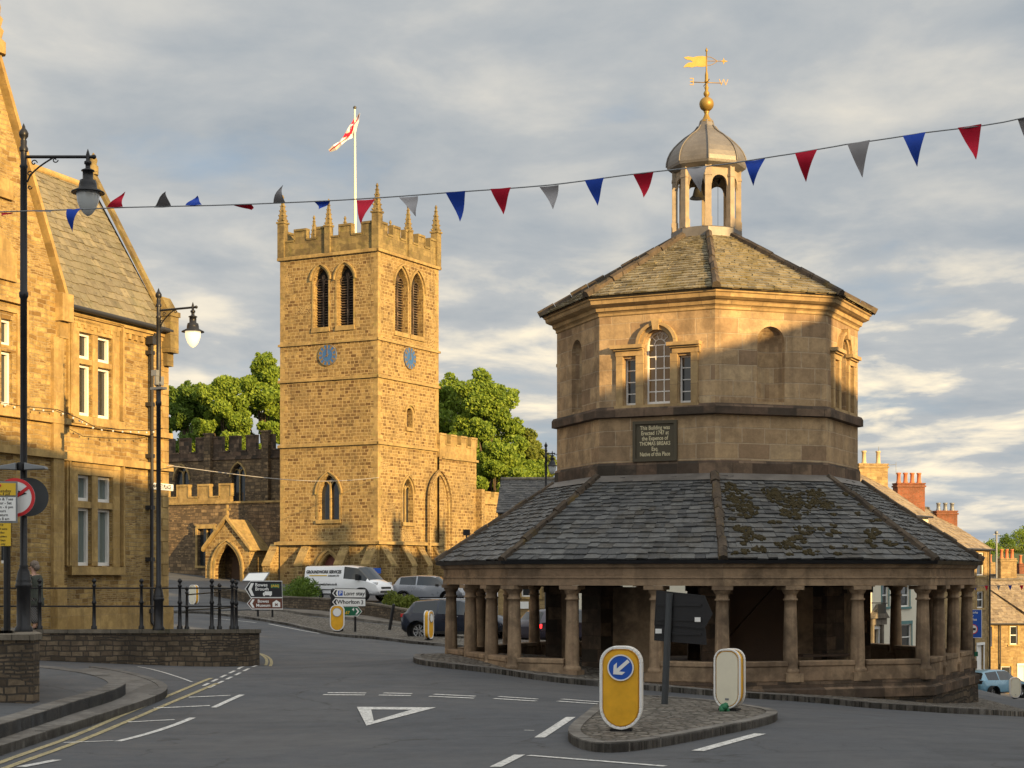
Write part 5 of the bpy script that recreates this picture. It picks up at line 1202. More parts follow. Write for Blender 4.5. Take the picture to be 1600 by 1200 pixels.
# ------------------------------------------------------------------ vehicles
def vehicle(name, label, pos, hd, st, paintm, wheelx, wr, parts=None, cat='car', tail=TAIL, z=None, group=None):
    """st rows: x, zbot, zbelt, zroof, w(half belt), wr(half roof), flag for the interval that follows: g side glass, w screen, b both"""
    t = empty(name, (pos[0], pos[1], z if z is not None else gz(*pos) + .1), label, cat, group, math.atan2(hd[1], hd[0]))
    OFF[t] = V((0, 0, 0)); body = MB(); gl = MB(); sc = MB(); rings = []
    for x, zb, ze, zr, w, wt, fl in st:
        h = [(w * .82, zb), (w * .97, zb + .10), (w, zb + .45 * (ze - zb)), (w * .985, ze), (wt, zr - .05), (wt * .86, zr), (0, zr + .025)]
        rings.append([V((x, y, q)) for y, q in h] + [V((x, -y, q)) for y, q in reversed(h[:-1])])
    n = 13
    for i in range(len(st) - 1):
        fl = st[i][6]
        for k in range(n):
            j = (k + 1) % n; q = [rings[i][k], rings[i + 1][k], rings[i + 1][j], rings[i][j]]
            seg = k if k < 6 else 11 - k
            m = body
            if seg == 3 and fl in ('g', 'b'): m = gl
            elif seg in (4, 5) and fl in ('w', 'b'): m = sc
            elif seg == 3 and fl == 'w': m = body
            m.smooth = True; m.add([p.copy() for p in q], [(0, 1, 2, 3)])
    body.smooth = False; body.add(rings[0], [tuple(range(n))]); body.add(rings[-1], [tuple(range(n - 1, -1, -1))])
    def weld(o):
        import bmesh
        bm = bmesh.new(); bm.from_mesh(o.data); bmesh.ops.remove_doubles(bm, verts=bm.verts, dist=.0005); bmesh.ops.recalc_face_normals(bm, faces=bm.faces)
        bm.to_mesh(o.data); bm.free()
    bo = body.build('body', paintm, t); weld(bo); bo.modifiers.new('e', 'EDGE_SPLIT').split_angle = .75
    for m, nm in ((gl, 'side_windows'), (sc, 'windscreens')):
        if m.v: o = m.build(nm, CGLASS, t); weld(o)
    W_ = max(s[4] for s in st)
    for x in wheelx:
        for s in (1, -1):
            a = MB(); ax = (V((1, 0, 0)), V((0, 0, 1)), V((0, -s, 0)))
            a.lathe((x, s * (W_ + .004), wr), [(wr * 1.22, -.02), (wr * 1.22, .02), (.01, .02)][::-1] if 0 else [(0, .012), (wr * 1.17, .012), (wr * 1.2, .0), (wr * 1.2, -.3)][::-1], 28, ax=ax, cap=False, smooth=False)
            a.build('wheel_arch', RUBBER, t)
            a = MB(); a.lathe((x, s * (W_ + .012), wr), [(wr * .68, .0), (wr * .74, -.03), (wr * .97, -.03), (wr, .02), (wr, .20)], 28, ax=ax, cap=False); wh = a.build('wheel', RUBBER, t)
            a = MB(); a.lathe((x, s * (W_ - .02), wr), [(wr * .70, -.05), (wr * .66, -.05), (wr * .64, .05)], 24, ax=ax, cap=False)
            for q in range(5):
                for o in (-.13, .13):
                    an = 2 * PI * q / 5 + o; e = V((math.cos(an), 0, math.sin(an))); an2 = 2 * PI * q / 5 + o * 1.9; e2 = V((math.cos(an2), 0, math.sin(an2)))
                    c0 = V((x, s * (W_ + .02), wr)); p0, p1 = c0 + e * wr * .1, c0 + e2 * wr * .68; sd = (p1 - p0).cross(V((0, 1, 0))).normalized() * .022
                    a.prism([p0 - sd, p1 - sd, p1 + sd, p0 + sd], (0, -s * .03, 0))
            a.build('rim', CHROME, wh)
    for nm, m, boxes in (parts or []):
        for b in boxes:
            a = MB(); a.box(b[0], b[1], b[2] if len(b) > 2 else 0); a.build(nm, m, t, bevel=.012)
    return t
suv = [(-2.18,.52,.78,.84,.80,.74,''),(-2.14,.36,.95,1.02,.88,.78,''),(-2.02,.30,1.05,1.14,.93,.74,'w'),(-1.74,.28,1.08,1.50,.94,.64,''),(-1.62,.27,1.09,1.56,.945,.65,'g'),(-.62,.27,1.06,1.62,.95,.68,''),(-.54,.27,1.06,1.625,.95,.68,'g'),
       (.30,.27,1.03,1.60,.95,.67,'g'),(.55,.27,1.02,1.54,.945,.66,'b'),(1.10,.28,1.00,1.09,.94,.76,''),(1.30,.30,.97,1.05,.93,.76,''),(1.85,.32,.88,.96,.90,.74,''),(2.10,.38,.74,.82,.82,.66,''),(2.18,.45,.60,.66,.72,.6,'')]
vehicle('parked_car', 'dark navy hatchback car with silver spoked wheels behind the left columns of the market hall', P(716, 996, 69)[:2], (.95, -.31), suv, CNAVY, (-1.33, 1.36), .36,
        [('tail_light', TAIL, [((-2.06, .76, .98), (.22, .26, .14)), ((-2.06, -.76, .98), (.22, .26, .14))]), ('door_handle', CHROME, [((-.75, -.955, .98), (.16, .03, .03)), ((.25, -.96, .95), (.16, .03, .03))]), ('sill', RUBBER, [((0, -.9, .3), (1.9, .12, .12))]),
         ('wing_mirror', SBLACK, [((.75, -1.03, 1.06), (.2, .18, .14)), ((.75, 1.03, 1.06), (.2, .18, .14))]), ('roof_rail', CHROME, [((-.5, -.60, 1.645), (1.9, .03, .03)), ((-.5, .60, 1.645), (1.9, .03, .03))])], z=gz(*P(716, 996, 69)[:2]) - .02)
van = [(-2.48,.45,1.25,1.90,.92,.80,''),(-2.42,.32,1.30,1.95,.97,.82,''),(.15,.30,1.25,1.98,.99,.83,''),(.22,.30,1.24,1.98,.99,.83,'g'),(1.10,.30,1.18,1.88,.98,.80,'b'),(1.72,.30,1.10,1.30,.96,.80,'w'),(1.86,.30,1.06,1.17,.95,.80,''),(2.30,.32,.92,1.00,.90,.74,''),(2.44,.36,.70,.80,.84,.68,''),(2.49,.45,.55,.6,.78,.6,'')]
vp = P(546, 938, 97); vh = V((.885, -.465)).normalized()
vt = vehicle('parked_van', 'white panel van with black lettering parked in front of the church tower', vp[:2], vh, van, VWHITE, (-1.55, 1.55), .34,
        [('headlight', HEADL, [((2.16, .74, .93), (.36, .2, .22)), ((2.16, -.74, .93), (.36, .2, .22))]), ('grille', SBLACK, [((2.44, 0, .72), (.09, 1.0, .12)), ((2.46, 0, .50), (.08, 1.3, .12))]), ('wing_mirror', SBLACK, [((1.25, -1.10, 1.32), (.16, .24, .34)), ((1.25, 1.10, 1.32), (.16, .24, .34))]),
         ('side_moulding', SBLACK, [((-.1, -.985, .62), (2.3, .04, .05))])], cat='van', z=vp.z)
def van_text():
    f = Fr((0, -.93), (1, 0)); f2 = Fr((0, -1.0), (1, 0))
    mb = MB(); f = Fr((0, -.955), (1, 0)); write(mb, f, 'GROUNDWORK SERVICES', -1.15, 1.62, .245, .0, .012, .82); write(mb, f, 'DURHAM LTD', -.45, 1.40, .13, .02, .006, .9); write(mb, f2, 'www.gwsdurham.co.uk', -1.0, .92, .19, .0, .006, .9)
    # lean the upper lines with the panel
    for p in mb.v:
        if p.z > 1.3: p.y = -(.985 - (p.z - 1.26) * .235) - .012
    mb.build('lettering', SBLACK, vt); mb = MB(); mb.box((-1.5, -.965, 1.42), (1.2, .02, .05)); mb.build('yellow_stripe', YELS, vt)
van_text()
hat = [(s[0] * .98, s[1], s[2] * .95, s[3] * .96, s[4] * .95, s[5] * .97, s[6]) for s in suv]
gp = P(672, 942, 101)
vehicle('parked_car', 'silver grey crossover car parked beside the church tower behind the navy car', gp[:2], (.97, -.24), suv, CGREY, (-1.33, 1.36), .34,
        [('tail_light', TAIL, [((-2.04, .76, 1.0), (.2, .26, .12)), ((-2.04, -.76, 1.0), (.2, .26, .12))]), ('wing_mirror', SBLACK, [((.72, -1.0, 1.06), (.18, .16, .13)), ((.72, 1.0, 1.06), (.18, .16, .13))]), ('headlight', HEADL, [((2.0, -.7, .82), (.22, .2, .12)), ((2.0, .7, .82), (.22, .2, .12))])], z=gp.z)
g2 = P(745, 948, 104)
vehicle('parked_car', 'pale car half hidden behind the leftmost market hall columns and the silver crossover', g2[:2], (.95, -.3), hat, VWHITE, (-1.3, 1.33), .32, [('headlight', HEADL, [((2.0, -.66, .78), (.2, .2, .12)), ((2.0, .66, .78), (.2, .2, .12))])], z=g2.z)
dp = P(885, 1010, 72)
vehicle('waiting_car', 'dark car with glowing red tail lights seen between the columns of the market hall', dp[:2], (.80, .60), hat, CDARK, (-1.3, 1.33), .33,
        [('tail_light', TAILON, [((-2.03, .72, .86), (.2, .3, .16)), ((-2.03, -.72, .86), (.2, .3, .16))]), ('brake_light', TAILON, [((-1.76, 0, 1.50), (.06, .3, .05))])], z=dp.z + .05)
bp_ = P(1551, 1089, 100)
vehicle('moving_car', 'light blue car with dark tinted rear window going down the hill at right', bp_[:2], (.80, .60), suv, CBLUE, (-1.33, 1.36), .35,
        [('tail_light', SBLACK, [((-2.06, .72, .98), (.22, .32, .2)), ((-2.06, -.72, .98), (.22, .32, .2))]), ('wing_mirror', CBLUE, [((.72, -1.0, 1.06), (.18, .16, .13)), ((.72, 1.0, 1.06), (.18, .16, .13))])], z=bp_.z)
# ------------------------------------------------------------------ signs
def text_part(F, name, mat, parent, items, d=.03):
    mb = MB()
    for s, u, z, size, b, *r in items: write(mb, F, s, u, z, size, d, b, *(r or [1]))
    return mb.build(name, mat, parent)
def arrow_sign(F, pts, edge, facem, parent, d=.0, w=.035, nm='panel', d1=.02):
    """pts in pixels"""
    q = [F.px(*p) for p in pts]; ar = sum(q[i][0] * q[(i + 1) % len(q)][1] - q[(i + 1) % len(q)][0] * q[i][1] for i in range(len(q)))
    if ar < 0: q = q[::-1]
    mb = MB(); F.poly(mb, q, d, d + .02); o = mb.build(nm, facem, parent); mb = MB(); F.band(mb, q, -w, d + .02, d + .026, True); mb.build('border', edge, o); return o, q
def chevron(F, mb, pts, d0=.02, d1=.026): F.poly(mb, [F.px(*p) for p in pts], d0, d1)
def direction_signs():
    b0, b1 = G(403, 963, .1), G(422, 966, .1); F = Fr(b0 + V((0, -.06)), (b1 - b0)); F = Fr((b0.x, b0.y - .08), (1, -.10))
    t = empty('direction_sign', (b0.x, b0.y, gz(*b0)), 'black lorry route sign over brown museum sign on two short black posts', 'road sign')
    for p in (b0, b1):
        mb = MB(); mb.tube([(p.x, b0.y, gz(*p)), (p.x, b0.y, F.px(403, 912)[1])], .05, 10); mb.build('post', BLACK, t)
    o, q = arrow_sign(F, [(384,920),(392,908.5),(440.5,908.5),(441,933),(392,933)], SIGNW, SBLACK, t)
    mb = MB(); chevron(F, mb, [(388,920.5),(392.5,911),(397,911),(393,920.5),(397.5,931),(393,931)])
    # lorry pictogram
    for a in ([(414,924),(425,924),(425,930),(414,930)], [(411,926.5),(413.7,925),(413.7,930),(411,930)]): chevron(F, mb, a)
    for cx in (413, 422.5):
        u, z = F.px(cx, 930.5); mb.prism([F.p(u + .035 * math.cos(k * PI / 4), z + .035 * math.sin(k * PI / 4), .027) for k in range(8)], F.N * .004)
    u1, z1 = F.px(408.5, 914); u2, z2 = F.px(409.5, 920.5); write(mb, F, 'Bowes', u1, z1, .225, .026, .004); write(mb, F, 'Brough', u2, z2, .225, .026, .004); mb.build('lettering', SIGNW, o)
    u, z = F.px(430, 915.5); mb = MB(); F.box(mb, u - .22, u + .22, z - .10, z + .10, .02, .025); bx = mb.build('route_box', GREEN, o); text_part(F, 'route_number', YELS, bx, [('(A66)', u, z, .17, .004)], .027)
    o, q = arrow_sign(F, [(387,943),(394,934.5),(441,934.5),(441.5,951),(394,951)], SIGNW, BROWN, t)
    mb = MB(); chevron(F, mb, [(390.5,943),(394.5,936.5),(398,936.5),(394.5,943),(398,949.5),(394.5,949.5)])
    for s, x, y in (('Bowes', 411.5, 939.5), ('Museum', 411.5, 946)): u, z = F.px(x, y); write(mb, F, s, u, z, .205, .026, .004)
    for a in ([(426,941.5),(432,937.5),(438,941.5),(438,948.5),(426,948.5)],): chevron(F, mb, a)
    mb.build('lettering', SIGNW, o); mb = MB(); u, z = F.px(432, 945); write(mb, F, 'M', u, z, .17, .030, .008); mb.build('museum_symbol', BROWN, o)
    # tilted sign seen behind it
    p = G(400, 958, .1) + V((-.3, 3.2)); t = empty('notice_board', (p.x, p.y, gz(*p)), 'pale tilted information board standing behind the black lorry route sign', 'sign'); mb = MB(); F2 = Fr(p, (1, .1)); q = [F2.px(*v) for v in ((379,908),(388,896),(420,895),(412,908))]
    mb.prism([F2.p(a, b, 0 if i in (0, 3) else -.45) for i, (a, b) in enumerate(q)], (0, .0, .03)); o = mb.build('panel', SIGNW, t); mb = MB(); 
    for i in range(4):
        a, b = q[i], q[(i + 1) % 4]; mb.tube([F2.p(*a, 0 if i in (0, 3) else -.45), F2.p(*b, 0 if (i + 1) % 4 in (0, 3) else -.45)], .035, 6)
    mb.build('frame', SGREY, t); mb = MB(); u, z = F2.px(400, 905); mb.tube([F2.p(u, gz(*p), -.1), F2.p(u, z, -.15)], .04, 6); mb.build('post', BLACK, t)
    # parking / village / green signs
    b0, b1 = G(533, 986, .1), G(553.5, 988, .1); F = Fr((b0.x, b0.y - .10), (1, -.04))
    t = empty('direction_sign', (b0.x, b0.y, gz(*b0)), 'white parking and village signs above a green arrow sign on black posts', 'road sign')
    for p, h, r in ((b0, 2.0, .09), (b1, 2.0, .05)): mb = MB(); mb.tube([(p.x, b0.y + .03, gz(*p)), (p.x, b0.y + .03, F.px(540, 926)[1])], r, 10); mb.build('post', BLACK, t)
    for pts, cv, txt in (([(519,927),(524,919.5),(571,921),(571,933.5),(524,933)], [(521,927),(524.5,922),(527,922),(524.5,927),(527,931),(524.5,931)], ('Long stay', 553.5, 927.5, .245)),
                         ([(519,940.5),(524,934.5),(571,935.5),(571,947),(524,947)], [(521,940.5),(524.5,936.5),(527,936.5),(524.5,940.5),(527,945),(524.5,945)], ('Whorlton', 544.5, 940.8, .245))):
        o, q = arrow_sign(F, pts, SBLACK, SIGNW, t, w=.022); mb = MB(); chevron(F, mb, cv); u, z = F.px(txt[1], txt[2]); write(mb, F, txt[0], u, z, txt[3], .026, .005)
        if txt[0] == 'Whorlton': u, z = F.px(566, 941.5); write(mb, F, '3', u, z, .245, .026, .005)
        mb.build('lettering', SBLACK, o)
        if txt[0] == 'Long stay':
            u, z = F.px(532, 926.8); mb = MB(); F.box(mb, u - .10, u + .10, z - .11, z + .11, .02, .026); bx = mb.build('parking_symbol', BLUE, o); text_part(F, 'letter', SIGNW, bx, [('P', u, z, .21, .006)], .028)
    o, q = arrow_sign(F, [(534,948),(559,948),(565,955.5),(559,962),(534,962)], SIGNW, GREEN, t, w=.025)
    mb = MB(); chevron(F, mb, [(561.5,955.5),(558,950.5),(555.5,950.5),(558.5,955.5),(555.5,960),(558,960)]); u, z = F.px(552, 952.5); write(mb, F, '4', u, z, .20, .026, .004); mb.build('lettering', SIGNW, o)
    mb = MB(); u, z = F.px(541, 957.5); write(mb, F, 'A67', u, z, .19, .026, .004); mb.build('route_number', YELS, o)
    # blue notice by the church
    F = Fr(P(587, 893, 104)[:2], (1, 0)); t = empty('notice_board', F.p(0, 0), 'small dark blue notice board above the white van roof', 'sign'); OFF[t] = V(t.location); mb = MB(); F.box(mb, -.32, .32, F.px(587, 896)[1], F.px(587, 887.5)[1], 0, .06); mb.build('panel', BLUE, t); mb = MB(); mb.tube([F.p(0, .7, -.03), F.p(0, F.px(587, 890)[1], -.03)], .03, 6); mb.build('post', BLACK, t)
direction_signs()
def bollard(pos, w, h, d, yaw, label, kind, group=None, lean=0):
    t = empty('traffic_bollard', (pos[0], pos[1], gz(pos[0], pos[1]) + .11), label, 'bollard', group, yaw); OFF[t] = V((0, 0, 0)); t.rotation_euler.y = lean
    F = Fr((0, 0), (1, 0)); r = w * .5
    def outl(k):
        a = w / 2 - k; top = h - k; bot = .06 + k; c = .38 * w; pts = []
        for i in range(7): q = PI / 2 * i / 6; pts.append((a - c * (1 - math.sin(PI / 2 - q)) if 0 else a - c + c * math.cos(q), top - c + c * math.sin(q)))
        for i in range(7): q = PI / 2 * i / 6; pts.append((-a + c - c * math.sin(q), top - c + c * math.cos(q)))
        for i in range(13): q = PI * i / 12; pts.append((-a * math.cos(q), bot + a * 1.05 - a * 1.05 * math.sin(q)))
        return pts
    side_m = YEL
    mb = MB(); F.poly(mb, outl(.004), -d / 2 + .03, d / 2 - .03); mb.build('core', side_m, t)
    fm = {'front': YEL, 'back': SIGNW, 'disc': YEL}[kind]
    for s, nm in ((1, 'front_frame'), (-1, 'back_frame')):
        mb = MB(); a, b = (d / 2 - .035, d / 2 + .008) if s > 0 else (-d / 2 - .008, -d / 2 + .035); o = outl(0)
        F.band(mb, o, -.036 * w / .5, a, b, True); mb.build(nm, SIGNW, t, bevel=.008)
    mb = MB(); F.poly(mb, outl(.018), d / 2 - .03, d / 2 - .004); mb.build('front_panel', plain('cream_panel', (.76, .71, .56), .5, 0, .12, 4) if kind == 'back' else fm, t)
    mb = MB(); F.poly(mb, outl(.018), -d / 2 + .004, -d / 2 + .03); mb.build('back_panel', YEL, t)
    mb = MB(); mb.lathe((0, 0, 0), [(.12, -.02), (.10, .02), (.07, .05), (.07, .11)], 12); mb.box((0, 0, .02), (.3, .22, .03)); mb.build('base', BLACK, t)
    zc = h - w * .5 - .0; rr = w * .355
    if kind in ('front', 'disc'):
        m2 = BLUE if kind == 'front' else SIGNW
        mb = MB(); mb.lathe(F.p(0, zc, 0), [(0, d / 2 + .016), (rr, d / 2 + .016), (rr, d / 2 - .01)], 32, ax=(F.U, F.Z, F.N), cap=False, smooth=False); ds = mb.build('disc', m2, t)
        mb = MB(); F.band(mb, [(rr * math.cos(2 * PI * i / 32), zc + rr * math.sin(2 * PI * i / 32)) for i in range(32)], .018, d / 2 + .0, d / 2 + .022, True); mb.build('disc_rim', SIGNW if kind == 'front' else SGREY, ds)
        if kind == 'front':
            e = V((-1, -.88)).normalized(); n_ = V((-e.y, e.x)); q = rr / .20
            A = [(e * a + n_ * b) * q for a, b in ((-.155, -.026), (.04, -.026), (.0, -.095), (.075, -.085), (.15, .0), (.075, .085), (.0, .095), (.04, .026), (-.155, .026))]
            A = [(e * a + n_ * b) * q for a, b in ((-.16, -.027), (.055, -.027), (-.01, -.095), (.055, -.095), (.15, 0), (.055, .095), (-.01, .095), (.055, .027), (-.16, .027))]
            mb = MB(); F.poly(mb, [(p.x, zc + p.y) for p in A], d / 2 + .017, d / 2 + .024); mb.build('arrow', SIGNW, ds)
    if kind == 'back':
        mb = MB(); F.box(mb, -.03, .03, .17, .20, d / 2 - .004, d / 2 + .004); mb.build('lock', SGREY, t)
    return t
p = G(971, 1143, .1); bollard(p, .51, 1.13, .22, math.radians(-9), 'large yellow keep-left bollard with blue arrow disc on the near traffic island', 'front')
p = G(1140, 1111, .1); bollard(p, .39, .95, .24, math.radians(-28), 'pale blank-faced bollard with yellow side at the right end of the island', 'back')
p = G(527, 987, .1); bollard(p, .55, 1.12, .2, 0, 'yellow bollard with white disc in front of the parking signs', 'disc')
p = G(670, 1000, .1); bollard(p, .50, 1.1, .2, math.radians(72), 'narrow edge-on yellow bollard in front of the navy car wheel', 'disc')
p = G(303, 946, .1); bollard(p, .50, 1.12, .24, math.radians(-38), 'white and yellow bollard standing beyond the railing, near the church porch', 'back')
q = P(1586, 1091, 88); o = bollard(q[:2], .5, 1.05, .2, 0, 'white bollard at the right edge beside the light blue car', 'back'); o.location.z = q.z
mb = MB(); c = G(1130, 1112, .1); 
for i in range(9): mb.ball((c.x + R.uniform(-.05, .05), c.y - .05 + R.uniform(-.03, .03), gz(*c) + .12 + R.uniform(0, .08)), .05, 6, 5, (1, .8, .9), .5)
mb.build('plastic_bag', plain('green_plastic', (.02, .16, .07), .5), None, 'crumpled green plastic bag at the foot of the pale island bollard', 'litter')
# leaning post
a = G(608, 984, .1); mb = MB(); z = gz(*a); mb.tube([(a.x, a.y, z), (a.x + .20, a.y, z + 1.2)], .075, 10); t = empty('leaning_post', (a.x, a.y, z), 'black metal post leaning to the right by the low wall left of the navy car', 'post'); mb.build('shaft', BLACK, t); mb = MB(); mb.ball((a.x + .203, a.y, z + 1.22), .08, 10, 6); mb.build('cap', BLACK, t)
def back_sign():
    b = G(1038, 1101, .1); z = gz(*b); F = Fr((b.x, b.y - .07), (1, -.30)); t = empty('direction_sign', (b.x, b.y, z), 'backs of two black arrow signs on a leaning grey post on the traffic island', 'road sign')
    tp = P(1046, 927, b.y); mb = MB(); mb.tube([(b.x, b.y, z), tp], .057, 14); mb.build('post', DKGREY, t); Fb = Fr((b.x, b.y + .09), (1, -.30))
    for pts in ([(1027,924.5),(1100,933),(1111,959),(1099,982),(1024,975)], [(1023.5,978),(1102,985),(1104,1005),(1023,998)]):
        q = [Fb.px(*v) for v in pts][::-1]; mb = MB(); Fb.poly(mb, q, -.012, .0); o = mb.build('panel', SBLACK, t); mb = MB(); Fb.band(mb, q, -.03, .0, .008, True); mb.build('rim', SBLACK, o)
    for y in (945, 968, 990):
        mb = MB(); u0, _ = Fb.px(1026, y); u1, _ = Fb.px(1101, y); zz = Fb.px(1040, y)[1]; mb.add([], []); Fb.box(mb, u0, u1 - .05, zz - .02, zz + .02, .0, .025); mb.build('rail', SBLACK, t)
    for x0, y0, w in ((1086, 968, 9), (1024.5, 986, 10)):
        mb = MB(); u0, z0 = Fb.px(x0, y0 + 3.5); u1, z1 = Fb.px(x0 + w, y0 - 3.5); Fb.box(mb, u0, u1, z0, z1, .026, .03); mb.build('sticker', SIGNW, t)
back_sign()
def left_signs():
    # parking plates on a black post at the left edge
    Y = 27.6; F = Fr((P(11, 900, Y).x, Y - .07), (1, .04)); t = empty('parking_sign', (P(11, 0, Y).x, Y, 1.3), 'yellow and white parking restriction plates on a black post at the left edge', 'road sign')
    x = P(11, 0, Y).x; mb = MB(); mb.tube([(x, Y, 1.3), (x, Y, P(0, 752, Y).z)], .055, 12); mb.build('post', BLACK, t)
    def pl(x0, x1, y0, y1, m, d, nm, par=t): u0, z0 = F.px(x0, y1); u1, z1 = F.px(x1, y0); mb = MB(); F.box(mb, u0, u1, z0, z1, d, d + .012); return mb.build(nm, m, par), u0, u1, z0, z1
    bkp, *_ = pl(-26, 27.5, 752, 817, SGREY, 0, 'back_plate'); 
    o, a, b, c, d = pl(-24, 25, 755, 774, YELS, .012, 'upper_plate'); text_part(F, 'lettering', SBLACK, o, [('Wednesday', (a + b) / 2, c + .07, .075, .001), ('10 am - 4 pm', (a + b) / 2, c + .02, .06, .001)], .026)
    o, a, b, c, d = pl(-24, 25, 777, 814, SIGNW, .012, 'time_plate'); H = d - c
    text_part(F, 'lettering', SBLACK, o, [(s, (a + b) / 2 + (.06 if i < 3 else 0), d - H * (i + .5) / 6, .062, .0012) for i, s in enumerate(['Mon & Tues', 'Thur - Sat', '8 am - 6 pm', '2 hours', 'No return', 'before 8 am'])], .026)
    mb = MB(); F.box(mb, a + .04, a + .16, d - .17, d - .04, .024, .03); bx = mb.build('parking_symbol', BLUE, o); text_part(F, 'letter', SIGNW, bx, [('P', a + .10, d - .105, .12, .003)], .032)
    mb = MB(); mb.lathe(F.p((a + b) / 2, F.px(0, 758.5)[1], 0), [(0, .032), (.022, .032), (.022, .02)], 14, ax=(F.U, F.Z, F.N), cap=False); mb.build('red_dot', RED, o)
    o, a, b, c, d = pl(-22, 17, 817.5, 853, YELS, .002, 'lower_plate'); H = d - c
    text_part(F, 'lettering', SBLACK, o, [(s, (a + b) / 2, d - H * (i + .5) / 6, .046, .0008) for i, s in enumerate(['NOTICE', 'Restricted zone', 'No loading', 'Permit holders', 'Loading bays', 'exempt only'])], .017)
    # turn ban discs on the tall lamp post
    Y = 27.85; x = P(34, 0, Y).x; F = Fr((P(27.5, 0, Y).x, Y - .13), (1, .10)); t = empty('turn_ban_sign', (x, Y, 1.3), 'round red-ringed turn ban sign clipped to the near lamp post', 'road sign'); zc = P(0, 778, Y).z; r = .318; ax = (F.U, F.Z, F.N); c = F.p(0, zc, 0)
    mb = MB(); mb.lathe(c, [(0, .012), (r, .012), (r, 0), (0, 0)], 40, ax=ax, cap=False, smooth=False); o = mb.build('disc', SIGNW, t)
    mb = MB(); F.band(mb, [((r - .055) * math.cos(2 * PI * i / 40), zc + (r - .055) * math.sin(2 * PI * i / 40)) for i in range(40)][::-1], .055, .0125, .017, True); mb.build('ring', RED, o)
    mb = MB(); e = V((.78, .62)).normalized(); n_ = V((-e.y, e.x)) * .026; q = [e * -.27 + n_, e * -.27 - n_, e * .27 - n_, e * .27 + n_]; F.poly(mb, [(p.x, zc + p.y) for p in q], .020, .023); mb.build('slash', RED, o)
    mb = MB(); F.poly(mb, [(-.04, zc - .2), (-.04, zc + .03), (.05, zc + .075), (.05, zc + .115), (.19, zc + .065), (.05, zc + .015), (.05, zc + .04), (.02, zc + .0), (.02, zc - .2)], .0125, .018); mb.build('turn_arrow', SBLACK, o)
    F = Fr((P(42, 0, Y).x, Y + .12), (1, .5)); zc = P(0, 776, Y).z; mb = MB(); mb.lathe(F.p(0, zc, 0), [(0, .012), (r, .012), (r, -.01), (0, -.01)], 40, ax=(F.U, F.Z, F.N), cap=False, smooth=False); mb.build('rear_disc', DKGREY, t)
    # twin sign lights
    t = empty('sign_light', (x, Y, P(0, 730, Y).z), 'grey twin-arm sign light clamped to the near lamp post above the round sign', 'light'); F = Fr((x, Y - .02), (1, .0))
    for s, w in ((-1, .42), (1, .40)):
        mb = MB(); z = P(0, 729, Y).z; F.poly(mb, [(s * .07, z - .06), (s * .07, z + .06), (s * .2, z + .03), (s * w, z - .0), (s * (w + .02), z - .045), (s * .25, z - .05)][::s], -.10, .10); mb.build('arm', SGREY, t, bevel=.01)
    mb = MB(); mb.lathe((x, Y, P(0, 735, Y).z), [(.075, 0), (.08, .02), (.08, .11), (.075, .13)], 12); mb.build('clamp', BLACK, t)
left_signs()
# ------------------------------------------------------------------ lamp posts
def lamp_post(x, y, z0, label, unlit, rz=0, h=8.4, arm=1.06):
    t = empty('lamp_post', (x, y, z0), label, 'street lamp', 'black heritage lamp posts with hanging lanterns', rz); OFF[t] = V((0, 0, 0)); k = h
    mb = MB(); mb.lathe((0, 0, 0), [(.15, 0), (.15, .06), (.115, .10), (.112, .70), (.135, .74), (.135, .79), (.12, .80), (.13, .84), (.12, .86), (.10, .98), (.066, 1.06), (.075, 1.09), (.06, 1.11), (.056, 3.2), (.056, k - 2.9), (.075, k - 2.87), (.075, k - 2.80), (.06, k - 2.78), (.055, k - .75), (.07, k - .72), (.05, k - .68), (.05, k - .45)], 16)
    mb.build('post', BLACK, t)
    mb = MB(); mb.lathe((0, 0, 0), [(.07, k - .47), (.075, k - .42), (.05, k - .38), (.055, k - .30), (.04, k - .27), (.075, k - .22), (.08, k - .17), (.055, k - .12), (.03, k - .09), (.025, k - .06), (0, k)], 12); mb.build('finial', BLACK, t)
    mb = MB(); za = k - .56; mb.tube([(0, 0, za), (arm + .08, 0, za)], .027, 8); mb.ball((arm + .10, 0, za), .04, 8, 6)
    pts = [V((.06, 0, za - .42))]; 
    for i in range(1, 12): s = i / 11; pts.append(V((.06 + .42 * s, 0, za - .42 + .40 * s ** .6)))
    mb.tube(pts, .015, 6)
    for cx, cz, r, sgn in ((.17, za - .10, .055, 1), (.10, za - .28, .05, 1), (.52, za - .05, .05, -1), (.10, za - .50, .04, -1)):
        mb.tube([(cx + r * (1 - i / 16) * math.cos(sgn * i * .5), 0, cz + r * (1 - i / 16) * math.sin(sgn * i * .5)) for i in range(14)], .010, 6)
    mb.build('bracket', BLACK, t)
    ln = empty('lantern', (arm, 0, za), parent=t); OFF[ln] = V((arm, 0, za)); z = za
    mb = MB(); mb.lathe((arm, 0, 0), [(0, z + .14), (.02, z + .08), (.035, z + .02), (.03, z - .06), (.06, z - .08), (.06, z - .12), (.04, z - .13), (.04, z - .19), (.105, z - .22), (.11, z - .235), (.085, z - .24), (.085, z - .37), (.13, z - .39), (.145, z - .46), (.15, z - .52), (.27, z - .58), (.275, z - .60), (.255, z - .60), (.18, z - .585)], 24); mb.build('hood', BLACK, ln)
    mb = MB(); mb.lathe((arm, 0, 0), [(.185, z - .585), (.19, z - .62), (.175, z - .74), (.13, z - .86), (.07, z - .94), (.02, z - .975), (0, z - .98)], 20, cap=False); mb.build('glass', unlit, ln)
    return t
lamp_post(P(37, 0, 28).x, 28.0, 1.33, 'tall black lamp post with hanging lantern behind the near wall at the left edge', LAMPO)
l2 = lamp_post(P(253, 0, 42).x, 41.6, .92, 'black lamp post with glowing lantern at the far corner of the stone hall', LAMPG, math.radians(-28))
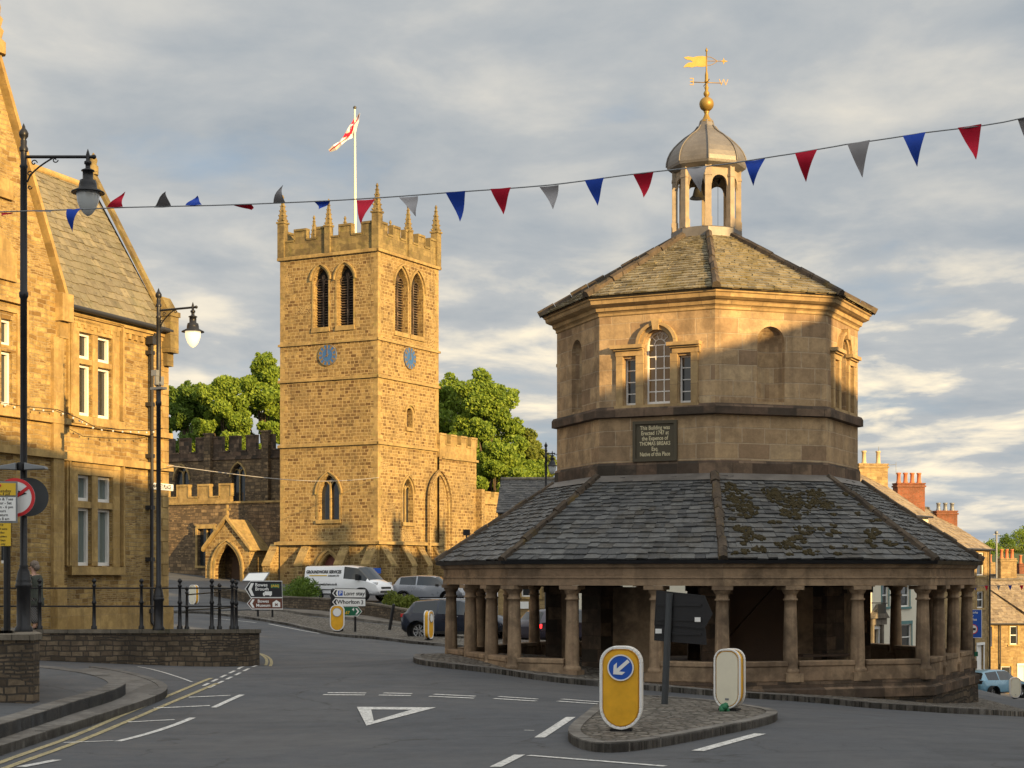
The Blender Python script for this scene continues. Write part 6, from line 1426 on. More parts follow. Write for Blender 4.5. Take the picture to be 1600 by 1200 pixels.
mb = MB(); mb.tube([(-.1, 0, 6.05 - .0), (.1, 0, 6.05)], .05, 8); mb.box((0, 0, 5.93), (.36, .2, .06)); mb.box((-.02, -.1, 6.3), (.16, .12, .14)); mb.box((.02, 0, 6.12), (.05, .3, .22)); mb.build('cable_bracket', SGREY, l2)
lp = P(853, 755, 80); lamp_post(lp.x, 80, gz(lp.x, 80), 'distant black lamp post poking up left of the market hall drum', LAMPO, math.radians(0), EYE + (900 - 690) * 80 / FP - gz(lp.x, 80), .30)
# floodlight on pole by the nave
a = P(729, 832, 92); t = empty('floodlight', (a.x, 92, gz(a.x, 92)), 'small square floodlight on a pole beside the church nave, above the roof edge', 'light'); mb = MB(); mb.tube([(a.x, 92, gz(a.x, 92)), (a.x, 92, a.z)], .04, 8); mb.build('pole', BLACK, t); mb = MB(); mb.box(a, (.38, .22, .32)); mb.build('lamp_head', BLACK, t)
# overhead cable
mb = MB(); A, B = P(262, 727, 51), P(592, 746, 109.5); pts = [A.lerp(B, i / 20) - V((0, 0, .35 * math.sin(PI * i / 20))) for i in range(21)]; mb.tube(pts, .016, 5); mb.build('overhead_cable', plain('cable_grey', (.45, .42, .38), .6), None, 'thin pale cable strung from the stone hall to the church tower', 'cable')
# ------------------------------------------------------------------ bunting
def bunting():
    Yf = lambda x: 22.0 - 2.0 * x / 1600
    line = [(-420,338),(-200,335),(0,331),(100,328),(200,324),(330,321),(440,317),(560,311),(700,301),(860,289),(1000,271),(1130,257),(1240,240),(1320,226),(1440,208),(1600,184),(1900,128),(2300,30)]
    t = empty('bunting', P(800, 294, 21), 'long string of red, grey and blue pennants crossing above the road', 'bunting'); mb = MB(); mb.tube([P(x, y, Yf(x)) for x, y in smooth_px(line)], .008, 5); mb.build('cord', SGREY, t)
    L = [('r', (-4,331),(17,331),(6,338)), ('g', (50,329),(76,328),(84,333)), ('b', (106,327),(128,326),(112,362)), ('r', (170,325),(195,324),(194,300)), ('g', (237,323),(264,322),(265,303)), ('b', (293,322),(319,321),(304,303)), ('r', (362,320),(392,319),(393,327)), ('g', (427,318),(446,317),(443,291)),
         ('b', (490,315),(515,313.5),(500,329)), ('r', (554,311.5),(583,310),(567,352)), ('g', (620,307),(650,305),(653,340)), ('b', (698,301.5),(729,299),(717,347)), ('r', (769,296.5),(801,294),(784,333)), ('g', (841,291),(871,288),(866,328)), ('b', (916,283),(946,279),(931,322)), ('r', (990,273),(1022,269),(1005,308)),
         ('g', (1073,264),(1105,259.5),(1094,302)), ('b', (1163,252),(1195,247),(1179,289)), ('r', (1243,240),(1278,234),(1262,279)), ('g', (1325,226),(1361,220),(1346,276)), ('b', (1411,213),(1447,207),(1432,260)), ('r', (1497,200),(1534,194),(1523,250)), ('g', (1590,186),(1625,180),(1612,236)), ('b', (1680,170),(1716,163),(1700,218)), ('r', (-110,333),(-80,332.5),(-94,370)), ('b', (-220,335),(-190,335),(-204,374))]
    M = {'r': REDC, 'g': GREYC, 'b': BLUEC}
    for c, a, b, q in L:
        A, B, C_ = (P(x, y, Yf(x)) for x, y in (a, b, q)); C_ = C_ + V((0, R.uniform(-.12, .12), 0)); mb = MB(); n = 5; vs = []; x_ = R.uniform(0, 6)
        for i in range(n + 1):
            s = i / n; l, r = A.lerp(C_, s), B.lerp(C_, s); bow = V((.022 * math.sin(s * PI + x_), .05 * math.sin(s * 4 + x_), .0))
            vs += [l + bow, l.lerp(r, .5) + bow + V((0, .02, 0)), r + bow]
        fs = [(3 * i + k, 3 * i + k + 3, 3 * i + k + 4, 3 * i + k + 1) for i in range(n) for k in (0, 1)]; mb.smooth = True; mb.add(vs, fs); o = mb.build('pennant', M[c], t)
def smooth_px(L):
    out = []
    for i in range(len(L) - 1):
        p0 = L[max(0, i - 1)]; p1, p2 = L[i], L[i + 1]; p3 = L[min(len(L) - 1, i + 2)]
        for k in range(5):
            s = k / 5; f = lambda a, b, c, d: .5 * (2 * b + (c - a) * s + (2 * a - 5 * b + 4 * c - d) * s * s + (3 * b - a - 3 * c + d) * s ** 3)
            out.append((p1[0] + (p2[0] - p1[0]) * s, f(p0[1], p1[1], p2[1], p3[1])))
    return out + [L[-1]]
bunting()
def bunting2():
    line = [(1500,912),(1530,915),(1560,915),(1600,912),(1650,905)]; Y = 70; t = empty('bunting', P(1570, 915, Y), 'short string of small pennants over the sloping street at right', 'bunting'); mb = MB(); mb.tube([P(x, y, Y) for x, y in line], .012, 4); mb.build('cord', SGREY, t)
    for i, x in enumerate((1514, 1521, 1538, 1557, 1575, 1593, 1611)):
        m = [REDC, BLUEC, REDC, GREYC, BLUEC, REDC, GREYC][i]; mb = MB(); A, B, C_ = P(x, 914.5, Y), P(x + 6.5, 914.3, Y), P(x + 3.5, 923, Y); mb.add([A, C_, B], [(0, 1, 2)]); mb.build('pennant', m, t)
bunting2()
# blue sign at the right of the market hall
def blue_sign():
    Y = 52; F = Fr((P(1517, 0, Y).x, Y), (1, .15)); x = P(1521.5, 0, Y).x; t = empty('car_park_sign', (x, Y + .1, gz(x, Y)), 'blue sign with white border on a black post behind the right columns', 'road sign'); mb = MB(); mb.tube([(x, Y + .1, gz(x, Y)), (x, Y + .1, P(0, 960, Y).z)], .06, 10); mb.build('post', BLACK, t)
    q = [F.px(*p) for p in ((1503,996),(1533,996),(1533,953),(1503,953))]; mb = MB(); F.poly(mb, q, 0, .02); o = mb.build('panel', BLUE, t); mb = MB(); F.band(mb, q, -.022, .02, .025, True); mb.build('border', SIGNW, o)
    mb = MB()
    for s, y in (('Car parks', 957), ('for', 962.5), ('coaches', 968)): u, z = F.px(1518, y); write(mb, F, s, u, z, .10, .026, .002)
    mb.build('lettering', SIGNW, o); u, z = F.px(1520, 983); mb = MB(); mb.lathe(F.p(u, z, 0), [(0, .03), (.15, .03), (.15, .02)], 24, ax=(F.U, F.Z, F.N), cap=False, smooth=False); d = mb.build('round_symbol', SIGNW, o); mb = MB(); F.band(mb, [(u + .125 * math.cos(2 * PI * i / 24), z + .125 * math.sin(2 * PI * i / 24)) for i in range(24)][::-1], .025, .031, .035, True); mb.build('red_ring', RED, d); mb = MB(); F.box(mb, u - .08, u + .08, z - .035, z + .035, .031, .036); mb.build('lorry_symbol', SBLACK, d)
    mb = MB(); F.box(mb, *(F.px(1520, 1032)[0], F.px(1529, 1032)[0]), F.px(0, 1037)[1], F.px(0, 1029)[1], -.06, -.04); mb.build('green_plate', GREEN, t)
blue_sign()
# ------------------------------------------------------------------ person
def skin_body(name, nodes, edges, mat, parent, sub=2):
    me = bpy.data.meshes.new(name); me.from_pydata([n[0] for n in nodes], edges, []); o = bpy.data.objects.new(name, me); COL.objects.link(o)
    o.modifiers.new('s', 'SKIN'); sv = me.skin_vertices[0].data
    for i, n in enumerate(nodes): r = n[1]; sv[i].radius = r if isinstance(r, tuple) else (r, r); sv[i].use_root = (i == 0)
    o.modifiers.new('d', 'SUBSURF').levels = sub; o.modifiers['d'].render_levels = sub; o.data.materials.append(mat)
    if parent: o.parent = parent
    return o
def person():
    Y = 42.9; x = P(55, 0, Y).x; z = zplat(x, Y); t = empty('person', (x, Y, z), 'person in long green coat and patterned trousers on the forecourt, hand raised to face', 'person'); OFF[t] = V((0, 0, 0))
    # facing -x (left), slightly away; local metres
    N = [((0, 0, .93), (.13, .12)), ((-.01, 0, 1.12), (.13, .12)), ((-.01, 0, 1.30), (.135, .15)), ((-.03, 0, 1.41), (.07, .07)), ((-.05, 0, 1.49), (.055, .055)), ((-.065, 0, 1.57), (.085, .078)), ((-.07, 0, 1.65), (.082, .075)),
         ((0, .10, .88), .10), ((-.01, .10, .50), .062), ((.02, .10, .10), .042), ((-.08, .10, .04), .04), ((-.15, .10, .03), .025),
         ((0, -.10, .88), .10), ((.02, -.10, .50), .062), ((.05, -.10, .10), .042), ((-.05, -.10, .04), .04), ((-.12, -.10, .03), .025),
         ((0, .19, 1.36), .06), ((-.10, .25, 1.13), .048), ((-.25, .15, 1.38), .033), ((-.27, .12, 1.45), (.035, .018)),
         ((0, -.19, 1.36), .06), ((-.08, -.25, 1.11), .048), ((-.24, -.14, 1.36), .033), ((-.25, -.11, 1.45), (.035, .018))]
    E = [(0, 1), (1, 2), (2, 3), (3, 4), (4, 5), (5, 6), (0, 7), (7, 8), (8, 9), (9, 10), (10, 11), (0, 12), (12, 13), (13, 14), (14, 15), (15, 16), (2, 17), (17, 18), (18, 19), (19, 20), (2, 21), (21, 22), (22, 23), (23, 24)]
    for bi, hy in ((20, .12), (24, -.11)):
        bx, by, bz = N[bi][0]
        for k in range(4):
            l = (.06, .07, .065, .05)[k]; i = len(N); dx = (k - 1.5) * .017
            N.append(((bx - .01, by + dx, bz + .04), .009)); N.append(((bx - .005, by + dx, bz + .04 + l * .6), .008)); N.append(((bx + .03, by + dx * .9, bz + .04 + l), .006)); E += [(bi, i), (i, i + 1), (i + 1, i + 2)]
        i = len(N); s = -1 if hy > 0 else 1; N.append(((bx + .01, by + s * .035, bz + .005), .010)); N.append(((bx + .03, by + s * .045, bz + .04), .008)); E += [(bi, i), (i, i + 1)]
    body = skin_body('body', N, E, SKIN, t)
    # coat
    C = [((.0, 0, 1.40), (.10, .11)), ((0, 0, 1.28), (.175, .205)), ((.0, 0, 1.05), (.18, .20)), ((.01, 0, .85), (.20, .22)), ((.02, 0, .66), (.225, .235)), ((.02, 0, .60), (.22, .23)),
         ((.01, .20, 1.34), .085), ((-.09, .265, 1.12), .075), ((-.22, .17, 1.32), .055), ((.01, -.20, 1.34), .085), ((-.07, -.265, 1.10), .075), ((-.21, -.16, 1.31), .055)]
    skin_body('coat', C, [(0, 1), (1, 2), (2, 3), (3, 4), (4, 5), (1, 6), (6, 7), (7, 8), (1, 9), (9, 10), (10, 11)], COATM, t)
    skin_body('trousers', [((0, 0, .80), (.15, .15)), ((0, .10, .72), .12), ((0, .11, .45), .10), ((.02, .11, .16), .10), ((0, -.10, .72), .12), ((.02, -.11, .45), .10), ((.05, -.11, .16), .10)], [(0, 1), (1, 2), (2, 3), (0, 4), (4, 5), (5, 6)], TROU, t)
    mb = MB(); mb.ball((-.045, 0, 1.665), .118, 16, 12, (1.0, .92, .92), .12); mb.ball((.02, 0, 1.60), .095, 14, 10, (.8, 1, 1), .14)
    # cut the hair back from the face by shifting it rearwards
    for p in mb.v: p.x += .025
    mb.build('hair', HAIRM, t); mb = MB()
    for y in (.10, -.10): mb.ball((-.06, y, .045), .06, 10, 6, (1.9, .75, .75))
    mb.build('shoes', RUBBER, t)
    mb = MB()
    for s in (1, -1): mb.ball((-.150, .032 * s, 1.615), .011, 8, 6)
    mb.build('eyes', SBLACK, t); mb = MB(); mb.ball((-.165, 0, 1.585), .017, 8, 6, (1, .8, 1.4)); mb.ball((-.145, 0, 1.545), .02, 8, 6, (.5, 1.2, .3)); 
    for s in (1, -1): mb.ball((-.07, .083 * s, 1.60), .026, 8, 6, (.7, .35, 1.1))
    mb.build('face', SKIN, t); t.rotation_euler.z = math.radians(-18)
    mb = MB(); mb.box((-.285, 0, 1.50), (.02, .15, .08)); o = mb.build('phone', SBLACK, None, 'small black phone held up in front of the face of the person', 'phone', origin=(0, 0, 0)); o.rotation_euler = t.rotation_euler; o.location = t.location
    t.scale = (1.0, 1.0, 1.0)
person()
# ------------------------------------------------------------------ foliage
def leaf_cloud(mb, blobs, n, size, flat=.0):
    """leaf-sized faces through the outer volume of many clumps"""
    tot = sum(b[1] ** 2 for b in blobs)
    for c, r, sz in blobs:
        m = int(n * r * r / tot); cx, cy, cz = c
        for _ in range(m):
            th = R.random() * 2 * PI; u = R.uniform(-1, 1); q = r * (.55 + .5 * R.random() ** .6); s = math.sqrt(1 - u * u)
            p = V((cx + q * s * math.cos(th), cy + q * s * math.sin(th), cz + q * u * sz))
            a = V((R.gauss(0, 1), R.gauss(0, 1), R.gauss(0, .8))).normalized(); b = a.orthogonal().normalized(); b = (b * math.cos(th) + a.cross(b) * math.sin(th)); k = size * (.6 + .8 * R.random()); c_ = a.cross(b)
            mb.cur = R.random(); mb.add([p - b * k, p + c_ * k * .55, p + b * k, p - c_ * k * .55], [(0, 1, 2, 3)])
    mb.cur = None
def tree(x, y, zg, h, w, label, n=9000, leaf=LEAF, size=.2, cat='tree', group=None, seed=1, lean=0, low=.25):
    R.seed(seed); t = empty('broadleaf_tree', (x, y, zg), label, cat, group); th = h * low
    mb = MB(); mb.tube([(x, y, zg), (x + .1, y, zg + th * .6), (x + lean * .3, y + .1, zg + h * .6)], .3, 9, rr=[w * .045, w * .034, w * .014])
    blobs = []
    k = int(10 + w * 1.6)
    for i in range(k):
        a = i * 2.399; f = (i + .5) / k; zz = zg + th + (h - th) * (.08 + .84 * f); rad = w * .5 * math.sin(PI * min(1, (.12 + .80 * f) ** .8)) * (.55 + .45 * R.random())
        bx, by = x + rad * math.cos(a) + lean * f, y + rad * math.sin(a); br = w * (.12 + .11 * R.random()); blobs.append(((bx, by, zz), br, .75))
        mb.tube([(x + lean * f * .6, y, zg + th + (zz - zg - th) * .45), ((x + bx) / 2, (y + by) / 2, zz - br * .5), (bx, by, zz)], .1, 5, rr=[w * .014, w * .009, w * .004])
    blobs.append(((x + lean, y, zg + h - w * .14), w * .15, .8))
    # satellites break the outline
    for (c, r, s) in list(blobs):
        for _ in range(6):
            a = V((R.gauss(0, 1), R.gauss(0, 1), R.gauss(0, .8))).normalized() * r * 1.0; blobs.append(((c[0] + a.x, c[1] + a.y, c[2] + a.z), r * (.2 + .28 * R.random()), .8))
    mb.build('trunk', BARK, t); mb = MB(); leaf_cloud(mb, blobs, n, size); mb.build('crown', leaf, t)
    return t
def trees():
    G1 = 'trees behind the church'
    def T(px, ytop, wpx, Y, label, seed, leaf=LEAF, n=9000, base=2.5, size=.15, low=.25):
        n = int(n * 2.7)
        x = (px - 800) * Y / FP; zt = EYE + (900 - ytop) * Y / FP; tree(x, Y, base, zt - base, wpx * Y / FP, label, n, leaf, size, 'tree', G1, seed, 0, low)
    T(292, 598, 110, 150, 'leftmost dark green tree above the nave battlements, next to the stone hall', 11, LEAFD, 14000)
    T(352, 585, 110, 146, 'middle green tree above the nave battlements, between hall and tower', 12, LEAF, 15000)
    T(412, 552, 120, 150, 'tallest green tree behind the nave, touching the left side of the tower', 13, LEAF, 15000)
    T(455, 575, 110, 160, 'green tree mostly hidden behind the church tower', 14, LEAFD, 8000)
    T(322, 625, 120, 160, 'dark tree filling the gap low behind the nave battlements', 17, LEAFD, 9000)
    T(700, 590, 130, 150, 'bright green tree rising directly right of the church tower', 15, LEAF, 16000)
    T(762, 592, 150, 144, 'broad sunlit tree between the church and the market hall', 16, LEAF, 22000, low=.2)
    T(825, 668, 90, 148, 'lower yellow-green tree touching the left edge of the market hall roof', 18, LEAFY, 12000, low=.15)
    T(775, 690, 110, 138, 'low bushy tree above the small slate roof', 19, LEAF, 12000, low=.1)
    # wooded hillside at the right
    G2 = 'trees on the far hillside'; k = 0
    names = ['dark', 'mid green', 'yellow-green']
    spots = [(1542,838,26,0),(1548,828,34,1),(1572,822,36,0),(1597,812,44,1),(1618,800,50,0),(1536,856,34,2),(1560,850,36,1),(1586,838,40,2),(1608,842,44,2),(1575,866,40,1),(1600,868,46,0),(1550,872,40,0),(1534,872,28,1),(1552,858,26,0)]
    place = ['at the left end of the wooded skyline', 'on the skyline right of the aerial mast', 'on the skyline above the far chimney stack', 'on the skyline near the right edge', 'cut by the right edge of the view, on the skyline', 'left of the aerial mast', 'right behind the aerial mast', 'below the skyline near the right edge, the brightest', 'at the right edge below the skyline', 'just above the far chimney pots', 'low at the right edge above the far roofs', 'low behind the aerial mast', 'low beside the end of the slate roof', 'mostly hidden behind the slate roof end']
    for (px, yt, w, c), pl in zip(spots, place):
        yt += 16; Y = 575 + (yt - 840) * -.9; x = (px - 800) * Y / FP; zt = EYE + (900 - yt) * Y / FP; h = 9
        tree(x, Y, zt - h, h, w * Y / FP * 1.05, names[c] + ' hillside tree ' + pl, 4200, [LEAFD, LEAF, LEAFY][c], .24, 'tree', G2, 40 + k, 0, .1); k += 1
trees(); R.seed(99)
def hedge(name, pts, h, w, n, label, leaf=LEAF, size=.07):
    mb = MB(); bl = []
    for i in range(len(pts) - 1):
        a, b = V(pts[i]), V(pts[i + 1]); k = max(1, int((b - a).length / .45))
        for j in range(k): p = a.lerp(b, (j + .5) / k); bl.append(((p.x + R.uniform(-.1, .1), p.y + R.uniform(-.1, .1), gz(p.x, p.y) + h * (.45 + .25 * R.random())), w * (.75 + .5 * R.random()), h / w * .55))
    leaf_cloud(mb, bl, n, size); p = V(pts[0]); t = empty(name, (p.x, p.y, gz(p.x, p.y)), label, 'shrub'); mb.build('foliage', leaf, t); mb = MB()
    for c, r, s in bl[::2]: mb.tube([(c[0], c[1], gz(c[0], c[1])), (c[0] + .05, c[1], c[2])], .02, 5)
    mb.build('stems', BARK, t)
def low_walls():
    for pts, label, top in (([(322,940),(352,945),(440,956),(512,962)], 'low coursed stone wall under the van, left of the black gatepost', 24), ([(520,964),(560,968),(632,982),(697,992)], 'low coursed stone wall behind the parking signs, topped with hedge', 36)):
        q = [G(*p) + V((.2, 1.4)) for p in pts]; t = empty('garden_wall', (*q[0], gz(*q[0])), label, 'wall'); mb = MB(); cpn = MB(); mb.cur = .5; d = dens(q, .5, False)
        for a, b in zip(d[:-1], d[1:]):
            n_ = (b - a).normalized(); s = V((-n_.y, n_.x)) * .3; za, zb_ = gz(*a), gz(*b); H = .70
            vs = [(a.x, a.y, za - .3), (b.x, b.y, zb_ - .3), (b.x, b.y, zb_ + H), (a.x, a.y, za + H)]; vb = [(x + s.x, y + s.y, z) for x, y, z in vs]
            mb.add(vs + vb, [(0, 1, 2, 3), (7, 6, 5, 4), (3, 2, 6, 7), (0, 3, 7, 4), (1, 5, 6, 2)])
        zf = lambda x, y: gz(x, y) + .70
        mb.build('masonry', WALLB, t); ribbon(cpn, [p - V((0, .05)) for p in q], .40, .07, .08, .7, zf, .01, 1); cpn.build('coping', COP, t)
    p = G(516, 963) + V((0, 1.35)); mb = MB(); mb.tube([(p.x, p.y, gz(*p)), (p.x, p.y, gz(*p) + 1.15)], .12, 10); t = empty('gatepost', (p.x, p.y, gz(*p)), 'black gatepost in the gap between the two low garden walls', 'post'); mb.build('shaft', BLACK, t); mb = MB(); mb.ball((p.x, p.y, gz(*p) + 1.2), .13, 10, 6); mb.build('cap', BLACK, t)
    a, b = G(585, 972) + V((.5, 2.6)), G(640, 984) + V((.5, 2.4)); hedge('hedge', [tuple(a), tuple(b)], 1.1, .36, 5200, 'short yellow-green hedge on the low wall in front of the van bonnet', LEAFY)
    a, b = G(445, 955) + V((0, 4)), G(474, 958) + V((0, 4)); hedge('shrub', [tuple(a), tuple(b)], 1.5, .55, 4200, 'grey-green shrub at the tower corner left of the white van', LEAFD)
    a, b = G(392, 950) + V((0, 5)), G(440, 955) + V((0, 5)); hedge('shrub', [tuple(a), tuple(b)], .8, .35, 2500, 'low dark shrubs behind the black lorry route sign', LEAFD)
low_walls()
# ------------------------------------------------------------------ houses
def sash(f, t, u0, u1, z0, z1, frame=WHITE, dress=HALLD, bars=1, pane=GLASS, cut=.14):
    """window: stone or painted surround, frame and pane; returns hole outline"""
    mb = MB(); w = .07
    for q in ((u0, u0 + w, z0, z1), (u1 - w, u1, z0, z1), (u0 + w, u1 - w, z1 - w, z1), (u0 + w, u1 - w, z0, z0 + w)): f.box(mb, *q, -cut, -cut + .06)
    zm = (z0 + z1) / 2
    if bars: f.box(mb, u0 + w, u1 - w, zm - .03, zm + .03, -cut + .005, -cut + .055)
    if bars > 1: f.box(mb, (u0 + u1) / 2 - .025, (u0 + u1) / 2 + .025, z0 + w, z1 - w, -cut + .01, -cut + .05)
    o = mb.build('window', frame, t); mb = MB(); f.box(mb, u0 + w, u1 - w, z0 + w, z1 - w, -cut + .01, -cut + .02); mb.build('pane', pane, o)
    mb = MB()
    if dress:
        f.box(mb, u0 - .13, u1 + .13, z1 + .002, z1 + .18, 0, .03); f.box(mb, u0 - .15, u1 + .15, z0 - .12, z0 - .002, 0, .08); f.box(mb, u0 - .12, u0 - .002, z0, z1, 0, .025); f.box(mb, u1 + .002, u1 + .12, z0, z1, 0, .025); mb.build('window_surround', dress, o)
def chimney(name, c, d, z0, z1, rz, pots, mat, potm, parent, ph=.6):
    mb = MB(); mb.box((c[0], c[1], (z0 + z1) / 2), (d[0], d[1], z1 - z0), rz); mb.box((c[0], c[1], z1 - .12), (d[0] + .12, d[1] + .12, .1), rz); mb.box((c[0], c[1], z1 + .04), (d[0] + .08, d[1] + .08, .08), rz); o = mb.build('chimney', mat, parent)
    ex = V((math.cos(rz), math.sin(rz))); 
    for i in range(pots):
        p = V(c[:2]) + ex * ((i - (pots - 1) / 2) * d[0] / max(1, pots)); mb = MB(); mb.lathe((p.x, p.y, z1 + .08), [(.16, 0), (.15, .08), (.125, .12), (.115, ph - .1), (.15, ph - .08), (.15, ph), (.10, ph), (.10, ph - .2)], 12, cap=False); mb.build('chimney_pot', potm, o)
def block_house(name, f, w, depth, zb, ze, rise, wallm, roofm, label, wins=(), doors=(), cat='house', ridge_at=.5, frame=WHITE, dress=HALLD, group=None, slate_sz=.3, drop=0, sides=True):
    """house whose front is frame f from u=0..w; eaves height ze, ridge parallel to the front"""
    c = f.p(w / 2, 0, -depth / 2); t = empty(name, (c.x, c.y, zb), label, cat, group); mb = MB(); mb.cur = .5
    f.wall(mb, rect(0, w, zb, ze), [rect(*q[:4]) for q in wins] + [rect(*q[:4]) for q in doors], .2); rd = depth * ridge_at; inn = -f.N
    for g, m in ((Fr(f.p(w, 0), (inn.x, inn.y)), 0), (Fr(f.p(0, 0, -depth), (-inn.x, -inn.y)), 1)):
        r_ = rd if m == 0 else depth - rd; g.wall(mb, [(0, zb), (depth, zb), (depth, ze), (r_, ze + rise), (0, ze)])
    g = Fr(f.p(w, 0, -depth), -f.U); g.wall(mb, rect(0, w, zb, ze)); mb.build('wall', wallm, t)
    mb = MB(); o = .22; sl = rise / rd
    A, B = f.p(-.08, ze - o * sl + .02, o), f.p(w + .08, ze - o * sl + .02, o); C_, D = f.p(w + .08, ze + rise + .02, -rd), f.p(-.08, ze + rise + .02, -rd); slates(mb, A, B, C_, D, slate_sz, slate_sz * 1.3, .02)
    s2 = rise / (depth - rd); A2, B2 = f.p(w + .08, ze - o * s2 + .02, -depth - o), f.p(-.08, ze - o * s2 + .02, -depth - o); mb.cur = .4; mb.add([A2, B2, D, C_], [(0, 1, 2, 3)]); mb.add([A - V((0,0,.03)), B - V((0,0,.03)), C_ - V((0,0,.03)), D - V((0,0,.03))], [(0, 1, 2, 3)]); mb.cur = None
    mb.build('roof', roofm, t); mb = MB(); mb.tube([D + V((0, 0, .03)), C_ + V((0, 0, .03))], .10, 7)
    mb.build('ridge', COP, t); mb = MB(); mb.tube([f.p(0, ze - .12, o + .05), f.p(w, ze - .12, o + .05)], .06, 6); mb.build('gutter', PIPE, t)
    for q in wins: sash(f, t, *q[:4], frame if len(q) < 5 else q[4], dress, 1, GLASS)
    for q in doors:
        mb = MB(); f.box(mb, q[0], q[1], q[2], q[3], -.18, -.12); d_ = mb.build('door', q[4] if len(q) > 4 else WOODD, t); mb = MB(); f.box(mb, q[0] - .12, q[0] - .002, q[2], q[3], 0, .04); f.box(mb, q[1] + .002, q[1] + .12, q[2], q[3], 0, .04); f.box(mb, q[0] - .14, q[1] + .14, q[3] + .002, q[3] + .16, 0, .06); mb.build('door_frame', frame, d_)
    return t
def right_houses():
    U = V((.573, .819)); E = V((29.6, 105.0))
    # stone house at the end of the row
    wB = 10.3; f = Fr(E - U * wB, U); px = f.px; up = [(*(px(1525.5, 880)[0], px(1537.5, 880)[0]), px(1531, 899)[1], px(1531, 863)[1]), (px(1526, 937)[0], px(1537, 937)[0], px(1531, 950)[1], px(1531, 924)[1])]
    dr = [(px(1526.5, 1030)[0], px(1536.5, 1030)[0], px(1531, 1051)[1], px(1531, 1008)[1], WHITE)]
    ze = px(1540, 856)[1]; rz = math.atan2(U.y, U.x)
    t = block_house('terraced_house', f, wB, 8, -5.5, ze, 2.5, HOUS, SL4, 'golden stone end house with white sash windows beside the blue car park sign', up, dr, slate_sz=.28)
    mb = MB(); 
    z = -5.5
    while z < ze - .4: f.box(mb, wB - (.5 if int(z * 3) % 2 else .3), wB + .02, z, z + .3, -.1, .02); z += .31
    mb.build('quoins', HALLD, t); mb = MB(); u = px(1543, 900)[0]; mb.tube([f.p(u, ze - .1, .15), f.p(u, -5.3, .15)], .05, 6); mb.build('downpipe', PIPE, t)
    c = V(P(1420, 0, 101.5)[:2]); chimney('chimney', c, (1.7, .8), ze + .5, EYE + (900 - 757) * 101.5 / FP, rz * 0 + .15, 4, BRK, TERRA, t, .62)
    c = V(P(1477, 0, 106.5)[:2]); chimney('chimney', c, (1.35, .6), ze + 1, EYE + (900 - 800) * 106.5 / FP, .15, 3, BRK, SGREY, t, .5)
    # cream rendered house
    wA = 13.0; eA = E - U * wB; f = Fr(eA - U * wA, U); px = f.px; zA = px(1436, 804)[1]
    wn = [(px(1378, 925)[0], px(1388, 925)[0], px(1383, 948)[1], px(1383, 912)[1]), (px(1403, 925)[0], px(1421, 925)[0], px(1412, 948)[1], px(1412, 912)[1]), (px(1408, 1000)[0], px(1424, 1000)[0], px(1416, 1016)[1], px(1416, 975)[1])]
    dd = [(px(1362, 1000)[0], px(1372, 1000)[0], px(1367, 1045)[1], px(1367, 983)[1], WOODD)]
    t = block_house('rendered_house', f, wA, 8, -5., zA, 2.7, CREAM, SL4, 'cream rendered house with teal window surrounds seen through the right columns', wn[:2] + wn[2:], dd, dress=TEAL, slate_sz=.28)
    u0, u1 = px(1356, 970)[0], px(1381, 970)[0]; mb = MB(); zz = px(1367, 966)[1]; f.poly(mb, [(u0, zz), (u1, zz), ((u0 + u1) / 2, zz + .75)], 0, .35); f.box(mb, u0 + .1, u1 - .1, zz - .35, zz - .002, 0, .22)
    for u in (px(1360, 0)[0], px(1375, 0)[0]): f.box(mb, u - .12, u + .12, -4.5, zz - .36, 0, .18)
    mb.build('door_pediment', COP, t)
    mb = MB(); u = px(1362, 935)[0]; z = px(1362, 942)[1]; mb.tube([f.p(u, z, 0), f.p(u, z, .9)], .03, 5); mb.tube([f.p(u, z - .6, 0), f.p(u, z, .7)], .025, 5); f.box(mb, u - .03, u + .03, z - .55, z - .05, .35, .8); mb.build('wall_bracket', DKGREY, t)
    c = V(P(1361, 0, 98)[:2]); chimney('chimney', c, (1.75, .75), zA + 1.2, EYE + (900 - 727) * 98 / FP, .2, 2, HOUS, POT, t, .75)
    mb = MB(); a = P(1376, 727, 98); b = P(1400, 726, 98); mb.tube([a, b], .02, 4); mb.tube([b + V((0, 0, .15)), P(1400, 742, 98)], .015, 4); mb.tube([P(1373, 706, 98), P(1373, 698, 98)], .02, 4); mb.build('aerial', SGREY, t)
    # lower terrace beyond
    Y = 120; f = Fr(P(1544, 0, 118)[:2], (1, .10)); px = f.px; ze = px(1570, 972)[1]
    wn = [(px(1544.5, 0)[0], px(1550, 0)[0], px(1548, 1010)[1], px(1548, 979)[1]), (px(1578, 0)[0], px(1590, 0)[0], px(1584, 1007)[1], px(1584, 978)[1]), (px(1564, 0)[0], px(1580, 0)[0], px(1572, 1066)[1], px(1572, 1041)[1]), (px(1606, 0)[0], px(1618, 0)[0], px(1612, 1007)[1], px(1612, 978)[1])]
    dr = [(px(1592, 0)[0], px(1603, 0)[0], -6.9, px(1598, 1040)[1], WHITE)]
    t = block_house('terraced_house', f, 7, 7, -7.0, ze, 2.9, HOUS, SL4, 'long low sunlit terrace at the right edge above the light blue car', wn, dr, slate_sz=.26)
    mb = MB(); u = px(1562, 0)[0]; mb.tube([f.p(u, ze - .1, .12), f.p(u, -6.8, .12)], .045, 6); mb.build('downpipe', PIPE, t)
    mb = MB(); A = f.p(0, ze - .1, .3); B = f.p(0, ze + 2.95, -3.5)
    A, B = f.p(7.1, ze - .3, .3), f.p(0.1, ze + 2.0, -2.4)
    mb.build if 0 else None
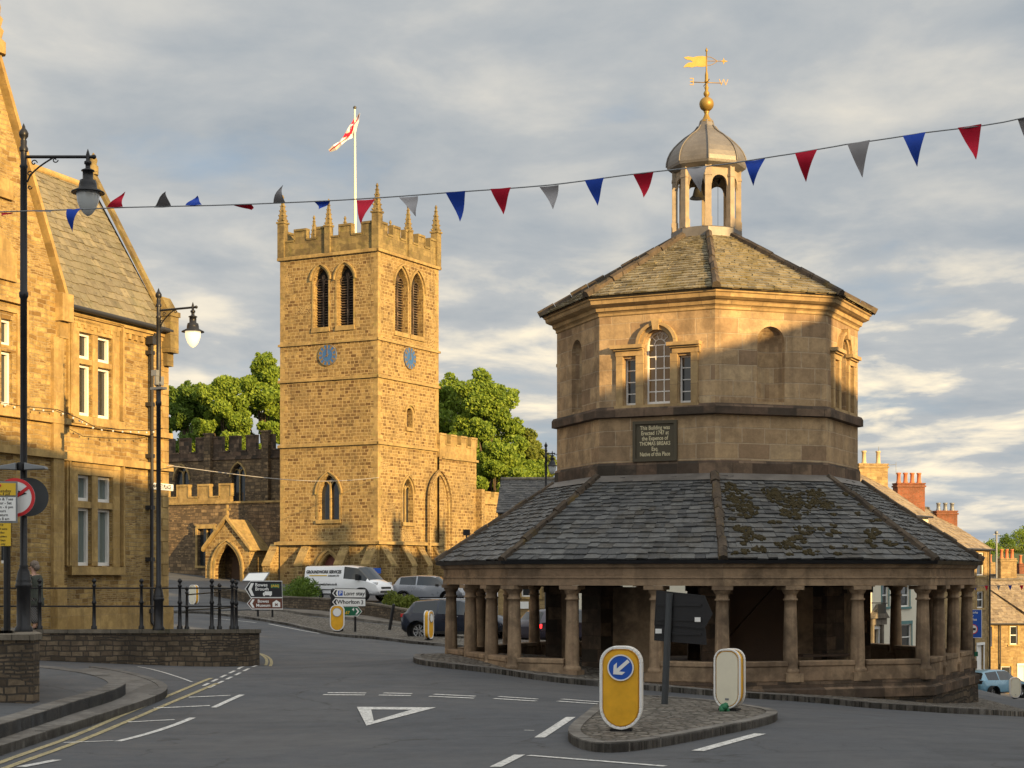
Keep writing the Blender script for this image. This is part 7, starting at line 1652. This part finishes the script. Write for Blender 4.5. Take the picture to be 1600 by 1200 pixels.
    # verge wall running down the roof
    q = [P(1543, 915, 122), P(1545, 920, 121), P(1600, 962, 119.5), P(1600, 952, 121)]; mb = MB(); mb.prism([P(1543, 927, 120.8), P(1606, 968, 118.6), P(1606, 960, 118.6), P(1543, 918, 120.8)], (0, .5, 0)); mb.build('parapet_wall', RUB, t)
    f = Fr(P(1541, 0, 127)[:2], (1, .10)); ze = EYE + (900 - 956) * 127 / FP
    t = block_house('terraced_house', f, 9, 7.5, -8, ze, 2.7, HOUS, SL4, 'upper terraced house with broad tiled roof and tall stone chimney stack at the right edge', [], [], slate_sz=.26)
    c = V(P(1573, 0, 130)[:2]); chimney('chimney', c, (1.25, .8), ze + 1.5, EYE + (900 - 874) * 130 / FP, .1, 3, HOUS, TERRA, t, .7); c = V(P(1547, 0, 134)[:2]); chimney('chimney', c, (.9, .8), ze + 1., EYE + (900 - 880) * 134 / FP, .1, 1, HOUS, TERRA, t, .6)
    f = Fr(P(1585, 0, 138)[:2], (1, .10)); ze = EYE + (900 - 915) * 138 / FP
    t = block_house('terraced_house', f, 9, 7.5, -8, ze, 1.2, RUB, SLD, 'dark stone gable with orange chimney pots cut off by the right edge', [], [], slate_sz=.26); c = V(P(1599, 0, 141)[:2]); chimney('chimney', c, (1.0, .8), ze + .5, EYE + (900 - 882) * 141 / FP, .1, 2, BRK, TERRA, t, .7)
    a = P(1557, 905, 126); t = empty('aerial_mast', (a.x, a.y, 0), 'thin aerial mast rising above the roofs in front of the wooded hill', 'aerial'); mb = MB(); mb.tube([(a.x, a.y, -1), (a.x, a.y, P(0, 832, 126).z)], .07, 6); mb.build('pole', SGREY, t); mb = MB(); mb.ball((a.x, a.y, P(0, 832, 126).z), .14, 6, 5); mb.box((a.x, a.y, P(0, 835, 126).z), (.5, .05, .05)); mb.build('head', SGREY, t)
right_houses()
def mid_building():
    # stone building with slate roof between church and market hall
    f = Fr(P(778, 0, 86)[:2], (1, -.06)); px = f.px; ze = px(790, 800)[1] if 0 else EYE + (900 - 798) * 86 / FP; w = 9.2
    wn = [(px(850, 0)[0] * 0 + 1.2, 2.1, 1.2, 2.6), (4.4, 5.3, 3.1, 4.4), (1.4, 2.2, 3.6, 4.6)]
    t = block_house('stone_house', f, w, 7, -2., ze, 1.75, HOUS, SLD, 'stone house with dark slate roof half hidden behind the left side of the market hall', wn[:1], [(6.2, 7.1, -1.6, .8, WOODD)], slate_sz=.24)
    c = f.p(-.1, 0, -.1); mb = MB(); u0, z0 = px(813, 951); u1, z1 = px(826, 940); f.box(mb, u0, u1, z0, z1, .02, .05); mb.build('name_board', SIGNW, t); mb = MB(); u = px(857, 950)[0]; mb.tube([f.p(u, ze - .2, .12), f.p(u, -1.6, .12)], .07, 8); mb.build('downpipe', PIPE, t)
    c = P(797, 0, 89.5); 
    # row closing the view behind the arcade
    f = Fr(P(892, 0, 84)[:2], (1, .22)); px = f.px; w = 12.5
    wn = [(px(1004, 0)[0], px(1017, 0)[0], px(1010, 968)[1], px(1010, 914)[1], TEAL), (2.0, 3.2, -.6, 1.4, TEAL), (8.2, 9.4, -.9, 1.2, WHITE)]
    block_house('rendered_house', f, w, 6.5, -5, 4.2, 1.9, CREAM, SLD, 'pale rendered shop front glimpsed through the middle of the arcade', wn, [(6.0, 7.0, -3.2, -.9, TEAL)], dress=COP, slate_sz=.3)
mid_building()
# neighbours are unseen buildings added out of the picture, sized to shade the street
def shade_houses():
    L = V((-.6157, .788)); Qd = V((.788, .6157)); wp = lambda q, p: Qd * q + L * p
    def row(q0, q1, p, z_e, rise, label, m=HOUS, rm=SL4, depth=8, zb=-1.0):
        a = wp(q1, p); f = Fr((a.x, a.y), -Qd)     # front looks down-sun, towards the square
        w = q1 - q0; wn = []; u = 1.2
        while u < w - 2: wn += [(u, u + 1.1, zb + 4.6, zb + 6.4), (u, u + 1.1, zb + 8.2, zb + 9.8)] + ([(u, u + 1.3, zb + 1.2, zb + 3.2)]); u += 3.1
        wn = [q for q in wn if q[3] < z_e - .5]
        return block_house('stone_house', f, w, depth, zb, z_e, rise, m, rm, label, wn, [], slate_sz=.9, ridge_at=.5)
    row(-30, -7.9, -12, 13.5, 3.6, 'long three-storey stone range behind the camera on the right of the square')
    row(-7.9, 9, -12, 14.2, 3.4, 'three-storey stone house with tall roof behind the viewpoint', HALL)
    row(9.0, 24.25, -12, 14.0, 4.2, 'steep roofed stone bank building across the square from the hall')
    t = row(24.25, 33.65, -10, 13.2, 1.9, 'lower stone shop whose roof line shades the market hall', CREAM)
    a0, b0 = wp(24.6, -14.2), wp(28.84, -14.2); mb = MB(); mb.prism([(a0.x, a0.y, 14.6), (b0.x, b0.y, 14.6), (b0.x, b0.y, 16.45), (a0.x, a0.y, 15.35)], tuple(L * .4) + (0,)); mb.build('shade_parapet', HOUS, t)  # unseen sloping piece added to set the shadow edge on the drum
    c = wp(29.15, -10 - 4); chimney('chimney', (c.x, c.y), (.62, 1.1), 13, 19.5, math.atan2(Qd.y, Qd.x), 1, HOUS, TERRA, t, .5)
    row(33.65, 46.5, 8, 17.0, 2.5, 'rendered house beyond the shop on the right of the square', CREAM, SLD)
    t = row(46.5, 70, 30, 14.6, 3.4, 'tall stone hotel on the corner, right of the market hall', HALL)
    for q in (51, 59.5, 63, 68): c = wp(q, 30 - 4); chimney('chimney', (c.x, c.y), (1.1, 1.0), 16, 20.0, math.atan2(Qd.y, Qd.x), 2, HOUS, TERRA, t, .7)
    row(70.5, 93, 34, 7.2, 2.2, 'low stone row on the hill right of the market hall', HOUS, SL4, 7, -4)
shade_houses()
